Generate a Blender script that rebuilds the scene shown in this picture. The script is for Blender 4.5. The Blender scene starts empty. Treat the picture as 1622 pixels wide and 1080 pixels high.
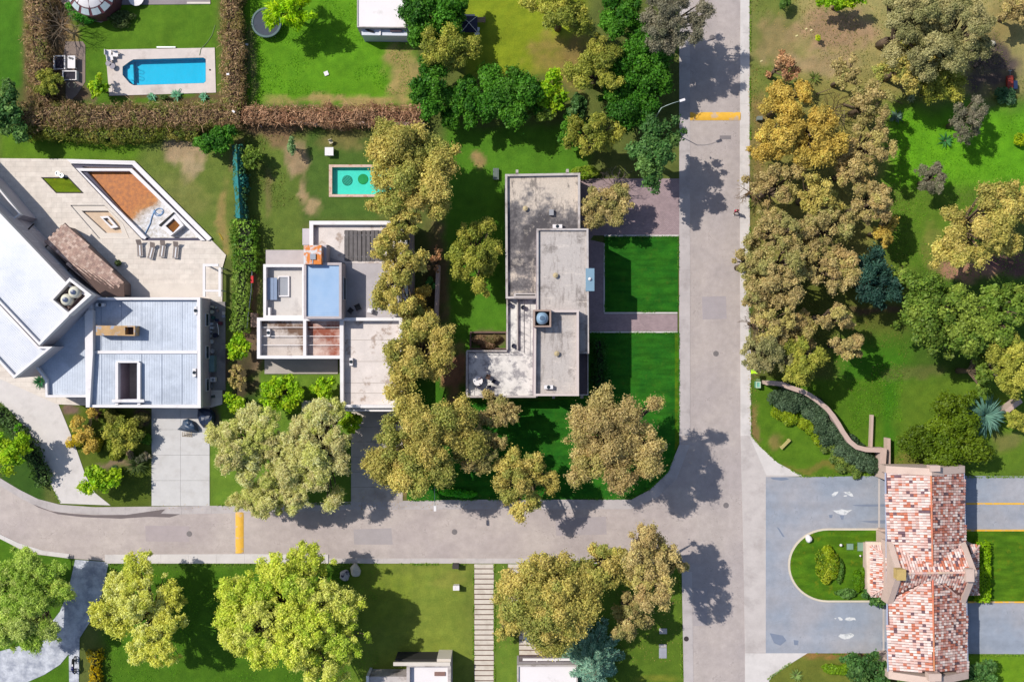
import bpy, math, random
import numpy as np
from mathutils import Vector, Matrix
from mathutils.geometry import tessellate_polygon

# ------------------------------------------------------------------ camera, sky, sun, exposure
SC = bpy.context.scene
COL = SC.collection
CAMH = 115.0                       # the drone hovers 115 m above the street
FPX = 1552.0                       # focal length in photo pixels (photo is 1622 wide)
cam_d = bpy.data.cameras.new('camera')
cam = bpy.data.objects.new('camera', cam_d); COL.objects.link(cam)
cam.location = (0, 0, CAMH); cam.rotation_euler = (0, 0, 0)
cam_d.sensor_width = 36.0; cam_d.lens = FPX/1622*36.0
cam_d.clip_start = 1.0; cam_d.clip_end = 3000.0
SC.camera = cam
SUNV = Vector((-0.76, 0.40, 1.0)).normalized()
W = bpy.data.worlds.new('World'); SC.world = W; W.use_nodes = True
wn = W.node_tree; wn.nodes.clear()
sky = wn.nodes.new('ShaderNodeTexSky'); sky.sky_type = 'NISHITA'; sky.sun_disc = False
sky.sun_elevation = math.radians(49.3); sky.sun_rotation = math.radians(-62.2)
bg = wn.nodes.new('ShaderNodeBackground'); bg.inputs[1].default_value = 0.122
wo = wn.nodes.new('ShaderNodeOutputWorld')
wn.links.new(sky.outputs[0], bg.inputs[0]); wn.links.new(bg.outputs[0], wo.inputs[0])
sl = bpy.data.lights.new('sun', 'SUN'); sl.energy = 4.2; sl.angle = math.radians(0.53); sl.color = (1.0, 0.955, 0.87)
so = bpy.data.objects.new('sun', sl); COL.objects.link(so)
so.rotation_euler = (-SUNV).to_track_quat('-Z', 'Y').to_euler(); so.location = (-60, 40, 100)
SC.view_settings.view_transform = 'Standard'; SC.view_settings.look = 'None'
SC.view_settings.gamma = 1.0; SC.view_settings.use_curve_mapping = False
SC.view_settings.exposure = 0.34
SC.cycles.max_bounces = 5; SC.cycles.diffuse_bounces = 2; SC.cycles.glossy_bounces = 2
SC.cycles.transmission_bounces = 3; SC.cycles.transparent_max_bounces = 6

R = random.Random(11)
RN = np.random.default_rng(5)

# ------------------------------------------------------------------ helpers
def P(px, py, z=0.0):
    "the point at height z that the photograph shows at pixel (px, py)"
    k = (CAMH - z)/FPX
    return ((px-811)*k, (540-py)*k, z)

def lin(c):
    c = c/255.0
    return c/12.92 if c <= 0.04045 else ((c+0.055)/1.055)**2.4
def S(r, g, b, gain=1.5):
    "albedo of a surface that sunlight shows as this sRGB colour"
    return (min(lin(r)/gain, .9), min(lin(g)/gain, .9), min(lin(b)/gain, .9))

def tag(o, label=None, cat=None, group=None, kind=None):
    if label: o['label'] = label
    if cat: o['category'] = cat
    if group: o['group'] = group
    if kind: o['kind'] = kind
    return o

def thing(name, label, cat, px=811, py=540, group=None, z=0.0):
    o = bpy.data.objects.new(name, None); COL.objects.link(o)
    o.location = P(px, py, z); o.empty_display_size = .3
    return tag(o, label, cat, group)

class MB:
    "collects faces in world space, then becomes one mesh object"
    def __init__(s): s.v = []; s.f = []; s.c = []
    def face(s, pts, col=None):
        i = len(s.v); s.v += [tuple(p) for p in pts]; s.f.append(tuple(range(i, i+len(pts)))); s.c.append(col)
    def box(s, x0, y0, z0, x1, y1, z1, col=None):
        if x0 > x1: x0, x1 = x1, x0
        if y0 > y1: y0, y1 = y1, y0
        i = len(s.v)
        s.v += [(x0,y0,z0),(x1,y0,z0),(x1,y1,z0),(x0,y1,z0),(x0,y0,z1),(x1,y0,z1),(x1,y1,z1),(x0,y1,z1)]
        for q in ((3,2,1,0),(4,5,6,7),(0,1,5,4),(1,2,6,5),(2,3,7,6),(3,0,4,7)):
            s.f.append(tuple(i+a for a in q)); s.c.append(col)
    def pbox(s, x0, y0, x1, y1, z0, z1, col=None):
        a = P(x0, y0, z1); b = P(x1, y1, z1); s.box(a[0], a[1], z0, b[0], b[1], z1, col)
    def obox(s, c, ux, L, Wd, z0, z1, col=None):
        "box centred at c (x,y), long axis along unit ux"
        ux = Vector((ux[0], ux[1])).normalized(); uy = Vector((-ux[1], ux[0])); c = Vector(c[:2])
        q = [c+ux*a*L/2+uy*b*Wd/2 for a, b in ((-1,-1),(1,-1),(1,1),(-1,1))]
        s.prism([[tuple(p) for p in q]], z0, z1, col)
    def prism(s, loops, z0, z1, col=None, bottom=False):
        "loops: outer first, then holes, world xy; flat top at z1 and walls down to z0"
        ring = []
        for k, lp in enumerate(loops):
            lp = [tuple(p[:2]) for p in lp]
            ar = sum(lp[i][0]*lp[(i+1) % len(lp)][1]-lp[(i+1) % len(lp)][0]*lp[i][1] for i in range(len(lp)))
            if (ar < 0) == (k == 0): lp = lp[::-1]
            ring.append(lp)
        flat = [p for lp in ring for p in lp]
        tris = tessellate_polygon([[Vector((p[0], p[1], 0)) for p in lp] for lp in ring])
        i = len(s.v); s.v += [(p[0], p[1], z1) for p in flat]
        for t in tris:
            a, b, c = (flat[j] for j in t)
            cr = (b[0]-a[0])*(c[1]-a[1])-(b[1]-a[1])*(c[0]-a[0])
            s.f.append(tuple(i+j for j in (t if cr > 0 else t[::-1]))); s.c.append(col)
        if z0 is None: return
        j = len(s.v); s.v += [(p[0], p[1], z0) for p in flat]
        o = 0
        for lp in ring:
            n = len(lp)
            for k in range(n):
                a, b = o+k, o+(k+1) % n
                s.f.append((j+a, j+b, i+b, i+a)); s.c.append(col)
            o += n
        if bottom:
            for t in tris:
                a, b, c = (flat[q] for q in t)
                cr = (b[0]-a[0])*(c[1]-a[1])-(b[1]-a[1])*(c[0]-a[0])
                s.f.append(tuple(j+q for q in (t[::-1] if cr > 0 else t))); s.c.append(col)
    def pprism(s, loops, z0, z1, col=None, bottom=False):
        s.prism([[P(x, y, z1)[:2] for x, y in lp] for lp in loops], z0, z1, col, bottom)
    def tube(s, pts, rad, n=6, col=None, cap=True):
        pts = [Vector(p) for p in pts]
        if not isinstance(rad, (list, tuple)): rad = [rad]*len(pts)
        rings = []; up = Vector((0, 0, 1))
        for i, p in enumerate(pts):
            d = (pts[min(i+1, len(pts)-1)]-pts[max(i-1, 0)])
            d = d.normalized() if d.length > 1e-9 else Vector((0, 0, 1))
            a = d.cross(up)
            if a.length < .05: a = d.cross(Vector((1, 0, 0)))
            a.normalize(); b = d.cross(a)
            k = len(s.v)
            s.v += [tuple(p+(a*math.cos(t)+b*math.sin(t))*rad[i]) for t in (2*math.pi*j/n for j in range(n))]
            rings.append(k)
        for i in range(len(rings)-1):
            for j in range(n):
                s.f.append((rings[i]+j, rings[i]+(j+1) % n, rings[i+1]+(j+1) % n, rings[i+1]+j)); s.c.append(col)
        if cap:
            s.f.append(tuple(rings[0]+j for j in range(n))[::-1]); s.f.append(tuple(rings[-1]+j for j in range(n))); s.c += [col, col]
    def lathe(s, c, prof, n=16, col=None, cap=True):
        "prof: list of (radius, z) from bottom to top, about vertical axis at c"
        rings = []
        for r, z in prof:
            k = len(s.v); s.v += [(c[0]+r*math.cos(2*math.pi*j/n), c[1]+r*math.sin(2*math.pi*j/n), z) for j in range(n)]; rings.append(k)
        for i in range(len(rings)-1):
            for j in range(n):
                s.f.append((rings[i]+j, rings[i]+(j+1) % n, rings[i+1]+(j+1) % n, rings[i+1]+j)); s.c.append(col)
        if cap: s.f.append(tuple(rings[-1]+j for j in range(n))); s.c.append(col)
    def build(s, name, mat, parent=None, smooth=False):
        me = bpy.data.meshes.new(name)
        off = Vector((0, 0, 0))
        if parent is not None:
            q = parent
            while q is not None: off = off+Vector(q.location); q = q.parent
        elif s.v:
            a = np.array(s.v); off = Vector(((a[:,0].min()+a[:,0].max())/2, (a[:,1].min()+a[:,1].max())/2, a[:,2].min()))
        me.from_pydata([(v[0]-off[0], v[1]-off[1], v[2]-off[2]) for v in s.v], [], s.f)
        if any(c is not None for c in s.c):
            at = me.attributes.new('col', 'FLOAT_COLOR', 'CORNER')
            d = []
            for f, c in zip(s.f, s.c):
                c = c or (.5, .5, .5); d += [c[0], c[1], c[2], 1.0]*len(f)
            at.data.foreach_set('color', d)
        if mat is not None: me.materials.append(mat)
        if smooth: me.polygons.foreach_set('use_smooth', [True]*len(me.polygons))
        me.update()
        o = bpy.data.objects.new(name, me); COL.objects.link(o)
        if parent is None: o.location = off
        else: o.parent = parent
        return o

def inset(poly, d):
    "inset a px polygon by d px (negative = outward)"
    n = len(poly); ar = sum(poly[i][0]*poly[(i+1) % n][1]-poly[(i+1) % n][0]*poly[i][1] for i in range(n))
    sg = 1 if ar > 0 else -1; out = []
    for i in range(n):
        p0, p1, p2 = Vector(poly[i-1]), Vector(poly[i]), Vector(poly[(i+1) % n])
        a = (p1-p0).normalized(); b = (p2-p1).normalized()
        na = Vector((-a[1], a[0]))*sg; nb = Vector((-b[1], b[0]))*sg
        m = na+nb; den = 1+na.dot(nb)
        q = p1+(m/den*d if den > .1 else na*d); out.append((q[0], q[1]))
    return out
def rect(x0, y0, x1, y1): return [(x0, y0), (x1, y0), (x1, y1), (x0, y1)]

# ---- materials
MATS = {}
def newmat(name):
    m = bpy.data.materials.new(name); m.use_nodes = True; nt = m.node_tree
    b = nt.nodes['Principled BSDF']; return m, nt, b
def nd(nt, t, **kw):
    n = nt.nodes.new(t)
    for k, v in kw.items(): setattr(n, k, v)
    return n
def noise(nt, scale, detail=4, rough=.6, coord=None, sx=None):
    n = nd(nt, 'ShaderNodeTexNoise'); n.inputs['Scale'].default_value = scale; n.inputs['Detail'].default_value = detail
    n.inputs['Roughness'].default_value = rough
    g = nd(nt, 'ShaderNodeNewGeometry')
    if sx:
        mp = nd(nt, 'ShaderNodeMapping'); mp.inputs['Scale'].default_value = sx
        nt.links.new(g.outputs['Position'], mp.inputs['Vector']); nt.links.new(mp.outputs[0], n.inputs['Vector'])
    else: nt.links.new(g.outputs['Position'], n.inputs['Vector'])
    return n
def ramp(nt, src, stops):
    r = nd(nt, 'ShaderNodeValToRGB'); cr = r.color_ramp
    while len(cr.elements) < len(stops): cr.elements.new(.5)
    for e, (p, c) in zip(cr.elements, stops):
        e.position = p; e.color = tuple(c)+(1,) if len(c) == 3 else c
    nt.links.new(src, r.inputs[0]); return r
def mixc(nt, fac, a, b, mode='MIX'):
    m = nd(nt, 'ShaderNodeMix', data_type='RGBA', blend_type=mode)
    for sock, v in ((m.inputs[0], fac), (m.inputs[6], a), (m.inputs[7], b)):
        if isinstance(v, (int, float)): sock.default_value = v
        elif isinstance(v, tuple): sock.default_value = v+(1,) if len(v) == 3 else v
        else: nt.links.new(v, sock)
    return m.outputs[2]
def surf(name, c, rough=.8, var=.18, scale=1.2, fine=14, stain=None, stain_at=(.5, .68), stain_scale=.35, metal=0.0, bump=.15, coords=None, spec=.4, attr=False, stretch=None):
    "weathered surface: base colour with broad and fine variation, optional stains"
    if name in MATS: return MATS[name]
    m, nt, b = newmat(name); L = nt.links.new
    n1 = noise(nt, scale, 5, .62); n2 = noise(nt, fine, 3, .7, sx=stretch)
    if attr:
        a = nd(nt, 'ShaderNodeAttribute', attribute_name='col'); base = a.outputs['Color']
    else: base = tuple(c)
    k = ramp(nt, n1.outputs[0], [(.25, (1-var,)*3), (.75, (1+var*.6,)*3)])
    o = mixc(nt, 1.0, base, k.outputs[0], 'MULTIPLY')
    k2 = ramp(nt, n2.outputs[0], [(.3, (1-var*.6,)*3), (.7, (1+var*.5,)*3)])
    o = mixc(nt, 1.0, o, k2.outputs[0], 'MULTIPLY')
    if stain:
        n3 = noise(nt, stain_scale, 6, .68)
        k3 = ramp(nt, n3.outputs[0], [(stain_at[0], (0, 0, 0)), (stain_at[1], (1, 1, 1))])
        o = mixc(nt, k3.outputs[0], o, tuple(stain))
    L(o, b.inputs['Base Color']); b.inputs['Roughness'].default_value = rough; b.inputs['Metallic'].default_value = metal
    b.inputs['Specular IOR Level'].default_value = spec
    if bump:
        bp = nd(nt, 'ShaderNodeBump'); bp.inputs['Strength'].default_value = bump; bp.inputs['Distance'].default_value = .03
        L(n2.outputs[0], bp.inputs['Height']); L(bp.outputs[0], b.inputs['Normal'])
    MATS[name] = m; return m
def plain(name, c, rough=.5, metal=0.0, var=.06):
    return surf(name, c, rough, var, 2.0, 20, metal=metal, bump=.05)

def leaf_mat(name, trans=.32):
    m = bpy.data.materials.new(name); m.use_nodes = True; nt = m.node_tree; nt.nodes.clear(); L = nt.links.new
    a = nd(nt, 'ShaderNodeAttribute', attribute_name='col')
    p = nd(nt, 'ShaderNodeBsdfPrincipled'); p.inputs['Roughness'].default_value = .55; p.inputs['Specular IOR Level'].default_value = .25
    t = nd(nt, 'ShaderNodeBsdfTranslucent'); ms = nd(nt, 'ShaderNodeMixShader'); ms.inputs[0].default_value = trans
    o = nd(nt, 'ShaderNodeOutputMaterial')
    L(a.outputs['Color'], p.inputs['Base Color']); L(mixc(nt, 1.0, a.outputs['Color'], (1.0, 1.02, .86), 'MULTIPLY'), t.inputs['Color'])
    L(p.outputs[0], ms.inputs[1]); L(t.outputs[0], ms.inputs[2]); L(ms.outputs[0], o.inputs[0])
    return m
LEAF = leaf_mat('leaf', .42); TWIG = leaf_mat('twig', .08)
BARK = surf('bark', S(120, 100, 80), .9, .35, 3, 18, bump=.6)
BARKP = surf('pale_bark', S(170, 155, 135), .85, .3, 2, 14, bump=.4)

def water_mat(name, tint):
    m = bpy.data.materials.new(name); m.use_nodes = True; nt = m.node_tree; nt.nodes.clear(); L = nt.links.new
    t = nd(nt, 'ShaderNodeBsdfTransparent'); t.inputs[0].default_value = tint+(1,)
    g = nd(nt, 'ShaderNodeBsdfGlossy'); g.inputs['Roughness'].default_value = .04
    f = nd(nt, 'ShaderNodeFresnel'); f.inputs[0].default_value = 1.33
    bp = nd(nt, 'ShaderNodeBump'); bp.inputs['Strength'].default_value = .7; bp.inputs['Distance'].default_value = .05
    n = noise(nt, 2.2, 4, .55); L(n.outputs[0], bp.inputs['Height']); L(bp.outputs[0], g.inputs['Normal']); L(bp.outputs[0], f.inputs['Normal'])
    ms = nd(nt, 'ShaderNodeMixShader'); o = nd(nt, 'ShaderNodeOutputMaterial')
    L(f.outputs[0], ms.inputs[0]); L(t.outputs[0], ms.inputs[1]); L(g.outputs[0], ms.inputs[2]); L(ms.outputs[0], o.inputs[0])
    return m

def copy_tree(o, parent=None):
    c = o.copy(); COL.objects.link(c)
    if parent is not None: c.parent = parent
    for ch in list(o.children): copy_tree(ch, c)
    return c

# ---- numpy noise on the ground plane
def vnoise(x, y, sc, seed):
    g = np.random.default_rng(seed).random((256, 256)); x = x/sc+1000.3; y = y/sc+1000.7
    xi = np.floor(x).astype(int); yi = np.floor(y).astype(int); fx = x-xi; fy = y-yi
    fx = fx*fx*(3-2*fx); fy = fy*fy*(3-2*fy)
    a = g[xi % 256, yi % 256]; b = g[(xi+1) % 256, yi % 256]; c = g[xi % 256, (yi+1) % 256]; d = g[(xi+1) % 256, (yi+1) % 256]
    return (a*(1-fx)+b*fx)*(1-fy)+(c*(1-fx)+d*fx)*fy
def fbm(x, y, sc, seed, n=4):
    t = 0; a = 1; s = 0
    for i in range(n): t = t+a*vnoise(x, y, sc/2**i, seed+i); s += a; a *= .55
    return t/s

# ------------------------------------------------------------------ ground
def in_poly(x, y, poly):
    ins = np.zeros(x.shape, bool); n = len(poly)
    for i in range(n):
        x1, y1 = poly[i]; x2, y2 = poly[(i+1) % n]
        if y1 == y2: continue
        c = ((y1 > y) != (y2 > y)) & (x < (x2-x1)*(y-y1)/(y2-y1)+x1)
        ins ^= c
    return ins
BASIN1 = [(130, 264), (212, 266), (322, 377), (229, 377)]
PIT = [(111, 325), (165, 325), (195, 354), (205, 378), (157, 378)]
HOLES = [BASIN1, PIT, [(192, 90), (328, 90), (328, 136), (192, 136)], rect(526, 265, 629, 308)]
REG = [  # soft rectangles of lawn colour: x0,y0,x1,y1, sRGB, edge
 (-90, -90, 1700, 1200, (98, 112, 52), 1), (-60, -60, 38, 140, (70, 128, 20), 4), (105, -30, 345, 165, (84, 130, 22), 6),
 (38, -60, 105, 170, (120, 95, 68), 6), (385, -60, 660, 165, (96, 158, 12), 5), (735, -60, 925, 120, (138, 158, 18), 8),
 (0, 205, 380, 255, (92, 135, 22), 5), (225, 215, 375, 410, (112, 132, 55), 8), (385, 215, 480, 420, (100, 125, 48), 8),
 (480, 205, 600, 350, (78, 112, 42), 6), (700, 200, 935, 640, (80, 138, 24), 8), (640, 600, 1076, 800, (62, 124, 18), 8),
 (330, 590, 560, 805, (104, 144, 40), 5), (93, 640, 240, 805, (92, 112, 32), 5), (0, 640, 70, 800, (58, 98, 30), 5),
 (165, 890, 600, 1200, (72, 120, 14), 10), (560, 885, 752, 1200, (128, 148, 52), 20), (-60, 840, 120, 1200, (78, 125, 15), 6),
 (782, 885, 1090, 1200, (88, 122, 28), 10), (782, 885, 830, 1200, (105, 138, 42), 6),
 (1188, -60, 1700, 150, (164, 154, 98), 12), (1188, 120, 1420, 450, (142, 138, 72), 20), (1188, -60, 1260, 160, (120, 135, 60), 8),
 (1400, 170, 1700, 300, (96, 168, 4), 14), (1400, 300, 1560, 450, (92, 132, 30), 20), (1380, 430, 1700, 640, (70, 104, 28), 20),
 (1190, 420, 1440, 600, (98, 108, 40), 20), (1330, 540, 1450, 745, (62, 128, 10), 20), (1190, 600, 1400, 757, (84, 128, 18), 5),
 (1415, 600, 1700, 757, (96, 132, 28), 10), (1250, 835, 1400, 955, (82, 128, 14), 3), (1535, 835, 1700, 958, (84, 140, 10), 3),
 (1210, 1033, 1420, 1200, (112, 122, 44), 5), (1530, 1035, 1700, 1200, (110, 155, 12), 5)]
DIRT = [  # px,py,rx,ry,sRGB,strength
 (640, 110, 30, 55, (176, 158, 100), .9), (540, 160, 120, 10, (178, 160, 100), 1), (880, 90, 60, 40, (156, 142, 72), .9), (915, 100, 30, 40, (150, 130, 75), .8),
 (290, 235, 35, 30, (188, 164, 128), .95), (300, 268, 18, 22, (190, 168, 132), .8), (380, 250, 14, 40, (150, 120, 90), .7), (470, 250, 18, 40, (180, 155, 120), .9),
 (440, 200, 60, 12, (140, 115, 85), .9), (480, 300, 12, 25, (182, 158, 118), .9), (500, 330, 14, 16, (182, 158, 118), .8), (420, 300, 8, 50, (150, 128, 92), .6), (445, 210, 30, 20, (148, 122, 90), .8),
 (550, 220, 60, 22, (140, 130, 78), .7), (355, 350, 10, 60, (176, 150, 95), .7), (300, 320, 50, 40, (142, 138, 80), .5), (270, 290, 40, 30, (140, 142, 80), .4),
 (756, 252, 14, 14, (175, 150, 100), .9), (395, 470, 12, 100, (128, 105, 82), .9), (405, 560, 14, 60, (125, 105, 85), .9), (385, 600, 22, 50, (88, 78, 58), .9), (345, 600, 16, 60, (100, 84, 72), .9), (400, 640, 20, 16, (60, 90, 30), .8),
 (372, 60, 12, 110, (100, 85, 66), .95), (395, 100, 10, 70, (122, 115, 80), .8), (110, 60, 14, 60, (190, 150, 112), .6), (125, 150, 25, 14, (120, 98, 82), .9), (270, 156, 90, 8, (118, 96, 70), .9),
 (1320, 50, 70, 40, (182, 152, 118), .9), (1230, 60, 40, 45, (166, 145, 102), .7), (1290, 100, 80, 20, (182, 158, 120), .7), (1240, 20, 30, 16, (130, 138, 70), .4),
 (1205, 240, 16, 100, (152, 130, 82), .8), (1200, 470, 12, 60, (158, 140, 88), .7), (1200, 560, 18, 40, (150, 130, 92), .6), (1590, 40, 40, 40, (165, 148, 92), .8),
 (1570, 110, 50, 50, (95, 82, 80), .9), (1530, 425, 60, 20, (190, 140, 118), .85), (1600, 410, 40, 20, (120, 85, 85), .8), (1480, 400, 20, 60, (140, 140, 70), .6),
 (1385, 490, 60, 8, (110, 80, 68), .7), (1440, 590, 60, 12, (125, 120, 70), .5), (1590, 700, 30, 20, (140, 130, 80), .6), (1380, 850, 18, 10, (165, 135, 98), .8),
 (1300, 740, 100, 6, (138, 128, 60), .7), (1195, 680, 8, 40, (150, 125, 80), .8), (1225, 700, 12, 14, (158, 138, 82), .7), (1320, 1036, 90, 5, (165, 128, 72), .9), (1370, 1042, 30, 8, (140, 112, 85), .8),
 (1440, 735, 24, 30, (130, 130, 60), .8), (720, 600, 20, 60, (165, 120, 92), .9), (690, 440, 20, 100, (128, 108, 78), .8), (775, 540, 30, 16, (130, 110, 85), .9),
 (190, 735, 40, 6, (150, 130, 105), .9), (225, 660, 14, 16, (120, 95, 90), .8), (110, 650, 16, 10, (140, 115, 102), 1), (340, 660, 16, 20, (110, 98, 85), .9),
 (640, 760, 6, 40, (165, 125, 95), .8), (715, 920, 30, 20, (150, 150, 72), .5), (600, 950, 60, 60, (120, 142, 40), .5), (1155, 1010, 10, 10, (120, 120, 60), .1), (1040, 1075, 40, 8, (135, 140, 50), .7),
 (870, 1010, 60, 20, (130, 120, 60), .4), (820, 960, 14, 60, (145, 125, 60), .6), (1340, 895, 20, 34, (148, 150, 45), .5), (950, 640, 8, 60, (90, 100, 60), .3)]
def make_ground():
    fx = np.arange(-64, 64.01, .36); fy = np.arange(-44, 44.01, .36)
    xs = np.concatenate([[-900, -400, -180, -100, -76], fx, [76, 100, 180, 400, 900]]); ys = np.concatenate([[-900, -400, -160, -80, -54], fy, [54, 80, 160, 400, 900]])
    X, Y = np.meshgrid(xs, ys); nx, ny = len(xs), len(ys)
    px = 811+X*FPX/CAMH; py = 540-Y*FPX/CAMH
    jx = px+(fbm(X, Y, 2.5, 70)-.5)*26; jy = py+(fbm(X, Y, 2.5, 90)-.5)*26
    C = np.zeros(X.shape+(3,))
    for x0, y0, x1, y1, c, e in REG:
        sg = lambda t: 1/(1+np.exp(-np.clip(t/e*2.2, -40, 40)))
        ax, ay = (px, py) if e <= 6 else (jx, jy)
        w = sg(ax-x0)*sg(x1-ax)*sg(ay-y0)*sg(y1-ay)
        if x0 <= -90: w = np.ones_like(w)
        C = C*(1-w[..., None])+np.array(S(*c))*w[..., None]
    n1 = fbm(X, Y, 9, 20); n2 = fbm(X, Y, 2.2, 40); n3 = fbm(X, Y, .8, 60, 2)
    # broad swings between lush and drier grass
    k = np.clip((n1-.5)*3.0, -1, 1)[..., None]
    C = C*(1+.13*k*np.array([1.0, .5, .8]))*(1+.3*(n2-.5)[..., None])*(1+.3*(n3-.5)[..., None])
    C = C*.86+.14*C.mean(-1, keepdims=True)*np.array([1.35, 1.35, .45]); C = C*1.13
    for dx, dy, rx, ry, c, s in DIRT:
        d = ((jx-dx)/rx)**2+((jy-dy)/ry)**2
        w = s*np.clip(1.25-d+(n2-.5)*1.6+(n3-.5)*.8, 0, 1)[..., None]
        w = w*w*(3-2*w)
        C = C*(1-w)+np.array(S(*c))*w*(1+.4*(n3-.5)[..., None])
    idx = np.arange(nx*ny).reshape(ny, nx)
    q = np.stack([idx[:-1, :-1], idx[:-1, 1:], idx[1:, 1:], idx[1:, :-1]], -1).reshape(-1, 4)
    bad = np.zeros(X.shape, bool)
    for h in HOLES: bad |= in_poly(px, py, h)
    badf = bad.ravel()[q].any(1); q = q[~badf]
    Z = (fbm(X, Y, 3, 80)-.5)*.0
    me = bpy.data.meshes.new('ground')
    v = np.stack([X, Y, Z], -1).reshape(-1, 3)
    me.from_pydata(v.tolist(), [], q.tolist())
    at = me.attributes.new('col', 'FLOAT_COLOR', 'POINT')
    at.data.foreach_set('color', np.concatenate([np.clip(C.reshape(-1, 3), .002, .8), np.ones((nx*ny, 1))], 1).astype(np.float32).ravel())
    o = bpy.data.objects.new('ground', me); COL.objects.link(o)
    m, nt, b = newmat('turf'); L = nt.links.new
    a = nd(nt, 'ShaderNodeAttribute', attribute_name='col')
    n1 = noise(nt, 9, 6, .75); n2 = noise(nt, 1.1, 5, .6); n3 = noise(nt, 28, 2, .6)
    o1 = mixc(nt, 1, a.outputs['Color'], ramp(nt, n1.outputs[0], [(.32, (.68, .68, .7)), (.7, (1.26, 1.24, 1.2))]).outputs[0], 'MULTIPLY')
    o2 = mixc(nt, 1, o1, ramp(nt, n2.outputs[0], [(.3, (.82, .86, .85)), (.7, (1.18, 1.1, 1.1))]).outputs[0], 'MULTIPLY')
    L(o2, b.inputs['Base Color']); b.inputs['Roughness'].default_value = .95; b.inputs['Specular IOR Level'].default_value = .15
    bp = nd(nt, 'ShaderNodeBump'); bp.inputs['Strength'].default_value = .7; bp.inputs['Distance'].default_value = .08
    mx = nd(nt, 'ShaderNodeMath', operation='ADD'); L(n1.outputs[0], mx.inputs[0]); L(n3.outputs[0], mx.inputs[1]); L(mx.outputs[0], bp.inputs['Height'])
    L(bp.outputs[0], b.inputs['Normal'])
    me.materials.append(m); tag(o, kind='structure')
make_ground()

# ------------------------------------------------------------------ roads and paving
def asphalt(name, c, c2, wear, scr=None):
    m, nt, b = newmat(name); L = nt.links.new
    n1 = noise(nt, .16, 5, .55); n2 = noise(nt, 1.1, 5, .65); n3 = noise(nt, 30, 2, .7); n4 = noise(nt, .5, 3, .5, sx=(1, .06, 1) if scr == 'y' else (.06, 1, 1))
    o = mixc(nt, ramp(nt, n1.outputs[0], [(.38, (0, 0, 0)), (.62, (1, 1, 1))]).outputs[0], c, c2)
    o = mixc(nt, 1, o, ramp(nt, n2.outputs[0], [(.34, (.9,)*3), (.66, (1.07,)*3)]).outputs[0], 'MULTIPLY')
    o = mixc(nt, 1, o, ramp(nt, n4.outputs[0], [(.35, (1-wear,)*3), (.65, (1+wear*.6,)*3)]).outputs[0], 'MULTIPLY')
    o = mixc(nt, 1, o, ramp(nt, n3.outputs[0], [(.3, (.84,)*3), (.7, (1.12,)*3)]).outputs[0], 'MULTIPLY')
    # hairline cracks
    vo = nd(nt, 'ShaderNodeTexVoronoi', feature='DISTANCE_TO_EDGE'); vo.inputs['Scale'].default_value = .16
    g = nd(nt, 'ShaderNodeNewGeometry'); nn = noise(nt, .7, 5, .7); ad = nd(nt, 'ShaderNodeMixRGB'); ad.inputs[0].default_value = .75
    va = nd(nt, 'ShaderNodeVectorMath', operation='ADD'); sc = nd(nt, 'ShaderNodeVectorMath', operation='SCALE'); sc.inputs['Scale'].default_value = 5
    L(nn.outputs[1], sc.inputs[0]); L(g.outputs['Position'], va.inputs[0]); L(sc.outputs[0], va.inputs[1]); L(va.outputs[0], vo.inputs['Vector'])
    cr = ramp(nt, vo.outputs['Distance'], [(0.0, (1, 1, 1)), (.012, (0, 0, 0))])
    msk = ramp(nt, n2.outputs[0], [(.5, (0, 0, 0)), (.56, (.6, .6, .6))])
    fac = mixc(nt, 1, cr.outputs[0], msk.outputs[0], 'MULTIPLY')
    o = mixc(nt, fac, o, (c[0]*.35, c[1]*.35, c[2]*.35))
    L(o, b.inputs['Base Color']); b.inputs['Roughness'].default_value = .88; b.inputs['Specular IOR Level'].default_value = .3
    bp = nd(nt, 'ShaderNodeBump'); bp.inputs['Strength'].default_value = .3; bp.inputs['Distance'].default_value = .02
    L(n3.outputs[0], bp.inputs['Height']); L(bp.outputs[0], b.inputs['Normal'])
    return m
M_ROAD = asphalt('road_asphalt', S(187, 175, 172), S(197, 184, 178), .05, 'y')
M_ROADH = asphalt('street_asphalt', S(190, 176, 172), S(204, 190, 183), .05)
M_BLUE = asphalt('blue_grey_asphalt', S(160, 168, 182), S(176, 175, 181), .08)
M_KERB = surf('kerb_concrete', S(208, 198, 194), .85, .12, .8, 16, stain=S(176, 166, 162), stain_at=(.5, .75))
M_KERBL = surf('pale_concrete', S(224, 216, 212), .85, .1, .8, 16, stain=S(188, 180, 176), stain_at=(.52, .8))
M_CREAM = surf('cream_paving', S(232, 220, 208), .75, .07, .5, 10, stain=S(212, 200, 188), stain_at=(.5, .8), bump=.08)
M_WHITE = surf('white_render', S(246, 240, 240), .7, .07, .7, 12, stain=S(208, 198, 196), stain_at=(.58, .8), stain_scale=.8)
M_GREYW = surf('grey_render', S(205, 195, 200), .85, .1, .6, 12)
M_GLASS = plain('dark_glass', (.02, .028, .035), .08)
M_DARK = plain('dark_void', (.02, .018, .017), .9)
M_YEL = surf('yellow_paint', S(248, 190, 62), .7, .12, 2, 14, stain=S(214, 184, 150), stain_at=(.54, .6), stain_scale=.9)
M_WPAINT = surf('white_paint', S(235, 235, 235), .7, .15, 2, 14, stain=S(185, 188, 192), stain_at=(.5, .6), stain_scale=2.0)
M_GUT = surf('gutter_concrete', S(200, 190, 188), .85, .14, .5, 14, stain=S(172, 162, 160), stain_at=(.5, .7), stretch=(1, 1, 1))

def sheet(name, loops, z, mat, z0=-.02, label=None):
    m = MB(); m.pprism(loops, z0, z, None); o = m.build(name, mat); tag(o, kind='structure'); return o

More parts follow.
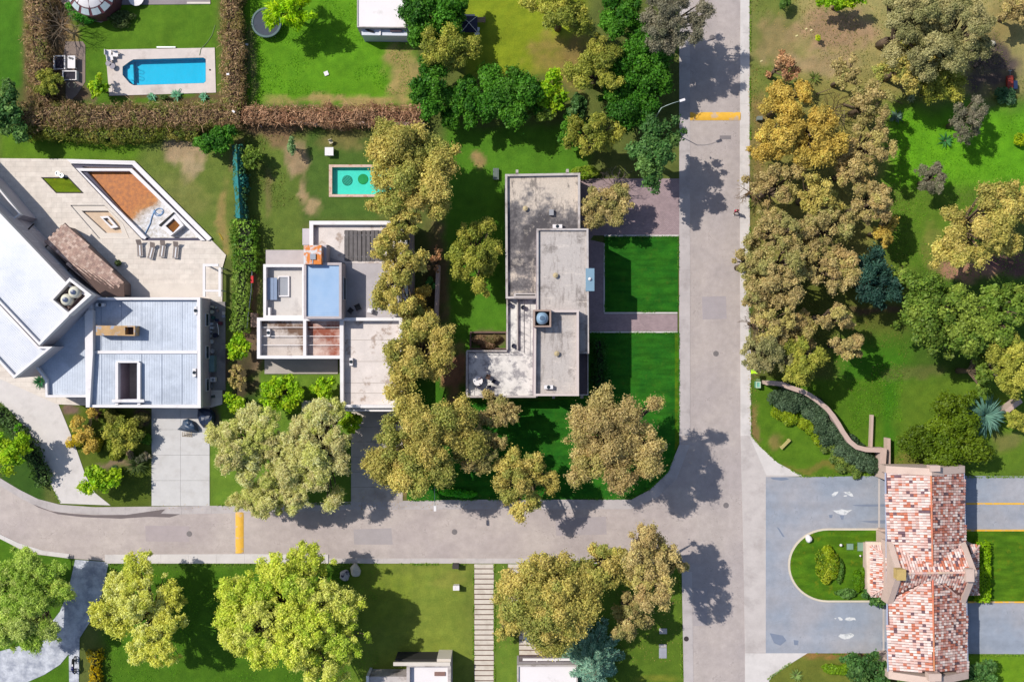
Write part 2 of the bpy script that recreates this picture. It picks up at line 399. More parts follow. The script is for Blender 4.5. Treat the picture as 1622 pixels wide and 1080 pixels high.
def arc(cx, cy, rx, ry, a0, a1, n=10):
    return [(cx+rx*math.cos(math.radians(a0+(a1-a0)*i/n)), cy+ry*math.sin(math.radians(a0+(a1-a0)*i/n))) for i in range(n+1)]
# north-south road, then the street; the street sheet lies 4 mm higher
sheet('road', [[(1085, -160), (1187, -160), (1188, 250), (1186, 500), (1190, 690), (1222, 730), (1240, 760), (1240, 1030), (1180, 1060), (1182, 1260), (1084, 1260), (1084, 900), (1084, 790), (1076, 700)]], .020, M_ROAD)
TOPE = [(-200, 690), (-80, 728), (0, 760), (30, 779), (60, 794), (95, 803), (150, 807), (240, 809), (400, 806), (560, 801), (760, 798), (1000, 797), (1030, 786), (1060, 752), (1080, 706)]
BOTE = [(1100, 706), (1110, 892), (1080, 892), (900, 890), (525, 889), (165, 888), (110, 884), (60, 878), (30, 869), (0, 852), (-80, 812), (-200, 770)]
sheet('street', [TOPE+BOTE], .026, M_ROADH)
sheet('concrete_apron', [[(1173, 690), (1191, 690), (1196, 700), (1232, 733), (1272, 754), (1216, 756), (1214, 1033), (1180, 1034), (1178, 900)]], .032, M_KERB)
sheet('concrete_apron', [[(1187, 690), (1191, 690), (1196, 700), (1232, 733), (1270, 753), (1214, 752.5)]], .0345, M_KERBL)
sheet('concrete_apron', [[(1180, 1034), (1279, 1034), (1250, 1052), (1222, 1072), (1200, 1110), (1190, 1260), (1180, 1260)]], .033, M_KERBL)
ISLAND = [(1402, 838)]+arc(1312, 895, 62, 57, 270, 90, 24)[0:0]+[(1312-62*math.cos(math.radians(t)), 895-57*math.sin(math.radians(t))) for t in np.linspace(90, -90, 25)]+[(1400, 952)]
sheet('gate_drive', [[(1213, 755), (1300, 755), (1404, 753), (1700, 754), (1700, 1036), (1405, 1034), (1213, 1034)]], .038, M_BLUE)

def slabs(name, left, right, n, z, mat, gap=.02, z0=0.0, label=None, cat=None, kind='structure'):
    "a strip cut into separate slabs between two px polylines with equal point counts"
    def along(pl, t):
        d = [0]
        for a, b in zip(pl, pl[1:]): d.append(d[-1]+math.dist(a, b))
        L_ = t*d[-1]
        for i in range(len(pl)-1):
            if L_ <= d[i+1]+1e-9:
                u = (L_-d[i])/(d[i+1]-d[i]); return (pl[i][0]+(pl[i+1][0]-pl[i][0])*u, pl[i][1]+(pl[i+1][1]-pl[i][1])*u)
        return pl[-1]
    mx, my = along(left, .5)
    root = bpy.data.objects.new(name, None); COL.objects.link(root); root.location = P(mx, my, 0)
    if label: tag(root, label, cat)
    else: tag(root, kind='structure')
    for i in range(n):
        e = gap/8*FPX/CAMH/max(1, math.dist(left[0], left[-1]))*4
        t0, t1 = i/n+e*.5, (i+1)/n-e*.5
        m = MB(); zz = z+R.uniform(-.004, .004); k = max(2, int(60/n)); ts = [t0+(t1-t0)*j/(k-1) for j in range(k)]
        m.pprism([[along(left, t) for t in ts]+[along(right, t) for t in reversed(ts)]], z0, zz)
        m.build('slab', mat, root)
    return root
slabs('gutter', [(1076, -60), (1076, 690)], [(1093, -60), (1093, 690)], 20, .05, M_GUT)
slabs('gutter', [(1173, -60), (1172, 250), (1173, 690)], [(1187, -60), (1187, 250), (1190, 690)], 20, .05, M_KERBL)
slabs('gutter', [(0, 757), (30, 775), (60, 790), (95, 799), (150, 803), (240, 802)], [(0, 769), (28, 786), (56, 801), (92, 811), (150, 815), (240, 815)], 6, .05, M_GUT)
slabs('gutter', [(240, 802), (400, 800), (560, 794), (760, 791), (1000, 791)], [(240, 815), (400, 812), (560, 807), (760, 806), (1000, 806)], 16, .05, M_GUT)
slabs('gutter', [(1000, 791), (1030, 775), (1058, 748), (1076, 704)], [(1000, 806), (1042, 787), (1072, 758), (1093, 704)], 4, .046, M_GUT)
slabs('gutter', [(1080, 905), (1084, 1130)], [(1096, 905), (1099, 1130)], 5, .05, M_GUT)
slabs('pavement', [(166, 878), (400, 877), (520, 878)], [(166, 892), (400, 892), (520, 892)], 8, .12, M_KERBL)
slabs('gutter', [(521, 884), (1040, 884)], [(521, 892), (1040, 892)], 12, .05, M_KERB)
slabs('kerb', [(-60, 826), (0, 846), (30, 860), (70, 872), (110, 877)], [(-60, 832), (0, 853), (30, 868), (66, 878), (108, 884)], 5, .12, M_KERBL)

def hump(x0, y0, x1, y1, axis, label):
    m = MB(); n = 9; cells = 7
    for c in range(cells):
        for i in range(n-1):
            def pt(i, c):
                u = i/(n-1); z = .045+.09*math.sin(math.pi*u)
                wob = .5*math.sin(c*2.1+x0) 
                return P(x0+(x1-x0)*u, y0+(y1-y0)*c/cells, z) if axis == 'x' else P(x0+(x1-x0)*c/cells, y0+(y1-y0)*u, z)
            m.face([pt(i, c), pt(i, c+1), pt(i+1, c+1), pt(i+1, c)])
    o = m.build('speed_bump', M_YEL); tag(o, label, 'speed bump', 'yellow speed bumps across the roads'); return o
hump(373, 811, 386, 876, 'x', 'worn yellow painted speed bump across the street on the left')
hump(1093, 178, 1173, 191, 'y', 'worn yellow painted speed bump across the upper straight road')
def blob_marks(specs):
    for pts in specs:
        m = MB(); m.pprism([pts], None, .044); tag(m.build('road_marking', M_WPAINT), kind='structure')
blob_marks([[(1317, 783), (1322, 779), (1328, 778), (1327, 781), (1323, 785), (1319, 786)],
 [(1336, 779), (1346, 778), (1350, 782), (1352, 786), (1348, 786), (1343, 783), (1339, 781)],
 [(1337, 784), (1342, 784), (1341, 786), (1336, 786)],
 [(1319, 808), (1326, 808), (1333, 806), (1342, 808), (1350, 807), (1344, 811), (1340, 815), (1333, 815), (1325, 812)],
 [(1321, 979), (1325, 978), (1324, 980)], [(1327, 977), (1331, 977), (1335, 980), (1334, 982), (1330, 982)], [(1340, 978), (1346, 977), (1351, 977), (1354, 978), (1356, 982), (1352, 981), (1346, 983), (1338, 981)],
 [(1328, 1007), (1331, 1004), (1336, 1004), (1342, 1003), (1348, 1002), (1353, 1005), (1351, 1008), (1345, 1011), (1338, 1012), (1332, 1010)]])
for x0, y0, x1, y1 in ((1530, 796, 1700, 799), (1530, 838.5, 1700, 841), (1533, 952, 1700, 954.5)):
    m = MB(); m.pbox(x0, y0, x1, y1, .0, .15 if y0 > 800 else .044); o = m.build('kerb_line' if y0 > 800 else 'centre_line', M_YEL); tag(o, kind='structure')
# kerbs round the island
def strip_loop(name, poly, w, z, mat):
    m = MB(); m.pprism([inset(poly, -w/2), inset(poly, w/2)], 0, z); tag(m.build(name, mat), kind='structure')
strip_loop('island_kerb', ISLAND, 3, .14, surf('kerb_cream', S(225, 212, 190), .8, .1))
sheet('steel_channel', [rect(1391, 757, 1394, 836)], .044, M_KERB)
sheet('steel_channel', [rect(1398, 958, 1401, 1032)], .044, M_KERB)

# lawns with clean edges in front of the flat-roofed house
def lawn_mat(name, c1, c2):
    m, nt, b = newmat(name); L = nt.links.new
    n1 = noise(nt, 9, 6, .75); n2 = noise(nt, .55, 4, .6); n3 = noise(nt, 1.6, 3, .5, sx=(.25, 1, 1))
    o = mixc(nt, ramp(nt, n2.outputs[0], [(.35, (0, 0, 0)), (.65, (1, 1, 1))]).outputs[0], c1, c2)
    o = mixc(nt, 1, o, ramp(nt, n1.outputs[0], [(.3, (.68,)*3), (.7, (1.25,)*3)]).outputs[0], 'MULTIPLY')
    o = mixc(nt, 1, o, ramp(nt, n3.outputs[0], [(.38, (.8,)*3), (.62, (1.16,)*3)]).outputs[0], 'MULTIPLY')
    n5 = noise(nt, .9, 6, .75); o = mixc(nt, ramp(nt, n5.outputs[0], [(.56, (0, 0, 0)), (.68, (.5,)*3)]).outputs[0], o, (c1[0]*2.6+.02, c1[1]*1.25, c1[2]*1.5))
    L(o, b.inputs['Base Color']); b.inputs['Roughness'].default_value = .95; b.inputs['Specular IOR Level'].default_value = .12
    bp = nd(nt, 'ShaderNodeBump'); bp.inputs['Strength'].default_value = .6; bp.inputs['Distance'].default_value = .06
    L(n1.outputs[0], bp.inputs['Height']); L(bp.outputs[0], b.inputs['Normal']); return m
LAWN1 = lawn_mat('deep_lawn', S(36, 100, 24), S(52, 116, 26)); LAWN2 = lawn_mat('edge_lawn', S(88, 120, 20), S(66, 118, 16))
sheet('lawn', [[(958, 375), (1074, 375), (1074, 494), (958, 494)]], .05, LAWN1)
sheet('lawn', [[(934, 527), (1075, 527), (1075, 703), (1058, 746), (1030, 773), (1000, 789), (900, 790), (645, 791), (645, 642), (934, 632)]], .05, LAWN1)
sheet('lawn', [[(1069, 527.5), (1075.5, 527.5), (1076, 703), (1069, 715)]], .055, LAWN2)
LAWN3 = lawn_mat('island_lawn', S(92, 130, 24), S(74, 116, 22))
sheet('lawn', [inset(ISLAND, 1.2)], .13, LAWN3); sheet('lawn', [rect(1531, 840.5, 1700, 952.5)], .12, LAWN3)

# pink paver drive and path of that house
def paver(name, c1, c2, cm, bw, bh, rot=0):
    m, nt, b = newmat(name); L = nt.links.new
    g = nd(nt, 'ShaderNodeNewGeometry'); mp = nd(nt, 'ShaderNodeMapping'); mp.inputs['Rotation'].default_value = (0, 0, rot)
    br = nd(nt, 'ShaderNodeTexBrick'); br.inputs['Scale'].default_value = 1; br.inputs['Brick Width'].default_value = bw; br.inputs['Row Height'].default_value = bh
    br.inputs['Mortar Size'].default_value = .012; br.inputs['Color1'].default_value = c1+(1,); br.inputs['Color2'].default_value = c2+(1,); br.inputs['Mortar'].default_value = cm+(1,)
    L(g.outputs['Position'], mp.inputs[0]); L(mp.outputs[0], br.inputs['Vector'])
    n = noise(nt, 1.0, 5, .65); o = mixc(nt, 1, br.outputs[0], ramp(nt, n.outputs[0], [(.3, (.85,)*3), (.7, (1.1,)*3)]).outputs[0], 'MULTIPLY')
    L(o, b.inputs['Base Color']); b.inputs['Roughness'].default_value = .85
    bp = nd(nt, 'ShaderNodeBump'); bp.inputs['Strength'].default_value = .4; bp.inputs['Distance'].default_value = .01; bp.invert = True
    L(br.outputs['Fac'], bp.inputs['Height']); L(bp.outputs[0], b.inputs['Normal']); return m
M_PINK = paver('pink_pavers', S(182, 158, 160), S(168, 145, 148), S(140, 120, 122), .24, .12)
M_TERR = paver('terrace_tiles', S(236, 224, 212), S(228, 215, 203), S(205, 192, 182), 1.2, .6)
M_TERR2 = paver('terrace_planks', S(236, 222, 204), S(224, 210, 194), S(205, 190, 176), 3.0, .3)
sheet('driveway', [[(918, 283), (1076, 283), (1076, 373), (940, 373), (935, 380), (957, 385), (957, 497), (1073, 498), (1073, 524), (934, 524), (926, 500)]], .045, M_PINK)
sheet('path_edging', [rect(957, 372, 1075, 374.5)], .09, M_KERBL); sheet('path_edging', [rect(957, 494.5, 1073, 497)], .09, M_KERBL)
sheet('path_edging', [rect(934, 524.5, 1073, 527)], .09, M_KERBL); sheet('path_edging', [rect(956, 385, 958, 494)], .09, M_KERBL)
# garden paths of separate concrete planks
def plank_path(name, x0, x1, y0, y1, pitch, label):
    n = int((y1-y0)/pitch); root = bpy.data.objects.new(name, None); COL.objects.link(root); root.location = P((x0+x1)/2, y0); tag(root, kind='structure')
    mat = surf('plank_concrete', S(226, 214, 200), .85, .14, 1.2, 18, stain=S(196, 182, 166), stain_at=(.5, .75), stain_scale=.8)
    bed = MB(); bed.pbox(x0-.5, y0, x1+.5, y0+n*pitch, -.01, .012); bed.build('gravel_bed', surf('path_bed', S(118, 92, 78), .95, .3, 4, 30), root)
    for i in range(n):
        m = MB(); a = R.uniform(-.25, .25); m.pbox(x0+a, y0+i*pitch+.2, x1+a, y0+(i+1)*pitch-1.5, 0, .07+R.uniform(-.006, .006)); m.build('slab', mat, root)
plank_path('stepping_path', 751.5, 782, 893, 1110, 8.05, '')
plank_path('stepping_path', 804.5, 822, 893, 965, 8.05, '')
plank_path('driveway', 822.5, 890, 893, 1046, 8.05, '')
# concrete drives
def slab_drive(name, x0, x1, y0, y1, nx, ny, mat, skew=0):
    root = bpy.data.objects.new(name, None); COL.objects.link(root); root.location = P((x0+x1)/2, (y0+y1)/2); tag(root, kind='structure')
    for i in range(nx):
        for j in range(ny):
            m = MB(); m.pbox(x0+(x1-x0)*i/nx+.15, y0+(y1-y0)*j/ny+.15, x0+(x1-x0)*(i+1)/nx-.15, y0+(y1-y0)*(j+1)/ny-.15, 0, .06+R.uniform(-.004, .004)); m.build('slab', mat, root)
slab_drive('driveway', 240, 332, 640, 801, 2, 4, surf('drive_concrete', S(216, 212, 210), .85, .08, .8, 16, stain=S(196, 190, 186), stain_at=(.5, .8), stain_scale=.6))
slab_drive('driveway', 556, 638, 652, 795, 1, 6, surf('drive_concrete2', S(205, 192, 182), .85, .12, .8, 16, stain=S(160, 146, 138), stain_at=(.5, .75)))
sheet('driveway', [[(-60, 560), (0, 586), (40, 600), (70, 600), (90, 634), (104, 668), (117, 700), (135, 752), (150, 780), (175, 800), (95, 797), (80, 765), (60, 715), (40, 680), (20, 655), (0, 637), (-60, 600)]], .055, M_KERBL)
sheet('driveway', [[(119, 886), (172, 890), (167, 915), (160, 945), (142, 985), (126, 1010), (124, 1120), (110, 1120), (109, 1035), (95, 1052), (70, 1068), (38, 1082), (-60, 1100), (-60, 1030), (0, 1031), (40, 1020), (70, 1000), (95, 968), (108, 935)]], .055,
      surf('pale_marbled_paving', S(212, 214, 222), .7, .2, 1.0, 8, stain=S(150, 154, 168), stain_at=(.42, .62), stain_scale=.6))

def stain_sheet(pts, z, c, name='wet_patch'):
    m = MB(); m.pprism([pts], None, z); tag(m.build(name, surf(name, c, .85, .1, 1.0, 16)), kind='structure')
stain_sheet([(52, 798), (80, 809), (110, 813), (150, 815.5), (200, 815), (262, 806), (255, 813), (285, 814), (268, 819), (235, 818), (190, 821), (130, 818.5), (92, 814), (60, 803)], .056, S(120, 108, 108))

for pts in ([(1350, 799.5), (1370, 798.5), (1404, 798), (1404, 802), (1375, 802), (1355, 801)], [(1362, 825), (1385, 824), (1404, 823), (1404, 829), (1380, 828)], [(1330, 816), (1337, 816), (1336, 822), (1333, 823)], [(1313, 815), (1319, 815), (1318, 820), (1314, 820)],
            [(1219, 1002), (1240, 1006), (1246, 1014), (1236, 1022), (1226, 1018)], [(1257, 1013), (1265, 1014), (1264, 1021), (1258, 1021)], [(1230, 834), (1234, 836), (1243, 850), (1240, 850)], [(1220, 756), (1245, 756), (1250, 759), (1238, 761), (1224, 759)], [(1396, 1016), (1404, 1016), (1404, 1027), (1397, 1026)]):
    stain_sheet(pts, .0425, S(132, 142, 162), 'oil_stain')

# resurfaced patches, the upper lamp head's shadow painted as a dark patch, tyre-darkened lanes and drains
for pts, c in (([(1112, 470), (1150, 469), (1151, 505), (1113, 506)], (178, 168, 170)), ([(1140, 215), (1158, 215), (1158, 221), (1140, 221)], (140, 132, 134)), ([(880, 820), (960, 818), (961, 846), (881, 848)], (182, 170, 170)), ([(1098, 930), (1120, 930), (1120, 990), (1098, 991)], (180, 170, 170)), ([(560, 838), (620, 836), (622, 862), (561, 862)], (180, 168, 168)), ([(230, 832), (300, 833), (300, 858), (231, 857)], (184, 170, 170))):
    stain_sheet(pts, .0305, S(*c), 'road_patch_%d' % c[0])
for x, y in ((1134, 560), (1128, 60), (720, 842), (1150, 800), (300, 845)):
    m = MB(); c = P(x, y); m.lathe(c, [(.33, .02), (.33, .036), (.02, .037)], 16); o = m.build('drain_cover', surf('iron_cover', S(128, 120, 120), .6, .2, 4)); tag(o, kind='structure')
# ------------------------------------------------------------------ buildings
def walls(root, poly, z1, z0=0, mat=None, t=4, floor_z=None, floor_mat=None, pmat=None, holes=[], name='wall', inner_px=None):
    "a flat-roofed volume: solid body up to the roof floor and a parapet ring above it; poly = px outline at parapet height"
    floor_z = z1-.4 if floor_z is None else floor_z
    outer = [P(x, y, z1)[:2] for x, y in poly]; inner = [P(x, y, z1)[:2] for x, y in inset(poly, t)]
    hl = [[P(x, y, floor_z)[:2] for x, y in h] for h in holes]
    m = MB(); m.prism([inset_w(outer, .012)]+hl, z0, floor_z-.03); m.build(name, mat or M_GREYW, root)
    m = MB(); m.prism([inset_w(outer, .03)]+hl, floor_z-.03, floor_z); m.build('roof', floor_mat or M_CREAM, root)
    m = MB(); m.prism([outer, inner], floor_z-.25 if z1-floor_z > .2 else z0, z1, bottom=True); m.build('parapet', pmat or M_WHITE, root)
def inset_w(poly, d): return inset(poly, d)
def ribs(root, poly, z, pitch, axis, mat, w=.05, h=.045, holes=[], name='roof_rib', c0=None):
    "standing seams on a metal roof, real but too fine to pick apart: one part"
    pw = [P(x, y, z)[:2] for x, y in poly]; hw = [[P(x, y, z)[:2] for x, y in q] for q in holes]
    ax = Vector(axis).normalized(); nx = Vector((-ax[1], ax[0]))
    ds = [Vector(p).dot(nx) for p in pw]; d = min(ds)+pitch/2; m = MB()
    while d < max(ds):
        ts = []
        for lp in [pw]+hw:
            for i in range(len(lp)):
                a, b = Vector(lp[i]), Vector(lp[(i+1) % len(lp)]); da, db = a.dot(nx)-d, b.dot(nx)-d
                if (da > 0) != (db > 0): ts.append((a+(b-a)*(da/(da-db))).dot(ax))
        ts.sort()
        for t0, t1 in zip(ts[::2], ts[1::2]):
            if t1-t0 > .1: m.obox(ax*(t0+t1)/2+nx*d, ax, t1-t0-.04, w, z-.01, z+h)
        d += pitch
    o = m.build(name, mat, root); o['kind'] = 'stuff'
def window(root, p0, p1, z, w, h, t=.5, off=.03, mat=None, fmat=None):
    "window on the wall through world points p0->p1 (outside is to the right of the direction), t along it"
    a = Vector(p0[:2]); b = Vector(p1[:2]); u = (b-a).normalized(); n = Vector((u[1], -u[0])); c = a+(b-a)*t
    f = MB(); g = MB()
    for s0, s1, z0, z1 in ((-w/2, w/2, z, z+.06), (-w/2, w/2, z+h-.06, z+h), (-w/2, -w/2+.06, z+.06, z+h-.06), (w/2-.06, w/2, z+.06, z+h-.06)):
        q = c+u*(s0+s1)/2+n*(off+.03); f.obox(q, u, s1-s0, .08, z0, z1)
    fo = f.build('window', fmat or M_WHITE, root)
    g.obox(c+n*(off+.01), u, w-.12, .03, z+.06, z+h-.06); 
    go = g.build('pane', mat or M_GLASS, None); me = go.data; l = Vector(go.location); go.parent = fo; go.location = l-Vector(root.location)-0*l
    return fo
def wpoly(poly, z): return [P(x, y, z) for x, y in poly]
def ac_unit(root, x, y, z, w=8, h=11, name='air_conditioner'):
    m = MB(); m.pbox(x-w/2, y-h/2, x+w/2, y+h/2, z, z+.55); o = m.build(name, M_WHITE, root)
    m = MB(); c = P(x, y, z+.56); m.lathe((c[0], c[1]), [(.2, z+.55), (.2, z+.57)], 10); g = m.build('fan_grille', M_GLASS, None); g.location = Vector(g.location)-Vector(root.location); g.parent = root

M_METAL = surf('blue_white_metal_roof', S(208, 216, 230), .5, .14, .5, 8, stain=S(184, 192, 206), stain_at=(.46, .62), metal=.15, bump=.05)
M_METAL2 = surf('lilac_white_metal_roof', S(224, 226, 234), .5, .12, .35, 8, stain=S(204, 208, 220), stain_at=(.44, .62), metal=.1, bump=.05)

# --- modern house with the diagonal wing, far left
H1 = thing('modern_house', 'large white house with ribbed metal roofs and a diagonal wing, beside the drained pool', 'house', 200, 560)
A1 = [(-90, 246), (0, 338), (104, 447), (141, 468), (62, 547), (-90, 386)]
walls(H1, A1, 6.9, t=3.5, floor_z=6.45, floor_mat=M_METAL2, mat=M_GREYW)
ribs(H1, inset(A1, 5), 6.45, .21, (92, 98), M_METAL2, w=.06, h=.022) if False else ribs(H1, inset(A1, 5), 6.45, .21, (1, -1.04), M_METAL2, w=.06, h=.022)
A2 = [(-90, 388), (61, 548.5), (83, 549), (22, 599), (-90, 478)]
walls(H1, A2, 6.5, t=3.5, floor_z=6.05, floor_mat=M_METAL2)
ribs(H1, inset(A2, 5), 6.05, .21, (1, -1.04), M_METAL2, w=.06, h=.022)
TB = [(78, 475), (110, 440), (145, 467), (108, 500)]
m = MB(); m.pprism([TB, inset(TB, 4)], 6.2, 7.5, bottom=True); m.build('tank_enclosure', M_WHITE, H1)
m = MB(); m.pprism([inset(TB, 3)], 6.4, 6.62); m.build('tank_platform', surf('tank_brown', S(112, 88, 84), .9, .2), H1)
for i in range(6):
    m = MB(); a = i/6.0; m.tube([P(84+i*5.2, 474+i*4.6, 6.75), P(104+i*5.2, 452+i*4.6, 6.75)], .07, 4); m.build('platform_beam', surf('beam', S(150, 135, 130), .8), H1)
for (x, y) in ((115.5, 462.5), (103, 474.5)):
    c = P(x, y, 7.6); t = MB()
    t.lathe(c, [(.62, 6.63), (.66, 6.8), (.66, 7.25), (.5, 7.5), (.25, 7.6)], 20); o = t.build('water_tank', surf('tank_cream', S(232, 226, 206), .5), H1, True)
    t = MB(); t.lathe(c, [(.28, 7.58), (.28, 7.68), (.05, 7.72)], 14); l = t.build('lid', surf('tank_lid', S(70, 84, 118), .4), None); l.location = Vector(l.location)-Vector(H1.location); l.parent = o; 
B1 = [(141, 471), (317, 471), (318, 646), (136, 645), (139, 498)]
COURT = [(187, 575), (217, 575), (217, 632), (187, 632)]
outer = [P(x, y, 4.0)[:2] for x, y in B1]; hole = [P(x, y, 3.5)[:2] for x, y in COURT]
m = MB(); m.prism([inset(outer, .012), hole], 0, 3.47); m.build('wall', surf('taupe_render', S(196, 182, 192), .85), H1)
m = MB(); m.prism([inset(outer, .05), hole], 3.47, 3.5); m.build('roof', M_METAL, H1)
LOWB = [(146, 560), (312, 560), (313, 641), (143, 641)]
m = MB(); m.pprism([LOWB, COURT], 3.5, 3.62); m.build('roof', M_METAL, H1)
ribs(H1, [(147, 476), (311, 476), (311, 555), (147, 555)], 3.5, .19, (0, 1), M_METAL, w=.05, h=.022, holes=[[(152, 516), (214, 516), (214, 532), (152, 532)]])
ribs(H1, inset(LOWB, 1), 3.62, .19, (0, 1), M_METAL, w=.05, h=.022, holes=[[(182, 570), (222, 570), (222, 638), (182, 638)]])
outerin = inset([(x, y) for x, y in B1], 5)
m = MB(); m.pprism([B1, [(147, 475), (312, 475), (313, 641), (142, 641), (146, 500)]], 3.3, 4.0, bottom=True); m.build('parapet', M_WHITE, H1)
m = MB(); m.pprism([[(134, 498), (140, 491), (147, 491), (147, 560), (142, 645), (136, 645)]], 3.4, 4.25, bottom=True); m.build('parapet', M_WHITE, H1)
m = MB(); m.pbox(145, 555.5, 312, 560, 3.5, 3.78); m.build('roof_step', M_WHITE, H1)
for a in ((182.5, 574, 187, 641), (217.5, 574, 222, 641)):
    m = MB(); m.pbox(*a, 3.4, 4.1); m.build('court_beam', M_WHITE, H1)
m = MB(); m.pbox(177, 632.5, 228, 637, 4.11, 4.4); m.build('court_beam', M_WHITE, H1)
m = MB(); m.pbox(184, 572, 220, 574.5, 3.4, 4.0); m.build('court_beam', M_WHITE, H1)
m = MB(); m.pbox(190, 575, 215, 630, 0, .08); m.build('court_floor', surf('court_floor', S(200, 190, 185), .9, .2, 3), H1)
c = P(197, 600, 1); m = MB(); m.lathe(c, [(.16, .08), (.2, .5), (.12, .9)], 8); m.build('planter', M_DARK, H1)
# rooftop timber box
m = MB(); m.pprism([[(152, 515.5), (214, 516), (213.5, 532), (152, 531)], [(198, 518), (211.5, 518), (211.5, 530), (198, 530)]], 3.5, 4.9, bottom=False); m.build('chimney_box', surf('rusty_ply', S(205, 165, 115), .8, .25, 1.5, stain=S(170, 175, 190), stain_at=(.52, .58), stain_scale=1.2), H1)
m = MB(); m.pbox(196, 517.5, 212.5, 530.5, 3.52, 3.9); m.build('chimney_flue', surf('flue_grey', S(120, 100, 95), .9), H1)
for x, y, w, h in ((309.5, 492, 4, 13), (307.5, 590, 5, 13), (158, 483, 13, 5)): ac_unit(H1, x, y, 3.52, w, h)
C1 = [(38, 563), (139, 470), (139, 629), (72, 629), (71, 602), (60, 587)]
walls(H1, C1, 3.95, t=3.5, floor_z=3.45, floor_mat=M_METAL)
ribs(H1, [(60, 577), (137, 500), (137, 624), (77, 624), (76, 603)], 3.45, .19, (0, 1), M_METAL, w=.05, h=.022)
D1 = [(-80, 214), (0, 300), (33, 340), (14, 352), (-80, 268)]
walls(H1, D1, 4.0, t=2.5, floor_z=3.7)
# facade openings of the diagonal wing (north-east side)
w0, w1 = P(104, 447, 6.9), P(0, 338, 6.9)
for t, z, w, h in ((.1, .5, 1.6, 2.1), (.28, .5, 1.8, 2.1), (.5, .5, 1.6, 2.1), (.72, .5, 1.8, 2.1), (.92, .5, 1.6, 2.1), (.15, 3.7, 1.3, 1.6), (.4, 3.7, 2.2, 1.6), (.7, 3.7, 1.6, 1.6), (.92, 3.7, 1.4, 1.6)):
    window(H1, w1, w0, z, w, h, 1-t, .02)
for t in (.2, .55, .82):
    q = Vector(w0).lerp(Vector(w1), t); m = MB(); m.obox((q[0]+.35, q[1]+.33), (1, 1), .9, .12, 3.2, 3.35); m.build('awning', M_DARK, H1)
# garage mouth and porch under the small roof
e = wpoly(B1, 4.0); window(H1, e[3], e[2], .05, 2.6, 2.3, .25, .02, mat=M_DARK); window(H1, e[3], e[2], .05, 5.0, 2.4, .74, .02, mat=surf('garage_door', S(160, 158, 165), .5))
for t in (.2, .5, .8): window(H1, e[2], e[1], 1.0, 1.5, 1.2, t, .02)
# shingled lean-to
TT = [(103, 353), (197, 447), (197, 470), (163, 469), (70, 384)]
HI, LO = 3.5, 2.7
def plane_tiles(root, corners, rowdir, tw, tl, cols, weights, lift=.02, barrel=True, name='roof_tile', mat=None, cutp=None):
    "overlapping tiles on the plane through corners (world); rowdir = down-slope direction; one joined part"
    cs = [Vector(c) for c in corners]; n = (cs[1]-cs[0]).cross(cs[2]-cs[0])
    if n[2] < 0: n = -n
    n.normalize(); d = Vector(rowdir); d = (d-n*d.dot(n)).normalized(); s = n.cross(d).normalized(); o = cs[0]
    loc = [((c-o).dot(s), (c-o).dot(d)) for c in cs]
    xs = [p[0] for p in loc]; ys = [p[1] for p in loc]; m = MB(); vg = 0
    nu = int((max(xs)-min(xs))/tw); nv = int((max(ys)-min(ys))/tl)+1
    U, V = np.meshgrid(min(xs)+(np.arange(nu+1)+.5)*tw, min(ys)+(np.arange(nv+1)+.5)*tl)
    ok = in_poly(U, V, loc)
    for r in range(U.shape[0]):
        for c in range(U.shape[1]):
            u = U[r, c]+(0 if barrel else (tw*.5 if r % 2 else 0)); v = V[r, c]
            if not ok[r, c]: continue
            col = R.choices(cols, weights)[0]; k = R.uniform(.85, 1.12); col = tuple(min(x*k, .9) for x in col)
            b = o+s*u+d*v; j = R.uniform(-.01, .012)
            if barrel:
                w = tw*.44; h = tw*.34
                prof = [(-w, 0), (-w*.5, h*.85), (w*.5, h*.85), (w, 0)]
                up = [b+s*x-d*tl*.52+n*(y*.8+lift) for x, y in prof]; dn = [b+s*x*1.08+d*tl*.55+n*(y+lift+.035+j) for x, y in prof]
                for i in range(3): m.face([up[i], up[i+1], dn[i+1], dn[i]][::-1] , col)
                m.face(dn[::-1], col)
            else:
                w = tw*.48; up = [b+s*x-d*tl*.5+n*lift for x in (-w, w)]; dn = [b+s*x+d*tl*.52+n*(lift+.035+j) for x in (-w, w)]; lo = [q-n*.045 for q in dn]
                m.face([up[1], up[0], dn[0], dn[1]], col); m.face([dn[1], dn[0], lo[0], lo[1]], col)
    ob = m.build(name, mat, root); ob['kind'] = 'stuff'; return ob
M_TILE = surf('clay_tile', (0, 0, 0), .75, .12, 3, 18, attr=True, bump=.1)
hi = [P(70, 384, HI), P(163, 469, HI)]; lo = [P(103, 353, LO), P(197, 447, LO)]
corn = [hi[0], lo[0], lo[1], P(197, 470, LO+.15), hi[1]]
m = MB(); m.face([corn[0], corn[4], corn[3], corn[2], corn[1]][::-1]); base = [(q[0], q[1], q[2]-.12) for q in corn]; m.face([base[0], base[4], base[3], base[2], base[1]])
for i in range(5): m.face([corn[i], corn[(i+1) % 5], base[(i+1) % 5], base[i]])
m.build('lean_to_roof', surf('lean_under', S(110, 88, 80), .9), H1)
plane_tiles(H1, [corn[0], corn[1], corn[2], corn[4]], Vector(lo[0])-Vector(hi[0]), .34, .3, [S(205, 172, 155), S(190, 155, 140), S(218, 188, 172), S(172, 140, 128)], [4, 3, 3, 2], barrel=False, mat=M_TILE)
m = MB(); m.prism([inset([c[:2] for c in corn], .25 if sum(corn[i][0]*corn[(i+1)%5][1]-corn[(i+1)%5][0]*corn[i][1] for i in range(5)) > 0 else .25)], 0, 2.6); m.build('lean_to_wall', surf('dark_facade', S(150, 128, 118), .8), H1)

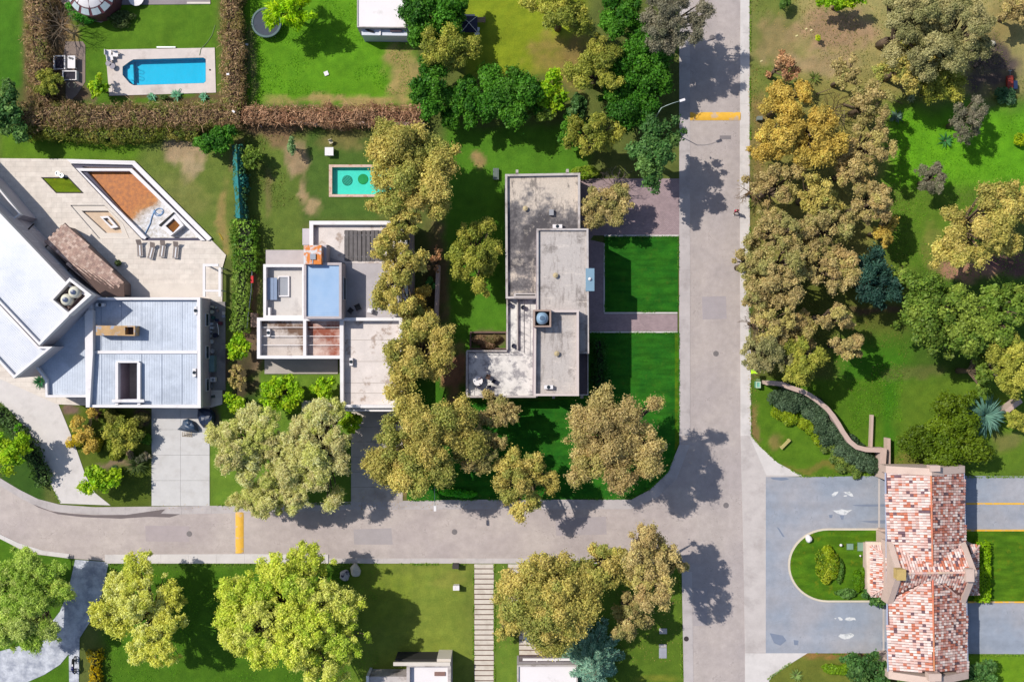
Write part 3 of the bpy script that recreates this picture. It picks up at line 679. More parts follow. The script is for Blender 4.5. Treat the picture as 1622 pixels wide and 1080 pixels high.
for i in range(5):
    m = MB(); x_ = 160+i*32; m.pbox(x_, 476, x_+.5, 555, 3.5, 3.535); m.build('roof_seam', surf('seam_grey', S(170, 180, 198), .6), H1)
    if not 180 < x_ < 224: m = MB(); m.pbox(x_, 561, x_+.5, 640, 3.62, 3.655); m.build('roof_seam', surf('seam_grey', S(170, 180, 198), .6), H1)
# terrace, drained pool, fire pit
TERR = [(-90, 250), (0, 251), (105, 252), (213, 255), (226, 268), (358, 404), (352, 425), (352, 640), (318, 650), (90, 640), (-90, 560)]
LAWNP = [(67, 282), (108, 282), (130, 305), (89, 305)]
m = MB(); m.pprism([TERR, [(112, 260), (214, 262), (331, 381.2), (226, 381)], LAWNP, PIT], -.05, .12); tag(m.build('terrace', M_TERR), kind='structure')
m = MB(); m.pprism([[(195, 449), (322, 449), (322, 470), (195, 470)]], .12, .135); tag(m.build('terrace_step', M_CREAM), kind='structure')
m = MB(); m.pprism([inset(LAWNP, -1), inset(LAWNP, .5)], 0, .16); tag(m.build('planter_edge', M_DARK), kind='structure')
sheet('lawn_patch', [LAWNP], .1, lawn_mat('patch_grass', S(118, 138, 25), S(100, 122, 22)))
pool1 = thing('drained_pool', 'angular drained swimming pool with rusty orange floor and white rims on the cream terrace', 'swimming pool', 220, 320)
RO = [(112, 260), (214, 262), (331, 381.2), (226, 381)]
m = MB(); m.pprism([[(105, 252), (213, 255), (216, 258), (110, 257)]], .0, .34); m.build('outer_rim', M_WHITE, pool1)
m = MB(); m.pprism([[(213, 255), (335, 377), (331, 381), (328, 381), (209, 261), (112, 259), (110, 256)]], 0, .32); m.build('outer_rim', M_WHITE, pool1)
m = MB(); m.pprism([RO, BASIN1], -.0, .02); m.build('overflow_channel', surf('channel_dark', S(60, 55, 85), .6), pool1)
inn = [(119, 266), (208, 267), (322, 379), (228, 379)]
m = MB(); m.pprism([[(120, 266.5), (209, 267), (325, 381), (318, 381), (205, 271), (127, 271), (232, 376), (229, 379), (224, 377)]], -.8, .28); m.build('inner_rim', M_WHITE, pool1)
M_RUST = surf('pool_floor', S(228, 222, 224), .7, .12, .6, 10, stain=S(188, 104, 24), stain_at=(.40, .48))
# pool floor: rust settles at the deep north-west end
mr, nt, b = newmat('pool_floor_rusty'); g = nd(nt, 'ShaderNodeNewGeometry'); sp = nd(nt, 'ShaderNodeSeparateXYZ'); nt.links.new(g.outputs['Position'], sp.inputs[0])
q0 = P(222, 320); dn_ = Vector((1, -.78)).normalized()
ma = nd(nt, 'ShaderNodeMath', operation='MULTIPLY'); ma.inputs[1].default_value = .62; nt.links.new(sp.outputs[0], ma.inputs[0])
mb_ = nd(nt, 'ShaderNodeMath', operation='MULTIPLY_ADD'); mb_.inputs[1].default_value = -.78; nt.links.new(sp.outputs[1], mb_.inputs[0]); nt.links.new(ma.outputs[0], mb_.inputs[2])
nz = noise(nt, .7, 5, .65); mc = nd(nt, 'ShaderNodeMath', operation='MULTIPLY_ADD'); mc.inputs[1].default_value = 2.4; nt.links.new(nz.outputs[0], mc.inputs[0]); nt.links.new(mb_.outputs[0], mc.inputs[2])
base_ = .62*q0[0]-.78*q0[1]+1.2
mm = nd(nt, 'ShaderNodeMapRange'); mm.inputs[1].default_value = base_-.35; mm.inputs[2].default_value = base_+1.9; nt.links.new(mc.outputs[0], mm.inputs[0])
r_ = ramp(nt, mm.outputs[0], [(0, S(190, 108, 10)), (.42, S(192, 120, 34)), (.58, S(190, 168, 150)), (1, S(222, 220, 224))]); n2_ = noise(nt, 2.2, 5, .7)
nt.links.new(mixc(nt, 1, r_.outputs[0], ramp(nt, n2_.outputs[0], [(.36, (.66, .6, .5)), (.62, (1.14, 1.14, 1.14))]).outputs[0], 'MULTIPLY'), b.inputs['Base Color']); b.inputs['Roughness'].default_value = .6
m = MB(); m.pprism([BASIN1], -.8, -.42); m.build('basin_floor', mr, pool1)
m = MB()
bw = [P(x, y)[:2] for x, y in BASIN1]
for i in range(4):
    a, b2 = bw[i], bw[(i+1) % 4]; m.face([(a[0], a[1], .1), (b2[0], b2[1], .1), (b2[0], b2[1], -.8), (a[0], a[1], -.8)])
m.build('basin_wall', M_WHITE, pool1)
tubp = [(251, 357), (275, 336), (291, 357), (270, 374)]
tub = thing('plunge_tub', 'square raised tub with brown water standing inside the drained pool', 'plunge tub', 272, 356)
m = MB(); m.pprism([tubp, [(262, 358), (275, 346), (285, 357), (274, 369)]], -.42, .35, bottom=False); m.build('rim', M_WHITE, tub)
m = MB(); m.pprism([[(262, 358), (275, 346), (285, 357), (274, 369)]], -.42, .05); m.build('water', surf('brown_water', S(140, 85, 20), .1, .3, 2), tub)
m = MB(); m.pprism([[(251, 357), (275, 336), (276, 338), (254, 359)]], .35, .45); m.build('ledge', M_DARK, tub)
hose = MB(); pts = []
for i in range(26):
    a = i/25*2*math.pi*1.6; rr = 6.5+2.5*math.sin(i*.5); pts.append(P(250+rr*math.cos(a), 335+rr*.8*math.sin(a), -.38))
for q in ((240, 345), (238, 354), (234, 362), (230, 370), (227, 374)): pts.append(P(q[0], q[1], -.36))
hose.tube(pts, .06, 5); tag(hose.build('hose', plain('hose_blue', S(120, 160, 205), .5), None, True), 'pale blue hose coiled on the floor of the drained pool', 'hose')
# fire pit: recess with inner bench and table
PITF = surf('pit_floor', S(228, 200, 172), .85, .15, 1.2)
m = MB(); m.pprism([PIT], -.6, -.4); tag(m.build('pit_floor', PITF), kind='structure')
m = MB(); pw = [P(x, y)[:2] for x, y in PIT]
for i in range(len(pw)):
    a, b2 = pw[i], pw[(i+1) % len(pw)]; m.face([(a[0], a[1], .12), (b2[0], b2[1], .12), (b2[0], b2[1], -.6), (a[0], a[1], -.6)])
tag(m.build('pit_wall', M_WHITE), kind='structure')
fp = thing('sunken_seat', 'cream stepped seat with a low white table sunk into the terrace beside the drained pool', 'seat', 160, 350)
m = MB(); m.pprism([PIT, [(129, 334), (171, 334), (189, 354), (193, 369), (167, 369)]], -.4, -.06); m.build('seat', M_CREAM, fp)
m = MB(); m.pprism([[(158, 343), (171, 342), (187, 360), (176, 362)], [(163, 346), (170, 345), (180, 357), (176, 358)]], -.4, .02); m.build('table', M_WHITE, fp)
# side yard slab and white pergola frame
sheet('side_paving', [rect(320, 478, 357, 618)], .135, surf('yard_grey', S(150, 144, 142), .9, .2, 1, stain=S(110, 105, 104), stain_at=(.5, .7)))
pg = thing('pergola', 'white square pergola frame over a patch of cream terrace at the corner of the house', 'pergola', 335, 450)
for a in ((321, 418, 325, 470), (346, 424, 350, 470), (325, 418, 346, 422), (325, 459, 346, 462)):
    m = MB(); m.pbox(*a, 2.5, 2.7); m.build('beam', M_WHITE, pg)
for x, y in ((323, 420), (348, 424), (348, 460)):
    m = MB(); c = P(x, y, 2.5); m.box(c[0]-.07, c[1]-.07, 0.1, c[0]+.07, c[1]+.07, 2.5); m.build('post', M_WHITE, pg)

# --- white modern house in the middle with a gridded flat roof
H2 = thing('modern_house', 'white flat-roofed house with framed roof cells and a rusty orange chimney cap', 'house', 540, 520)
M_RF = surf('stained_roof', S(236, 224, 218), .85, .14, .8, 10, stain=S(182, 162, 150), stain_at=(.56, .64), stain_scale=.55)
M_RFB = surf('brown_stained_roof', S(214, 200, 190), .85, .15, .8, 10, stain=S(120, 92, 74), stain_at=(.5, .62), stain_scale=.32)
M_RFR = surf('rust_stained_roof', S(222, 196, 184), .85, .15, .8, 10, stain=S(156, 84, 62), stain_at=(.46, .66), stain_scale=.36)
M_GREYF = surf('grey_terrace', S(196, 188, 190), .85, .08, .6, 12, stain=S(172, 164, 166), stain_at=(.5, .8))
RW = [(490, 350), (644, 350), (645, 506), (546, 506), (546, 417), (490, 417)]
PH = [(546, 366), (607, 366), (607, 413), (546, 413)]
m = MB(); m.pprism([RW, PH], 0, 3.17); m.build('wall', M_GREYW, H2)
m = MB(); m.pprism([inset(RW, .5), PH], 3.17, 3.2); m.build('roof', M_GREYF, H2)
m = MB(); m.pprism([[(495, 357), (640, 357), (640, 417), (548, 417), (500, 400)], [(545.5, 365.5), (607.5, 365.5), (607.5, 413.5), (545.5, 413.5)]], 3.2, 3.24); m.build('roof', M_RF, H2)
m = MB(); m.pprism([[(490, 350), (644, 350), (646, 480), (641, 480), (640, 356), (496, 356), (496, 390), (490, 390)]], 3.1, 3.9, bottom=True); m.build('parapet', M_WHITE, H2)
m = MB(); m.pbox(547, 367, 606, 412, .02, .1); m.build('patio_floor', M_GREYF, H2)
for i in range(9):
    m = MB(); m.pbox(546.5+i*6.75+R.uniform(-.3, .3), 364.5+R.uniform(0, 1), 546.5+i*6.75+5.6, 413.5+R.uniform(-1, .6), 3.26, 3.32+R.uniform(0, .03)); m.build('plank', surf('grey_plank', S(118, 112, 112), .9, .3, 2, 10, stretch=(1, .1, 1)), H2)
for y in (372, 406):
    m = MB(); m.pbox(545, y, 608, y+1.5, 3.1, 3.245); m.build('beam', M_WHITE, H2)
m = MB(); m.pprism([rect(479, 362, 490, 388)], 0, 3.0); m.build('wall', M_GREYW, H2)
m = MB(); m.pprism([rect(421, 396, 484, 420)], 0, 2.6); m.build('wall', surf('ledge_grey', S(200, 188, 186), .85, .1), H2)
m = MB(); m.pprism([rect(481, 388.5, 509, 418.5)], 2.5, 6.9); m.build('chimney', surf('orange_cap', S(226, 226, 226), .6, .1, 2, stain=S(228, 128, 30), stain_at=(.44, .54), stain_scale=1.1), H2)
m = MB(); m.pprism([rect(491, 402, 500, 411)], 6.9, 7.05); m.build('chimney_hatch', plain('cap_grey', S(160, 165, 175)), H2)
m = MB(); m.pprism([rect(494, 411, 496, 418)], 6.9, 6.95); m.build('chimney_strap', plain('cap_grey', S(160, 165, 175)), H2)
m = MB(); m.pprism([rect(509, 388, 517, 416)], 3.2, 5.6); m.build('stair_head', M_GREYW, H2)
m = MB(); m.pprism([rect(517, 388, 520, 414)], 3.2, 4.0); m.build('roof_curb', M_DARK, H2)
walls(H2, [(417, 418.5), (483, 418.5), (483, 504), (417, 504)], 4.1, t=4.5, floor_z=3.2, floor_mat=surf('pale_roof', S(220, 212, 206), .85, .1, .6, stain=S(184, 176, 172), stain_at=(.5, .62), stain_scale=.3))
m = MB(); m.pprism([rect(440, 437, 458, 470), rect(442, 439, 456, 468)], 3.2, 3.42); m.build('skylight_frame', M_WHITE, H2)
m = MB(); m.pbox(442, 439, 456, 468, 3.2, 3.3); m.build('skylight_pane', plain('grey_glass', S(170, 172, 178), .25), H2)
for i in range(3):
    m = MB(); m.pbox(423+i*5.4, 440, 428+i*5.4, 475, 3.6-.0, 3.64); m.build('glass_panel', plain('blue_glass', S(150, 165, 190), .15), H2)
m = MB(); m.pbox(424, 487, 428, 503, 3.2, 3.9); m.build('roof_box', M_WHITE, H2)
BLK = [(481, 416), (541, 416), (541, 505), (481, 505)]
walls(H2, BLK, 6.2, t=4, floor_z=5.95, floor_mat=surf('blue_sheet', S(164, 196, 232), .4, .05, .6, stain=S(180, 206, 236), stain_at=(.4, .7), metal=.1, bump=.05), pmat=surf('grey_parapet', S(196, 184, 184), .8), mat=M_GREYW)
ribs(H2, [(485.5, 421), (536.5, 421), (536.5, 500), (485.5, 500)], 5.95, .22, (1, 0), surf('blue_sheet', S(160, 192, 230), .45), w=.05, h=.04)
e = wpoly(BLK, 6.2); window(H2, e[2], e[1], 3.5, 2.6, 1.9, .55, .02)
F2 = [(407, 503), (541, 503), (541, 568), (407, 568)]
m = MB(); m.pprism([F2], 0, 3.5); m.build('wall', M_GREYW, H2)
m = MB(); m.pbox(411, 507, 482, 565, 3.45, 3.53); m.build('roof', M_RFB, H2)
m = MB(); m.pbox(484, 507, 538, 565, 3.45, 3.53); m.build('roof', M_RFR, H2)
m = MB(); m.pprism([F2, rect(412, 508, 480, 563), rect(485, 508, 538, 563)], 3.5, 4.35, bottom=True); m.build('parapet', M_WHITE, H2)
for y in (518, 532, 546):
    for a, b2 in ((412, 480), (485, 538)):
        m = MB(); m.pbox(a, y, b2, y+.8, 3.9, 3.95); m.build('roof_cable', M_WHITE, H2)
F3 = [(538, 503), (637, 503), (638, 646), (539, 646)]
m = MB(); m.pprism([F3], 0, 3.5); m.build('wall', M_GREYW, H2)
m = MB(); m.pprism([inset(F3, 1)], 3.45, 3.54); m.build('roof', M_RF, H2)
m = MB(); m.pprism([F3, [(544, 508), (632, 508), (633, 641), (544, 641)]], 3.5, 4.45, bottom=True); m.build('parapet', M_WHITE, H2)
for y in (538, 572, 606, 622):
    m = MB(); m.pbox(544, y, 633, y+.7, 3.54, 3.56); m.build('roof_seam', surf('seam', S(190, 178, 170)), H2)
m = MB(); m.pbox(541, 647.5, 634, 651.5, 2.9, 3.9); m.build('canopy', M_WHITE, H2)
ac_unit(H2, 556, 573, 3.54, 5, 12); ac_unit(H2, 425, 527, 3.53, 5, 12); ac_unit(H2, 632, 387, 3.24, 6, 11)
m = MB(); m.pbox(419, 568, 535, 592, 0, .14); m.build('porch_floor', surf('porch', S(190, 180, 172), .85, .1), H2)
m = MB(); m.pbox(478, 635, 541, 651, 0, 1.0); m.build('garden_wall', surf('wall_top', S(214, 206, 196), .85, .1), H2)
m = MB(); m.pbox(347+33, 497, 395+22, 503, 0, .1) if False else None
e = wpoly([(407, 568), (541, 568)], 3.5); window(H2, e[0], e[1], .3, 3.4, 2.2, .35, .02)
e = wpoly([(539, 646), (638, 646)], 3.5); window(H2, e[0], e[1], .05, 4.8, 2.4, .6, .02, mat=surf('garage2', S(70, 70, 110), .5))

# --- grey flat-roofed house in the centre
H3 = thing('flat_roofed_house', 'long house with weathered grey flat roofs beside the deep green square lawns', 'house', 860, 450)
M_OLD = surf('dirty_membrane', S(186, 176, 168), .9, .2, .9, 8, stain=S(92, 86, 84), stain_at=(.44, .58), stain_scale=.22, bump=.3)
mo, nt, b = newmat('folded_membrane')
n_a = noise(nt, .55, 6, .7, sx=(2.6, .5, 1)); n_b = noise(nt, .45, 6, .72); n_c = noise(nt, 7, 4, .7); n_d = noise(nt, .9, 5, .75, sx=(.6, 2.4, 1))
c_ = mixc(nt, ramp(nt, n_a.outputs[0], [(.36, (.75,)*3), (.47, (0, 0, 0))]).outputs[0], S(200, 190, 184), S(150, 140, 134))
c_ = mixc(nt, ramp(nt, n_b.outputs[0], [(.55, (0, 0, 0)), (.66, (.7,)*3)]).outputs[0], c_, S(122, 112, 106))
c_ = mixc(nt, ramp(nt, n_d.outputs[0], [(.58, (0, 0, 0)), (.63, (.6,)*3)]).outputs[0], c_, S(224, 212, 202))
c_ = mixc(nt, 1, c_, ramp(nt, n_c.outputs[0], [(.3, (.86,)*3), (.7, (1.1,)*3)]).outputs[0], 'MULTIPLY')
nt.links.new(c_, b.inputs['Base Color']); b.inputs['Roughness'].default_value = .85; bp = nd(nt, 'ShaderNodeBump'); bp.inputs['Strength'].default_value = .45; bp.inputs['Distance'].default_value = .08
nt.links.new(n_a.outputs[0], bp.inputs['Height']); nt.links.new(bp.outputs[0], b.inputs['Normal']); M_FOLD = mo
# older, blacker membrane: cream at the north end, soot-dark sheets, pale wrinkles
mo2, nt, b = newmat('sooty_membrane')
n_a = noise(nt, .22, 6, .7); n_b = noise(nt, .8, 6, .75, sx=(2.2, .55, 1)); n_c = noise(nt, 7, 4, .7); n_d = noise(nt, .5, 6, .75)
g = nd(nt, 'ShaderNodeNewGeometry'); sp = nd(nt, 'ShaderNodeSeparateXYZ'); nt.links.new(g.outputs['Position'], sp.inputs[0])
mr_ = nd(nt, 'ShaderNodeMapRange'); mr_.inputs[1].default_value = P(0, 350, 4.5)[1]; mr_.inputs[2].default_value = P(0, 280, 4.5)[1]; mr_.inputs[4].default_value = .22; nt.links.new(sp.outputs[1], mr_.inputs[0])
ad = nd(nt, 'ShaderNodeMath', operation='ADD'); nt.links.new(n_a.outputs[0], ad.inputs[0]); nt.links.new(mr_.outputs[0], ad.inputs[1])
c_ = ramp(nt, ad.outputs[0], [(.47, S(84, 80, 83)), (.55, S(124, 118, 118)), (.64, S(216, 200, 184))]).outputs[0]
c_ = mixc(nt, ramp(nt, n_b.outputs[0], [(.36, (.7,)*3), (.46, (0, 0, 0))]).outputs[0], c_, S(84, 78, 78))
c_ = mixc(nt, ramp(nt, n_d.outputs[0], [(.58, (0, 0, 0)), (.64, (.55,)*3)]).outputs[0], c_, S(196, 184, 172))
c_ = mixc(nt, 1, c_, ramp(nt, n_c.outputs[0], [(.3, (.84,)*3), (.7, (1.14,)*3)]).outputs[0], 'MULTIPLY')
nt.links.new(c_, b.inputs['Base Color']); b.inputs['Roughness'].default_value = .9; bp = nd(nt, 'ShaderNodeBump'); bp.inputs['Strength'].default_value = .4; bp.inputs['Distance'].default_value = .06
nt.links.new(n_b.outputs[0], bp.inputs['Height']); nt.links.new(bp.outputs[0], b.inputs['Normal']); M_OLD = mo2
M_PGREY = surf('aged_parapet', S(206, 196, 192), .85, .12, .9, stain=S(160, 148, 142), stain_at=(.5, .66), stain_scale=.7)
M_MAUVE = surf('mauve_wall', S(170, 145, 160), .85, .1)
walls(H3, [(800, 276), (919, 274), (919, 473), (801, 473)], 4.9, t=3.5, floor_z=4.5, floor_mat=M_OLD, pmat=M_PGREY, mat=M_MAUVE)
walls(H3, [(850, 362), (932, 362), (933, 560), (850, 560)], 7.4, t=3, floor_z=7.1, floor_mat=M_FOLD, pmat=M_PGREY, mat=M_MAUVE)
walls(H3, [(846, 491), (917, 491), (917, 627), (845, 627)], 8.8, t=3.6, floor_z=8.1, floor_mat=M_FOLD, pmat=surf('cream_parapet', S(222, 206, 200), .85, .08), mat=M_MAUVE)
walls(H3, [(916, 556), (932, 556), (932, 626), (916, 626)], 6.0, t=1.5, floor_z=5.7, floor_mat=surf('lead', S(108, 98, 104), .8, .2, 2, stretch=(1, .1, 1)), pmat=M_PGREY, mat=M_MAUVE)
M_DW = surf('dirt_shade_white_floor', S(238, 232, 226), .85, .2, 1.4, stain=S(160, 156, 158), stain_at=(.48, .6), stain_scale=.9)  # grey blotches: dirt and dappled tree shade put into the floor colour
m = MB(); m.pprism([[(803, 470), (852, 470), (852, 629), (739, 629), (739, 555), (803, 555)]], 0, 3.4); m.build('wall', M_MAUVE, H3)
m = MB(); m.pprism([inset([(803, 470), (852, 470), (852, 629), (739, 629), (739, 555), (803, 555)], .5)], 3.38, 3.43); m.build('roof', M_DW, H3)
for a in ((739, 554.5, 803, 557), (738, 557, 741, 629), (741, 626.5, 849, 629.5), (802, 473, 804.5, 554), (818.5, 474, 820.5, 554)):
    m = MB(); m.pbox(*a, 3.43, 3.85); m.build('parapet', M_PGREY, H3)
# terrace railings: posts and rails along the steps
for (x0, y0, x1, y1, n) in ((821, 475, 821, 553, 8), (742, 558, 820, 558, 9), (742, 560, 742, 624, 7), (831, 476, 831, 560, 8)):
    m = MB(); m.tube([P(x0, y0, 4.3), P(x1, y1, 4.3)], .025, 4); 
    for i in range(n+1): q = P(x0+(x1-x0)*i/n, y0+(y1-y0)*i/n, 4.3); m.tube([(q[0], q[1], 3.43), q], .02, 4)
    m.build('railing', plain('rail_dark', S(90, 82, 84)), H3)
m = MB(); m.pbox(817, 466.5, 848, 468.5, 4.5, 4.95); m.build('roof_vent', M_DARK, H3)
m = MB(); m.pprism([rect(814, 464.5, 851, 471), rect(817, 466.5, 848, 468.5)], 4.5, 5.0); m.build('vent_frame', M_PGREY, H3)
m = MB(); m.pprism([rect(928, 425, 941.5, 461)], 6.2, 7.5, bottom=True); m.build('bay_roof', plain('bay_blue', S(134, 166, 186), .4), H3)
m = MB(); c = P(934.5, 442, 7.6); m.lathe(c, [(.16, 7.5), (.2, 7.6), (.1, 7.75), (.02, 7.8)], 8); m.build('vent_cap', M_WHITE, H3)
TK = rect(845, 490.5, 873, 518)
m = MB(); m.pprism([TK, inset(TK, 2.5)], 8.1, 9.7, bottom=True); m.build('tank_enclosure', surf('enclosure', S(176, 150, 136), .8), H3)
m = MB(); m.pprism([inset(TK, 2)], 8.1, 8.3); m.build('enclosure_floor', M_DARK, H3)
c = P(859, 504, 9.7); m = MB(); m.lathe(c, [(.66, 8.3), (.7, 8.5), (.7, 9.3), (.6, 9.55), (.42, 9.62), (.4, 9.7), (.3, 9.72)], 24); wt = m.build('water_tank', plain('tank_blue', S(150, 180, 205), .4), H3, True)
m = MB(); m.lathe(c, [(.28, 9.72), (.28, 9.78), (.1, 9.8)], 16); l = m.build('lid', plain('tank_lid2', S(90, 112, 135), .4), None); l.location = Vector(l.location)-Vector(H3.location); l.parent = wt
ac_unit(H3, 883, 358.5, 4.52, 15, 6); ac_unit(H3, 869, 613, 8.12, 14, 6)
m = MB(); m.pbox(870, 332, 877, 341, 4.5, 4.95); m.build('roof_hatch', plain('hatch', S(165, 165, 170)), H3)
for x, y, z in ((882, 560, 8.12), (880, 436, 7.12), (832, 330, 4.52)):
    c = P(x, y, z+.4); m = MB(); m.lathe(c, [(.2, z), (.2, z+.3), (.3, z+.32), (.05, z+.45)], 8); m.build('roof_vent', surf('vent_cream', S(200, 180, 140)), H3)
for x, y in ((819, 272), (899, 271), (877, 629), (922, 629)):
    m = MB(); m.pbox(x-2, y-3, x+2, y+2, 3.6, 4.6); m.build('downpipe_head', M_PGREY, H3)
e = wpoly([(933, 362), (933, 560)], 7.4)
for t, z, w in ((.15, 4.3, 1.6), (.6, 4.3, 2.0), (.85, 4.3, 1.6), (.15, 1, 1.6), (.7, .1, 1.1), (.85, 1, 1.6)): window(H3, e[1], e[0], z, w, 1.5 if z > .5 else 2.2, 1-t, .02)
e = wpoly([(739, 629), (849, 629)], 3.4)
for t in (.2, .5, .8): window(H3, e[0], e[1], .9, 1.6, 1.3, t, .02)

# --- white-roofed garden house at the top
H4 = thing('garden_house', 'small house with a plain white roof beside the round dark tree at the top', 'house', 605, 10)
walls(H4, [(565.5, -60), (643, -60), (643, 44.5), (565.5, 43.5)], 3.2, t=1.5, floor_z=3.1, floor_mat=surf('bright_white_roof', S(248, 240, 240), .8, .05, .5, stain=S(214, 205, 200), stain_at=(.6, .75)), pmat=M_PGREY, mat=M_MAUVE)
m = MB(); m.pprism([[(572, 38), (645, 38), (645, 57), (573, 56)]], 0, 2.4); m.build('deck', plain('deck_white', S(222, 226, 236)), H4)
m = MB(); m.pbox(601, 46, 603, 56, 2.4, 2.6); m.build('deck_divider', M_WHITE, H4)
m = MB(); m.pbox(618, 46, 636, 50, 2.4, 2.7); m.build('deck_bench', surf('bench_mauve', S(120, 100, 110)), H4)
m = MB(); m.tube([P(579, 46, 2.5), P(584, 49, 2.5), P(592, 51, 2.5)], .12, 5); m.build('rolled_hose', M_DARK, H4)
m = MB(); m.pbox(639, 8, 646, 10, 3.2, 3.35); m.build('roof_bracket', M_WHITE, H4)
# --- houses cut by the lower edge
H5 = thing('white_house', 'white flat-roofed house at the lower edge, left of the long plank path', 'house', 660, 1070)
walls(H5, [(644, 1051), (714, 1051), (714, 1130), (644, 1130)], 3.5, t=5, floor_z=2.9, floor_mat=surf('bright_white_roof', S(248, 240, 240), .8), pmat=M_PGREY)
m = MB(); m.pbox(623, 1048.5, 713, 1054, 3.5, 3.7); m.build('canopy', M_CREAM, H5)
m = MB(); m.pbox(626, 1043.5, 692, 1048, 0, 2.7); m.build('dark_gap_strip', M_DARK, H5)  # near-black block filling the gap in front of the white roof
m = MB(); m.pbox(692, 1043, 714, 1048.4, 0, 3.3); m.build('wall', M_CREAM, H5)
m = MB(); m.pbox(688, 1064, 705, 1070, 2.9, 3.05); m.build('roof_patch', surf('rust_patch', S(150, 115, 105)), H5)
m = MB(); m.pbox(584, 1071, 644, 1130, 0, 2.6); m.build('wall', M_PGREY, H5)
m = MB(); m.pbox(586, 1065, 643, 1070.6, 0, .6); m.build('planting_strip', surf('soil_brown', S(125, 92, 78), .95, .3, 3), H5)
m = MB(); m.pbox(580, 1070, 584, 1130, 0, 2.9); m.build('parapet', M_WHITE, H5)
H6 = thing('white_house', 'white-roofed house at the lower edge between the short plank driveway and the blue spruce', 'house', 865, 1070)
walls(H6, [(819, 1053), (915, 1053), (915, 1130), (819, 1130)], 3.5, t=2.5, floor_z=3.3, floor_mat=surf('bright_white_roof', S(248, 240, 240), .8), pmat=M_PGREY)
m = MB(); m.pbox(828, 1042.5, 912, 1046, 2.4, 2.6); m.build('canopy', M_WHITE, H6)
m = MB(); m.pbox(822, 1047, 912, 1052, 0, 2.2); m.build('glazing', surf('tinted_glass', S(110, 95, 110), .2), H6)
for x in (850, 879):
    m = MB(); m.pbox(x, 1046.2, x+1.2, 1052.4, 2.2, 2.35); m.build('mullion', M_WHITE, H6)
# --- round conservatory at the top left
H7 = thing('conservatory', 'round conservatory with white dome, maroon ribs and glass panels at the top left', 'conservatory', 142, -10)
c0 = P(142, -14, 3)
sheet('patio', [[(100, -60), (98, 0), (112, 14), (135, 27), (160, 33), (178, 26), (192, 8), (333, 7), (333, -60)]], .06, surf('grey_patio', S(158, 146, 148), .85, .12, .8, stain=S(136, 126, 128)))
sheet('patio_edging', [[(100, 0), (96, 2), (108, 15), (133, 30), (160, 36), (165, 33), (160, 31), (135, 25), (112, 12)]], .1, surf('edge_beige', S(196, 170, 150), .85))
sheet('patio_edging', [rect(296, 3.5, 333, 6.5)], .1, M_CREAM)
M_MAR = plain('maroon', S(112, 66, 70), .5)
m = MB(); m.lathe(c0, [(2.55, 0), (2.55, 2.5)], 32, cap=False); m.build('wall', M_MAR, H7)
m = MB(); m.lathe(c0, [(2.75, 2.5), (2.0, 3.0), (1.95, 3.05)], 32, cap=False); m.build('rib_ring', M_MAR, H7)
for i in range(12):
    a0 = math.radians(i*30-90+4); a1 = math.radians(i*30-90+26); m = MB()
    pts = [(c0[0]+r*math.cos(a), c0[1]+r*math.sin(a), z) for r, z, aa in ((2.68, 2.6, 0), (2.08, 3.02, 1)) for a in ((a0, (a0+a1)/2, a1) if not aa else (a1, (a0+a1)/2, a0))]
    m.face(pts); m.build('pane', plain('pale_pane', S(200, 214, 216), .2), H7)
for i in range(8):
    a = math.radians(i*45); m = MB(); m.tube([(c0[0]+1.95*math.cos(a), c0[1]+1.95*math.sin(a), 3.06), (c0[0]+1.0*math.cos(a), c0[1]+1.0*math.sin(a), 3.5), (c0[0], c0[1], 3.65)], .06, 4); m.build('rib', plain('dome_rib', S(170, 130, 140)), H7)
m = MB(); m.lathe(c0, [(1.98, 3.02), (1.6, 3.28), (1.0, 3.48), (.3, 3.6)], 28); m.build('dome', M_WHITE, H7, True)
m = MB(); q = P(216, -2, .5); m.lathe(q, [(.5, .06), (.55, .5), (.9, .55), (.9, .6)], 16); tag(m.build('round_table', M_WHITE), 'round white table cut by the top edge on the grey patio', 'table')

# ------------------------------------------------------------------ pools
def pool(name, label, deck, inner, water, tint, tile, coping_mat, zwat=-.1, depth=.8, px=0, py=0, zc=.08):
    root = thing(name, label, 'swimming pool', px, py)
    m = MB(); m.pprism([deck, inner], -.1, zc); m.build('coping', coping_mat, root)
    m = MB(); pw = [P(x, y)[:2] for x, y in inner]; ar = sum(pw[i][0]*pw[(i+1) % len(pw)][1]-pw[(i+1) % len(pw)][0]*pw[i][1] for i in range(len(pw)))
    for i in range(len(pw)):
        a, b2 = pw[i], pw[(i+1) % len(pw)]; m.face([(a[0], a[1], zc-.01), (b2[0], b2[1], zc-.01), (b2[0], b2[1], -depth), (a[0], a[1], -depth)])
    m.prism([pw], None, -depth); m.build('basin', tile, root)
    m = MB(); m.prism([pw], None, zwat); m.build('water', water, root)
    return root
WT1 = water_mat('pool_water', (.42, .86, .95)); WT2 = water_mat('pool_water_green', (.55, .92, .88))
TIL1 = surf('blue_basin', S(40, 190, 215, 1.15), .5, .07, 1.0, 6, bump=.02); TIL2 = surf('turquoise_basin', S(120, 222, 208, 1.15), .5, .08, 1.0, 6, bump=.02)
IN1 = [(211, 94.5), (322, 91.5), (326, 94), (326, 129), (323, 132), (212, 135.5), (205, 132), (194, 119), (194, 106), (205, 98)]
p1 = pool('swimming_pool', 'bright blue pool with an angled shallow end on a pale deck at the top left', [(167, 79), (340, 76), (342, 147), (173, 152)], IN1, WT1, None, TIL1, surf('pool_deck', S(226, 212, 204), .8, .12, 1, stain=S(196, 180, 172), stain_at=(.54, .7)), px=260, py=113)
m = MB(); m.pprism([[(196, 106), (205, 99), (211, 96), (212, 134), (205, 130.5), (196, 119)]], -.8, -.45); m.build('step', TIL1, p1)
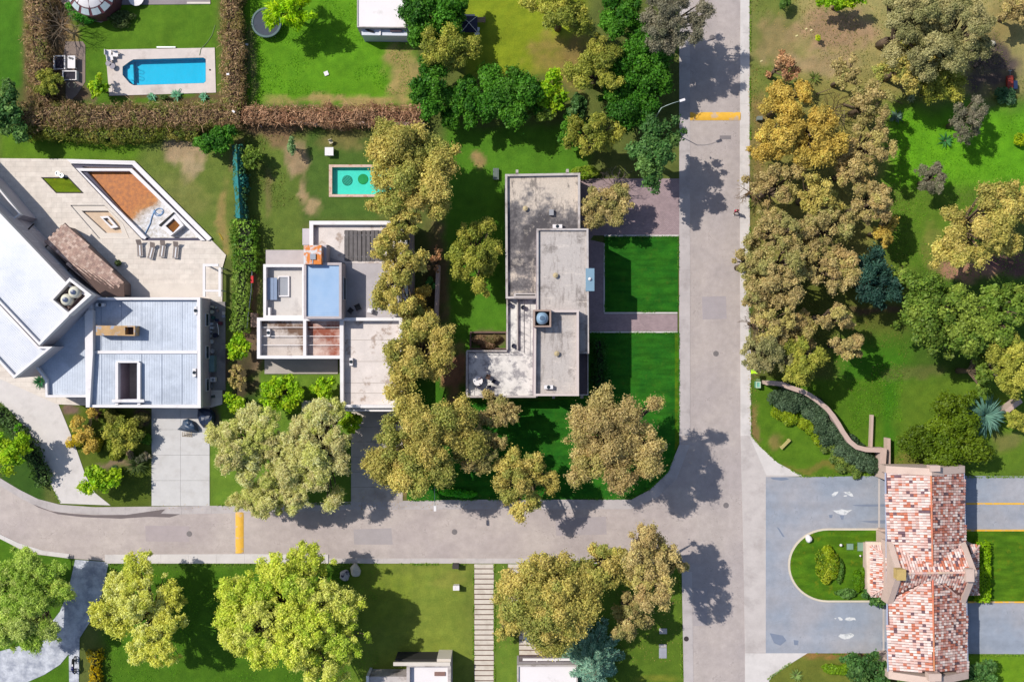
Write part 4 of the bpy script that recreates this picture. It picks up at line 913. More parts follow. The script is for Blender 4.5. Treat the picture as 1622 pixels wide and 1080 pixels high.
m = MB(); m.pprism([[(206, 103), (211, 103), (212, 128), (206, 126)]], -.8, -.25); m.build('step', surf('step_blue', S(70, 200, 222, 1.2), .5), p1)
for y in (110, 120):
    m = MB(); m.tube([P(213, y-3, -.35), P(218, y-2, -.2), P(220, y, -.2), P(218, y+2.5, -.2), P(213, y+3, -.35)], .03, 5); m.build('handrail', plain('steel', (.1, .2, .3), .3, .8), p1)
p2 = pool('swimming_pool', 'turquoise pool with pink brick coping half under the golden tree', [(521, 261), (632, 261), (632, 312), (521, 312)], [(526, 265), (628, 265), (628, 308), (526, 308)], WT2, None, TIL2, surf('brick_coping', S(228, 196, 178), .8, .15, 2, 10, stain=S(205, 150, 128), stain_at=(.52, .62), stain_scale=1.5), px=576, py=287, zc=.1, depth=.6)
for x, y, mt, lb in ((550, 286, surf('mat_dark', S(70, 150, 130), .6), 'dark striped round mat on the floor of the turquoise pool'), (575, 284, surf('mat_green', S(60, 165, 80), .6), 'green round mat on the floor of the turquoise pool')):
    c = P(x, y, -.55); m = MB(); m.lathe(c, [(.6, -.6), (.62, -.57), (.58, -.54), (.02, -.53)], 18)
    f = m.build('pool_mat', mt); tag(f, lb, 'pool mat')
    if x < 560:
        for k in range(-2, 3):
            m = MB(); m.obox((c[0]+k*.17, c[1]-k*.17), (1, 1), 1.0-abs(k)*.2, .05, -.53, -.515); s = m.build('stripe', surf('mat_stripe', S(120, 215, 195), .6), None); s.location = Vector(s.location)-Vector(f.location); s.parent = f
m = MB(); m.pbox(522, 239-5, 535, 246-1, 0, .02) if False else None

# ------------------------------------------------------------------ gatehouse
GH = thing('gatehouse', 'entrance gatehouse with a red and white barrel-tile roof spanning the divided drive', 'gatehouse', 1466, 905)
EZ, RZ = 4.6, 6.75
wl0, wl1 = P(1404, 748, EZ), P(1408, 1063, EZ); el0, el1 = P(1526, 748, EZ), P(1532, 1063, EZ)
r0, r1 = P(1474.5, 748, RZ), P(1479.5, 1063, RZ)
M_STUC = surf('pink_stucco', S(218, 192, 178), .85, .08, .8, stain=S(196, 170, 158), stain_at=(.52, .8)); M_TSUB = surf('tile_bed', S(120, 78, 70), .9)
TC = [S(246, 226, 218), S(234, 188, 176), S(216, 128, 98), S(122, 92, 102), S(240, 208, 198)]; TW = [32, 20, 15, 5, 22]
TC_SHADED = [S(244, 222, 212), S(206, 150, 138), S(188, 112, 90), S(108, 84, 90), S(226, 190, 178)]; TW_SHADED = [22, 24, 16, 8, 22]  # darker set for slopes turned from the sun: shade put into tile colours
def slab3(pts, th, name, mat, root):
    m = MB(); lo_ = [(p[0], p[1], p[2]-th) for p in pts]; m.face(pts); m.face(lo_[::-1]); n = len(pts)
    for i in range(n): m.face([pts[i], lo_[i], lo_[(i+1) % n], pts[(i+1) % n]])
    return m.build(name, mat, root)
slab3([wl0, wl1, r1, r0], .15, 'roof_slope', M_TSUB, GH); slab3([r0, r1, el1, el0], .15, 'roof_slope', M_TSUB, GH)
# cross gable
XR = 7.35; yt, ym, yb = 862, 907, 952
cl = {}
cwx, cex = 1410, 1528
A = P(cwx, 860, EZ+.05); B = P(cwx+14, 908, XR); Cc = P(cwx-2+4, 952, EZ+.05); D = P(cex, 860, EZ+.05); E = P(cex+12, 906, XR); F = P(cex+1, 952, EZ+.05)
A = (B[0], A[1], A[2]); Cc = (B[0], Cc[1], Cc[2]); D = (E[0], D[1], D[2]); F = (E[0], F[1], F[2])
slab3([A, B, E, D][::-1], .12, 'roof_slope', M_TSUB, GH); slab3([B, Cc, F, E][::-1], .12, 'roof_slope', M_TSUB, GH)
# valleys: where the cross gable stands above the main slopes
def main_z(x, y):
    t = (r0[1]-y)/(r0[1]-r1[1]); rx = r0[0]+(r1[0]-r0[0])*t; wx = wl0[0]+(wl1[0]-wl0[0])*t; ex = el0[0]+(el1[0]-el0[0])*t
    return RZ-(RZ-EZ)*((rx-x)/(rx-wx) if x < rx else (x-rx)/(ex-rx))
def cross_z(x, y): 
    d = abs(y-B[1]); return XR-(XR-EZ-.05)*d/(abs(A[1]-B[1]))
def keep_tiles(ob_corners, rowdir, cols, wts, tester, tw=.3, tl=.38):
    cs = [Vector(c) for c in ob_corners]; n = (cs[1]-cs[0]).cross(cs[2]-cs[0]); n = -n if n[2] < 0 else n
    n.normalize(); d = Vector(rowdir); d = (d-n*d.dot(n)).normalized(); s = n.cross(d).normalized(); o = cs[0]
    loc = [((c-o).dot(s), (c-o).dot(d)) for c in cs]; xs = [p[0] for p in loc]; ys = [p[1] for p in loc]; m = MB()
    nu = int((max(xs)-min(xs))/tw); nv = int((max(ys)-min(ys))/tl)
    U, V = np.meshgrid(min(xs)+(np.arange(nu+1)+.5)*tw, min(ys)+(np.arange(nv+1)+.5)*tl); ok = in_poly(U, V, loc)
    for r in range(U.shape[0]):
        for c in range(U.shape[1]):
            if not ok[r, c]: continue
            b_ = o+s*U[r, c]+d*V[r, c]
            if not tester(b_): continue
            col = R.choices(cols, wts)[0]; k = R.uniform(.82, 1.12); col = tuple(min(x*k, .9) for x in col); j = R.uniform(-.012, .014); sx = R.uniform(-.012, .012)
            w = tw*.43; h = tw*.3; prof = [(-w, 0), (-w*.55, h*.85), (w*.55, h*.85), (w, 0)]
            up = [b_+s*(x+sx)-d*tl*.5+n*(y*.8+.02) for x, y in prof]; dn = [b_+s*(x*1.1+sx)+d*tl*.56+n*(y+.055+j) for x, y in prof]
            for i in range(3): m.face([up[i], dn[i], dn[i+1], up[i+1]], col)
            m.face([dn[0], b_+s*sx+d*tl*.56+n*.01, dn[3], dn[2], dn[1]], tuple(x*.8 for x in col))
    return m
m = keep_tiles([wl0, wl1, r1, r0], Vector(wl0)-Vector(r0), TC, TW, lambda b_: main_z(b_[0], b_[1]) > cross_z(b_[0], b_[1]) or b_[0] < B[0]-.1)
o = m.build('roof_tile', M_TILE, GH); o['kind'] = 'stuff'
m = keep_tiles([r0, r1, el1, el0], Vector(el0)-Vector(r0), TC_SHADED, TW_SHADED, lambda b_: main_z(b_[0], b_[1]) > cross_z(b_[0], b_[1]))
o = m.build('roof_tile', M_TILE, GH); o['kind'] = 'stuff'
m = keep_tiles([A, B, E, D], (0, 1, -.5), TC, [20, 22, 24, 8, 14], lambda b_: cross_z(b_[0], b_[1]) > main_z(b_[0], b_[1])-.05)
o = m.build('roof_tile', M_TILE, GH); o['kind'] = 'stuff'
m = keep_tiles([B, Cc, F, E], (0, -1, -.5), TC_SHADED, TW_SHADED, lambda b_: cross_z(b_[0], b_[1]) > main_z(b_[0], b_[1])-.05)
o = m.build('roof_tile', M_TILE, GH); o['kind'] = 'stuff'
# ridge caps
def caps(a, b_, name, c, rad=.15, step=.42):
    a, b_ = Vector(a), Vector(b_); n = int((b_-a).length/step); u = (b_-a).normalized()
    m = MB()
    for i in range(n): m.tube([a+u*(i*step), a+u*(i*step+step*1.05)], [rad*.86, rad], 7, tuple(x*R.uniform(.85, 1.1) for x in c), True)
    o = m.build(name, M_TILE, GH); o['kind'] = 'stuff'
up = lambda p, d=.05: (p[0], p[1], p[2]+d)
caps(up(r0), up(r1), 'ridge_cap', S(222, 136, 100), rad=.12); caps(up(B), up(E), 'ridge_cap', S(230, 190, 176))
m_ = lambda x, y: P(x, y, 0)
for (xa, ya, xb, yb) in ((1423, 858+8, 1476, 903), (1424, 950, 1476, 912), (1520, 866, 1480, 903), (1519, 946, 1480, 912)):
    za = main_z(*P(xa, ya, EZ+.5)[:2]); pa = P(xa, ya, EZ+.5); pb = P(xb, yb, RZ)
    m = MB(); m.tube([(pa[0], pa[1], pa[2]+.1), (pb[0], pb[1], RZ+.06)], .1, 6); m.build('valley', surf('valley_pale', S(228, 190, 178), .8), GH)
# gable parapets (walls with sloped tops)
def gable(ax, y0, y1, yp, zlow, zp, th, x_is=True, name='gable'):
    m = MB(); x0, x1 = ax-th/2, ax+th/2
    prof = [(y0, zlow), (yp, zp), (y1, zlow)]
    lo_ = 3.0
    for k in range(2):
        a, b_ = prof[k], prof[k+1]
        if x_is:
            v = lambda x, p, z: (x, p[0], z)
        else: v = lambda x, p, z: (p[0], x, z)
        m.face([v(x0, a, a[1]), v(x1, a, a[1]), v(x1, b_, b_[1]), v(x0, b_, b_[1])]); m.face([v(x0, a, lo_), v(x0, b_, lo_), v(x0, b_, b_[1]), v(x0, a, a[1])][::-1]); m.face([v(x1, a, lo_), v(x1, b_, lo_), v(x1, b_, b_[1]), v(x1, a, a[1])])
    for p in (prof[0], prof[2]):
        m.face([v(x0, p, lo_), v(x1, p, lo_), v(x1, p, p[1]), v(x0, p, p[1])])
    return m.build(name, M_STUC, GH)
gable(B[0]-.02, P(0, 857, EZ)[1], P(0, 955, EZ)[1], B[1], EZ+.25, XR+.3, .66)
gable(E[0]+.1, P(0, 857, EZ)[1], P(0, 955, EZ)[1], E[1], EZ+.25, XR+.35, .62)
yN = P(0, 743, EZ)[1]; yS = P(0, 1068, EZ)[1]
gable(yN, wl0[0]-.1, el0[0]+.1, r0[0], EZ+.15, RZ+.25, .8, False); gable(yS, wl1[0]-.1, el1[0]+.1, r1[0], EZ+.15, RZ+.25, .8, False)
c = P(1427, 910, 8.2); m = MB(); m.box(c[0]-.4, c[1]-.55, XR-.2, c[0]+.5, c[1]+.55, 8.1); m.box(c[0]-.45, c[1]-.6, 8.1, c[0]+.55, c[1]+.6, 8.25); m.build('finial_block', surf('ochre_block', S(206, 176, 110), .8), GH)
c = P(1537, 911, 7.8); m = MB(); m.box(c[0]-.45, c[1]-.7, XR-.2, c[0]+.45, c[1]+.7, 7.8); m.build('finial_block', M_STUC, GH)
c = P(1480, 1071, 7); m = MB(); m.box(c[0]-.7, c[1]-.45, 6.2, c[0]+.7, c[1]+.35, 7.2); m.build('finial_block', M_STUC, GH)
c = P(1480, 742, 7); m = MB(); m.box(c[0]-.5, c[1]-.3, 6.2, c[0]+.6, c[1]+.35, 7.15); m.build('finial_block', M_STUC, GH)
# low side roofs
def hip(x0, y0, x1, y1, zl, zh, side, rimw):
    "lean-to hip roof against the gable; side=-1 slopes west, +1 slopes east"
    a = P(x0, y0, zl); b_ = P(x1, y1, zl); w = abs(b_[0]-a[0]); 
    xo, xi = (a[0], b_[0]) if side < 0 else (b_[0], a[0]); yt_, yb_ = a[1], b_[1]; k = min(w, (yt_-yb_)/2)*.8
    top = [(xi, yt_-k, zh), (xi, yb_+k, zh)]
    outer = [(xo, yt_, zl), (xo, yb_, zl), top[1], top[0]]; tn = [(xo, yt_, zl), top[0], (xi, yt_, zl)]; ts = [(xo, yb_, zl), (xi, yb_, zl), top[1]]
    for pts, dr, cc, ww in ((outer, (side, 0, -.4), TC if side < 0 else TC_SHADED, TW if side < 0 else TW_SHADED), (tn, (0, 1, -.4), TC, TW), (ts, (0, -1, -.4), TC_SHADED, TW_SHADED)):
        m = MB(); m.face(pts if side < 0 else pts[::-1]); m.build('side_roof', M_TSUB, GH)
        m = keep_tiles(pts, dr, cc, ww, lambda q: True, .24, .34); o = m.build('roof_tile', M_TILE, GH); o['kind'] = 'stuff'
    for q in (0, 1):
        m = MB(); m.tube([((xo, yt_, zl+.05), (xo, yb_, zl+.05))[q], (top[q][0], top[q][1], zh+.06)], .1, 6); m.build('hip_cap', surf('valley_pale', S(228, 190, 178), .8), GH)
    m = MB(); m.box(min(xo, xi)+.15, yb_+.15, 0, max(xo, xi)-.02, yt_-.15, zl-.05); m.build('wall', M_STUC, GH)
hip(1379, 864, 1412, 943, 3.0, 4.2, -1, 0); hip(1533, 863, 1551, 941, 3.0, 3.8, 1, 0)
m = MB(); m.pprism([[(1372, 858), (1403, 858), (1403, 863), (1379.5, 863), (1379.5, 936), (1386, 943), (1386, 946), (1380, 944), (1375, 938), (1373, 900)]], 2.7, 3.05, bottom=True); m.build('side_parapet', surf('peach_rim', S(242, 216, 196), .8), GH)
# supporting walls, gutters
for a in ((1408, 744, 1424, 762), (1500, 744, 1524, 762), (1410, 850, 1526, 955), (1412, 1050, 1428, 1070), (1502, 1050, 1530, 1070)):
    m = MB(); m.pbox(*a, 0, 4.4); m.build('wall', M_STUC, GH)
for (a, b_) in ((wl0, wl1), (el0, el1)):
    s = -1 if a is wl0 else 1; m = MB(); m.tube([(a[0]+s*.08, a[1], a[2]-.05), (b_[0]+s*.08, b_[1], b_[2]-.05)], .1, 6); m.build('gutter', plain('gutter_blue', S(176, 182, 205), .4), GH)
m = MB(); m.pbox(1395, 838, 1404, 860, 0, 1.1); m.pbox(1397, 1034, 1407, 1052, 0, 1.1); m.build('plinth', M_STUC, GH)

# garden walls in pink stucco
def wall_path(name, label, pts, w, h, cat='wall', mat=None):
    pts = [Vector(P(x, y, h)[:2]) for x, y in pts]; L_, R_ = [], []
    for i, p in enumerate(pts):
        d = (pts[min(i+1, len(pts)-1)]-pts[max(i-1, 0)]).normalized(); n = Vector((-d[1], d[0])); L_.append(p+n*w/2); R_.append(p-n*w/2)
    root = bpy.data.objects.new(name, None); COL.objects.link(root); root.location = (pts[0][0], pts[0][1], 0); tag(root, label, cat)
    m = MB(); m.prism([[tuple(p) for p in L_+R_[::-1]]], 0, h-.06); m.build('wall_body', M_STUC, root)
    m = MB(); L2 = [p+(p-q)*.14 for p, q in zip(L_, R_)]; R2 = [q+(q-p)*.14 for p, q in zip(L_, R_)]
    m.prism([[tuple(p) for p in L2+R2[::-1]]], h-.06, h, bottom=True); m.build('coping', mat or surf('coping_pink', S(208, 180, 166), .85, .1), root)
wall_path('garden_wall', 'curving pink garden wall between the shrub bed and the park lawn', [(1213, 606), (1222, 606.5), (1238, 608), (1250, 613), (1262, 617), (1272, 620), (1283, 626), (1297, 636), (1310, 647), (1320, 659), (1328, 671), (1336, 685), (1346, 699), (1357, 708), (1372, 712), (1397, 713), (1404, 713)], .42, 1.9)
wall_path('garden_wall', 'straight pink wall running from the curved wall to the gatehouse corner', [(1400, 711), (1399, 725), (1398, 742)], .55, 2.0)
wall_path('garden_wall', 'low pink wall stub standing on the park lawn north of the curved wall', [(1380, 710), (1381, 685), (1382, 657)], .22, .7)
wall_path('garden_wall', 'short pink wall stub beside the gatehouse corner', [(1408, 738), (1408, 715), (1408, 694)], .3, 1.2)
wall_path('garden_wall', 'pink wall fragment between the blue agave and the right edge', [(1594, 652), (1606, 643), (1618, 634)], .42, 1.9)
wall_path('garden_wall', 'grey wall strip behind the brown hedge above the small turquoise pool', [(458, 190), (502, 195)], .3, 1.2)
wall_path('garden_wall', 'long low grey wall below the brown hedge at the trees', [(560, 194), (672, 197)], .3, 1.2)
wall_path('garden_wall', 'pale boundary wall right of the white gridded house', [(694, 420), (690, 520), (688, 560)], .35, 2.0)
wall_path('garden_wall', 'grey garden wall running along the right side of the gridded house', [(650, 352), (651, 440), (651, 500)], .3, 3.0)
# ------------------------------------------------------------------ vegetation
LEAFT = 1
def leaf_mesh(name, C, N, col, size, aspect, mat, parent, flop=.55, along=None, rng=RN):
    "rhombic leaves: C centres, N outward normals, col colours (n,3), all in the parent's frame"
    n = len(C)
    if n == 0: return None
    N = N/np.maximum(np.linalg.norm(N, axis=1, keepdims=True), 1e-6)+rng.normal(0, flop, (n, 3)); N /= np.maximum(np.linalg.norm(N, axis=1, keepdims=True), 1e-6)
    T = rng.normal(0, 1, (n, 3)) if along is None else along+rng.normal(0, .35, (n, 3))
    T -= N*(T*N).sum(1, keepdims=True); T /= np.maximum(np.linalg.norm(T, axis=1, keepdims=True), 1e-6)
    B = np.cross(N, T); s = (size*rng.uniform(.6, 1.35, n))[:, None]
    a = T*s; b = B*s*aspect
    V = np.stack([C-a, C+b*1.0+a*.1, C+a, C-b+a*.1], 1).reshape(-1, 3).astype(np.float32)
    me = bpy.data.meshes.new(name); me.vertices.add(4*n); me.vertices.foreach_set('co', V.ravel())
    me.loops.add(4*n); me.loops.foreach_set('vertex_index', np.arange(4*n, dtype=np.int32))
    me.polygons.add(n); me.polygons.foreach_set('loop_start', np.arange(0, 4*n, 4, dtype=np.int32)); me.polygons.foreach_set('loop_total', np.full(n, 4, np.int32))
    me.update(calc_edges=True)
    at = me.attributes.new('col', 'FLOAT_COLOR', 'POINT'); c4 = np.ones((n, 4, 4), np.float32); c4[..., :3] = np.clip(col, .003, .8)[:, None, :]
    at.data.foreach_set('color', c4.ravel()); me.materials.append(mat)
    o = bpy.data.objects.new(name, me); COL.objects.link(o)
    if parent is not None: o.parent = parent
    return o
G = 0.62
def pal(*cs): return np.array([S(*c, gain=G) for c in cs])
STY = {  # palette, lump radius fraction, count, leaf size, aspect, coverage, flattening, flop
 'gold': (pal((174, 158, 84), (158, 148, 76), (188, 168, 96), (140, 138, 66), (130, 138, 66)), (.15, .27), 38, .135, .62, 3.1, .55, .5),
 'brown': (pal((164, 144, 96), (150, 134, 86), (176, 158, 108), (140, 132, 78), (136, 136, 78)), (.14, .25), 40, .135, .6, 3.0, .55, .5),
 'tan': (pal((176, 158, 108), (164, 140, 94), (170, 156, 98), (150, 132, 88), (158, 150, 84)), (.14, .25), 40, .135, .55, 2.8, .55, .55),
 'orange': (pal((184, 156, 72), (168, 146, 68), (154, 138, 66), (194, 168, 84)), (.16, .28), 34, .135, .62, 3.1, .55, .5),
 'olive': (pal((146, 146, 58), (128, 132, 50), (164, 158, 70), (108, 118, 44)), (.15, .27), 38, .135, .6, 3.1, .55, .5),
 'greyolive': (pal((148, 142, 98), (132, 130, 84), (160, 150, 104), (116, 116, 72)), (.13, .22), 52, .13, .5, 2.9, .55, .5),
 'grey': (pal((122, 118, 98), (108, 104, 86), (132, 124, 104), (100, 104, 76)), (.14, .24), 38, .13, .4, 2.4, .55, .6),
 'dark': (pal((52, 100, 22), (66, 114, 26), (40, 84, 20), (80, 126, 32)), (.2, .34), 38, .16, .7, 2.8, .5, .5),
 'darkblue': (pal((62, 98, 46), (76, 110, 56), (50, 84, 38), (98, 126, 62)), (.18, .3), 28, .2, .6, 2.6, .5, .55),
 'mid': (pal((92, 116, 40), (108, 130, 46), (76, 100, 32), (128, 142, 58)), (.16, .27), 34, .2, .65, 2.6, .55, .5),
 'moss': (pal((78, 98, 14), (92, 110, 20), (64, 84, 14)), (.2, .34), 26, .18, .65, 2.8, .45, .45),
 'lime': (pal((138, 168, 26), (120, 158, 20), (158, 176, 34), (100, 142, 20)), (.17, .28), 28, .2, .6, 2.4, .5, .55),
 'bright': (pal((164, 172, 62), (150, 162, 52), (184, 184, 84), (128, 150, 46), (172, 170, 92)), (.08, .15), 130, .17, .42, 2.7, .5, .75),
 'yellow': (pal((204, 190, 88), (188, 180, 78), (212, 202, 112), (166, 164, 66), (140, 148, 54)), (.08, .16), 95, .18, .34, 2.5, .5, .8),
 'willow': (pal((172, 166, 106), (156, 156, 88), (184, 176, 124), (146, 152, 76), (164, 154, 112)), (.09, .17), 110, .2, .24, 2.7, .5, .9),
 'green_willow': (pal((132, 152, 62), (146, 162, 74), (116, 140, 48), (156, 164, 96)), (.1, .19), 90, .2, .26, 2.6, .5, .9),
 'frond': (pal((140, 176, 10), (164, 190, 16), (118, 160, 10)), (.14, .24), 34, .38, .2, 2.4, .5, .6),
 'pinkish': (pal((176, 130, 92), (158, 118, 88), (166, 136, 98)), (.15, .26), 24, .17, .5, 1.9, .5, .6),
 'teal': (pal((44, 74, 62), (54, 86, 70), (36, 62, 54)), (.18, .3), 28, .22, .4, 2.4, .5, .55),
}
TREES = []; NLEAF = 0
def tree(name, label, cx, cy, r, h, sty, seed, ell=(1, 1), rot=0, extra=None, group=None, sparse=1.0, bark=None, cat='tree', fill=1.0):
    rng = np.random.default_rng(seed); st = STY[sty]; p = CAMH; k = (CAMH-h*.7)/FPX; Rm = r*k
    base, lr, K, ls, asp, cov, flat, flop = st[0], st[1], st[2], st[3]*.84, st[4], st[5], st[6], st[7]
    zc = h*.62; V = h*.36
    c0 = P(cx, cy, h*.7)
    root = bpy.data.objects.new(name, None); COL.objects.link(root); root.location = (c0[0], c0[1], 0); tag(root, label, cat, group)
    ph = rng.uniform(0, 6.28, 4)
    def outl(t): return 1+.12*math.sin(2*t+ph[0])+.10*math.sin(3*t+ph[1])+.07*math.sin(5*t+ph[2])
    ca, sa = math.cos(math.radians(rot)), math.sin(math.radians(rot))
    K = int(K*3.0*max(.7, min(1.6, (Rm/4.6)**1.1))*sparse)
    nl = max(5, int(rng.integers(9, 13)*min(1.35, .6+Rm/8))); lobes = []
    for i in range(nl*20):
        if len(lobes) >= nl: break
        t = rng.uniform(0, 6.283); q = math.sqrt(rng.uniform(0.0, 1)); lrd = Rm*(rng.uniform(.4, .58) if sty in ('dark', 'moss', 'mid', 'darkblue') else rng.uniform(.28, .46)); rr = q*max(Rm*.1, 1.06*Rm*outl(t)-lrd*.8)
        x, y = rr*math.cos(t), rr*math.sin(t)
        if any((x-a)**2+(y-b)**2 < (.5*(lrd+d))**2 for a, b, _, d, _, _ in lobes): continue
        lobes.append((x, y, zc+V*(math.sqrt(max(0, 1-q*q*.8))*rng.uniform(.35, .9)-.35), lrd, rng.integers(0, len(base)), rng.uniform(.86, 1.12)))
    lumps = []; tries = 0; tone = []
    while len(lumps) < K and tries < K*30:
        tries += 1
        L0 = lobes[rng.integers(0, len(lobes))]
        d = rng.normal(0, 1, 3); d /= np.linalg.norm(d); d[2] = abs(d[2])*1.0-.1; q = rng.uniform(.2, 1)**.5
        lrad = rng.uniform(*lr)*Rm*.62*min(1, (5.2/Rm)**.35)*(1.15 if Rm < 3 else 1)
        x, y, z = L0[0]+d[0]*q*(L0[3]-lrad*.6), L0[1]+d[1]*q*(L0[3]-lrad*.6), L0[2]+d[2]*q*L0[3]*.75
        if rng.random() < .1: x, y = x+rng.normal(0, .12)*Rm, y+rng.normal(0, .12)*Rm; z -= rng.uniform(0, .3)*V; lrad *= .7
        x, y = x*ell[0], y*ell[1]; x, y = x*ca-y*sa, x*sa+y*ca
        if any((x-l[0])**2+(y-l[1])**2+((z-l[2])*1.1)**2 < (.46*(lrad+l[3]))**2 for l in lumps): continue
        lumps.append((x, y, z, lrad, L0[4] if rng.random() < .7 else rng.integers(0, len(base)))); tone.append(L0[5])
    if extra:
        for (ex, ey, er, ez) in extra:
            q = P(ex, ey, h*ez)
            for _ in range(6): e_ = rng.normal(0, .38, 3)*er*k; lumps.append((q[0]-c0[0]+e_[0], q[1]-c0[1]+e_[1], h*ez+e_[2]*.6, er*k*.5, rng.integers(0, len(base)))); tone.append(1.0)
    Cs, Ns, Cc, Al = [], [], [], []
    bright_ = 1.2 if 'willow' in sty or sty in ('bright', 'yellow') else .93
    if sty in ('dark', 'moss', 'mid', 'darkblue'): fill = fill*1.25
    if 'willow' in sty: fill = fill*1.05
    la = 2*ls*ls*asp
    for (x, y, z, lrad, ci), tn in zip(lumps, tone):
        area = 4*math.pi*lrad**2*.72; n = int(area/la*cov*fill*.62)
        d = rng.normal(0, 1, (n, 3)); d[:, 2] = np.where(rng.random(n) < .72, np.abs(d[:, 2]), d[:, 2]); d /= np.linalg.norm(d, axis=1, keepdims=True)
        # bumpy surface: three crossing ripples
        ph2 = rng.uniform(0, 6, 6); fr = 3.2
        bmp = 1+.13*np.sin(fr*2*d[:, 0]+ph2[0])*np.sin(fr*2*d[:, 1]+ph2[1])+.11*np.sin(fr*3*d[:, 1]+ph2[2]+2*d[:, 2])*np.sin(fr*2.6*d[:, 0]+ph2[3])
        rad = lrad*bmp*(1-np.abs(rng.normal(0, .24, n))); rad = np.where(rng.random(n) < .32, rad*rng.uniform(1.03, 1.75, n), rad)
        dd = d*rad[:, None]*np.array([1, 1, .82])
        Cs.append(dd+np.array([x, y, z])); Ns.append(d+np.array([0, 0, .25]))
        c = base[ci][None]*.6+base[rng.integers(0, len(base), n)]*.4
        dry = rng.uniform(.9, 1.1)*tn*bright_; c = c*dry*rng.uniform(.72, 1.22, (n, 1))*(1+.5*(bmp[:, None]-1))
        Cc.append(c)
        out = d*np.array([1, 1, .3])*(.5 if sty != 'frond' else 1)+np.array([x/Rm, y/Rm, -.3])*(1.2 if sty == 'frond' else .3)+rng.normal(0, .6 if sty != 'frond' else .1, (n, 3)); Al.append(out)
    nf = int(3.1416*Rm*Rm*ell[0]*ell[1]*.8/la*.6*fill*min(1, sparse*1.1)**2)
    pick = rng.integers(0, len(lumps), nf); pk2 = rng.integers(0, len(lumps), nf); LP = np.array([l[:4] for l in lumps]); tt = rng.uniform(0, 1, nf)[:, None]
    a_, b_ = LP[pick], LP[pk2]; far = np.linalg.norm(a_[:, :2]-b_[:, :2], axis=1) > Rm*.75; b_ = np.where(far[:, None], a_, b_)
    pc = a_[:, :3]*(1-tt)+b_[:, :3]*tt+rng.normal(0, .25, (nf, 3))*a_[:, 3:4]*1.6; pc[:, 2] -= rng.uniform(.1, .9, nf)*a_[:, 3]
    Cs.append(pc); Ns.append(rng.normal(0, .5, (nf, 3))+np.array([0, 0, .8])); Cc.append(base[rng.integers(0, len(base), nf)]*rng.uniform(.7, 1.1, (nf, 1))*bright_); Al.append(rng.normal(0, 1, (nf, 3)))
    C = np.concatenate(Cs); N = np.concatenate(Ns); cl_ = np.concatenate(Cc); A_ = np.concatenate(Al)
    global NLEAF; NLEAF += len(C)
    along = A_ if asp < .45 else None
    leaf_mesh('crown', C, N, cl_, ls, asp, LEAF, root, flop, along, rng)
    # trunk and limbs
    m = MB(); tr = max(.08, .028*h+.02*Rm); lx, ly = root.location[0], root.location[1]
    bend = rng.normal(0, .12, 2)*h*.15
    fork = h*.32
    m.tube([(lx, ly, -.1), (lx+bend[0]*.5, ly+bend[1]*.5, fork*.5), (lx+bend[0], ly+bend[1], fork), (lx+bend[0]*.5, ly+bend[1]*.5, h*.62)], [tr*1.25, tr, tr*.85, tr*.3], 8)
    m.build('trunk', bark or BARK, root, True)
    m = MB()
    for (x, y, z, lrad, ci) in lumps:
        if rng.random() > .5: continue
        s = rng.uniform(.75, 1.1)*fork; mid = (lx+bend[0]+x*.45+rng.normal(0, .2), ly+bend[1]+y*.45+rng.normal(0, .2), s+(z-s)*.55)
        m.tube([(lx+bend[0], ly+bend[1], s), mid, (lx+x, ly+y, z)], [tr*.5, tr*.3, tr*.08], 5, cap=False)
    if m.v: m.build('limb', bark or BARK, root, True)
    TREES.append(root); return root

def shrub(name, label, cx, cy, r, h, cols, seed, leaf=.14, asp=.55, cov=2.4, lumps=7, ell=(1, 1), cat='shrub', group=None, mat=None, along_up=False):
    rng = np.random.default_rng(seed); k = (CAMH-h)/FPX; Rm = r*k; c0 = P(cx, cy, h*.7); base = pal(*cols)
    root = bpy.data.objects.new(name, None); COL.objects.link(root); root.location = (c0[0], c0[1], 0); tag(root, label, cat, group)
    Cs, Ns, Cc = [], [], []; la = 2*leaf*leaf*asp; m = MB()
    for i in range(lumps):
        t = rng.uniform(0, 6.28); q = math.sqrt(rng.uniform(0, 1))*.62 if lumps > 1 else 0; lr = Rm*rng.uniform(.38, .55) if lumps > 1 else Rm
        x, y = q*Rm*math.cos(t)*ell[0], q*Rm*math.sin(t)*ell[1]; z = h-lr*.8-rng.uniform(0, .25)*h if lumps > 1 else h*.5
        z = max(z, lr*.4); n = int(4*math.pi*lr*lr*.6/la*cov*.62)
        d = rng.normal(0, 1, (n, 3)); d[:, 2] = np.where(rng.random(n) < .8, np.abs(d[:, 2]), d[:, 2]); d /= np.linalg.norm(d, axis=1, keepdims=True)
        rad = lr*(1-np.abs(rng.normal(0, .15, n))); zf = min(1.0, h/(2*lr)+.2)
        Cs.append(d*rad[:, None]*np.array([ell[0], ell[1], zf])+np.array([x, y, z])); Ns.append(d+np.array([0, 0, .3]))
        Cc.append((base[rng.integers(0, len(base), n)]*.5+base[rng.integers(0, len(base))]*.5)*rng.uniform(.65, 1.25, (n, 1)))
        m.tube([(c0[0], c0[1], 0), (c0[0]+x*.6, c0[1]+y*.6, z*.6), (c0[0]+x, c0[1]+y, z)], [.05, .035, .01], 4, cap=False)
    leaf_mesh('foliage', np.concatenate(Cs), np.concatenate(Ns), np.concatenate(Cc), leaf, asp, mat or LEAF, root, .5, None, rng)
    m.build('stem', BARK, root); return root

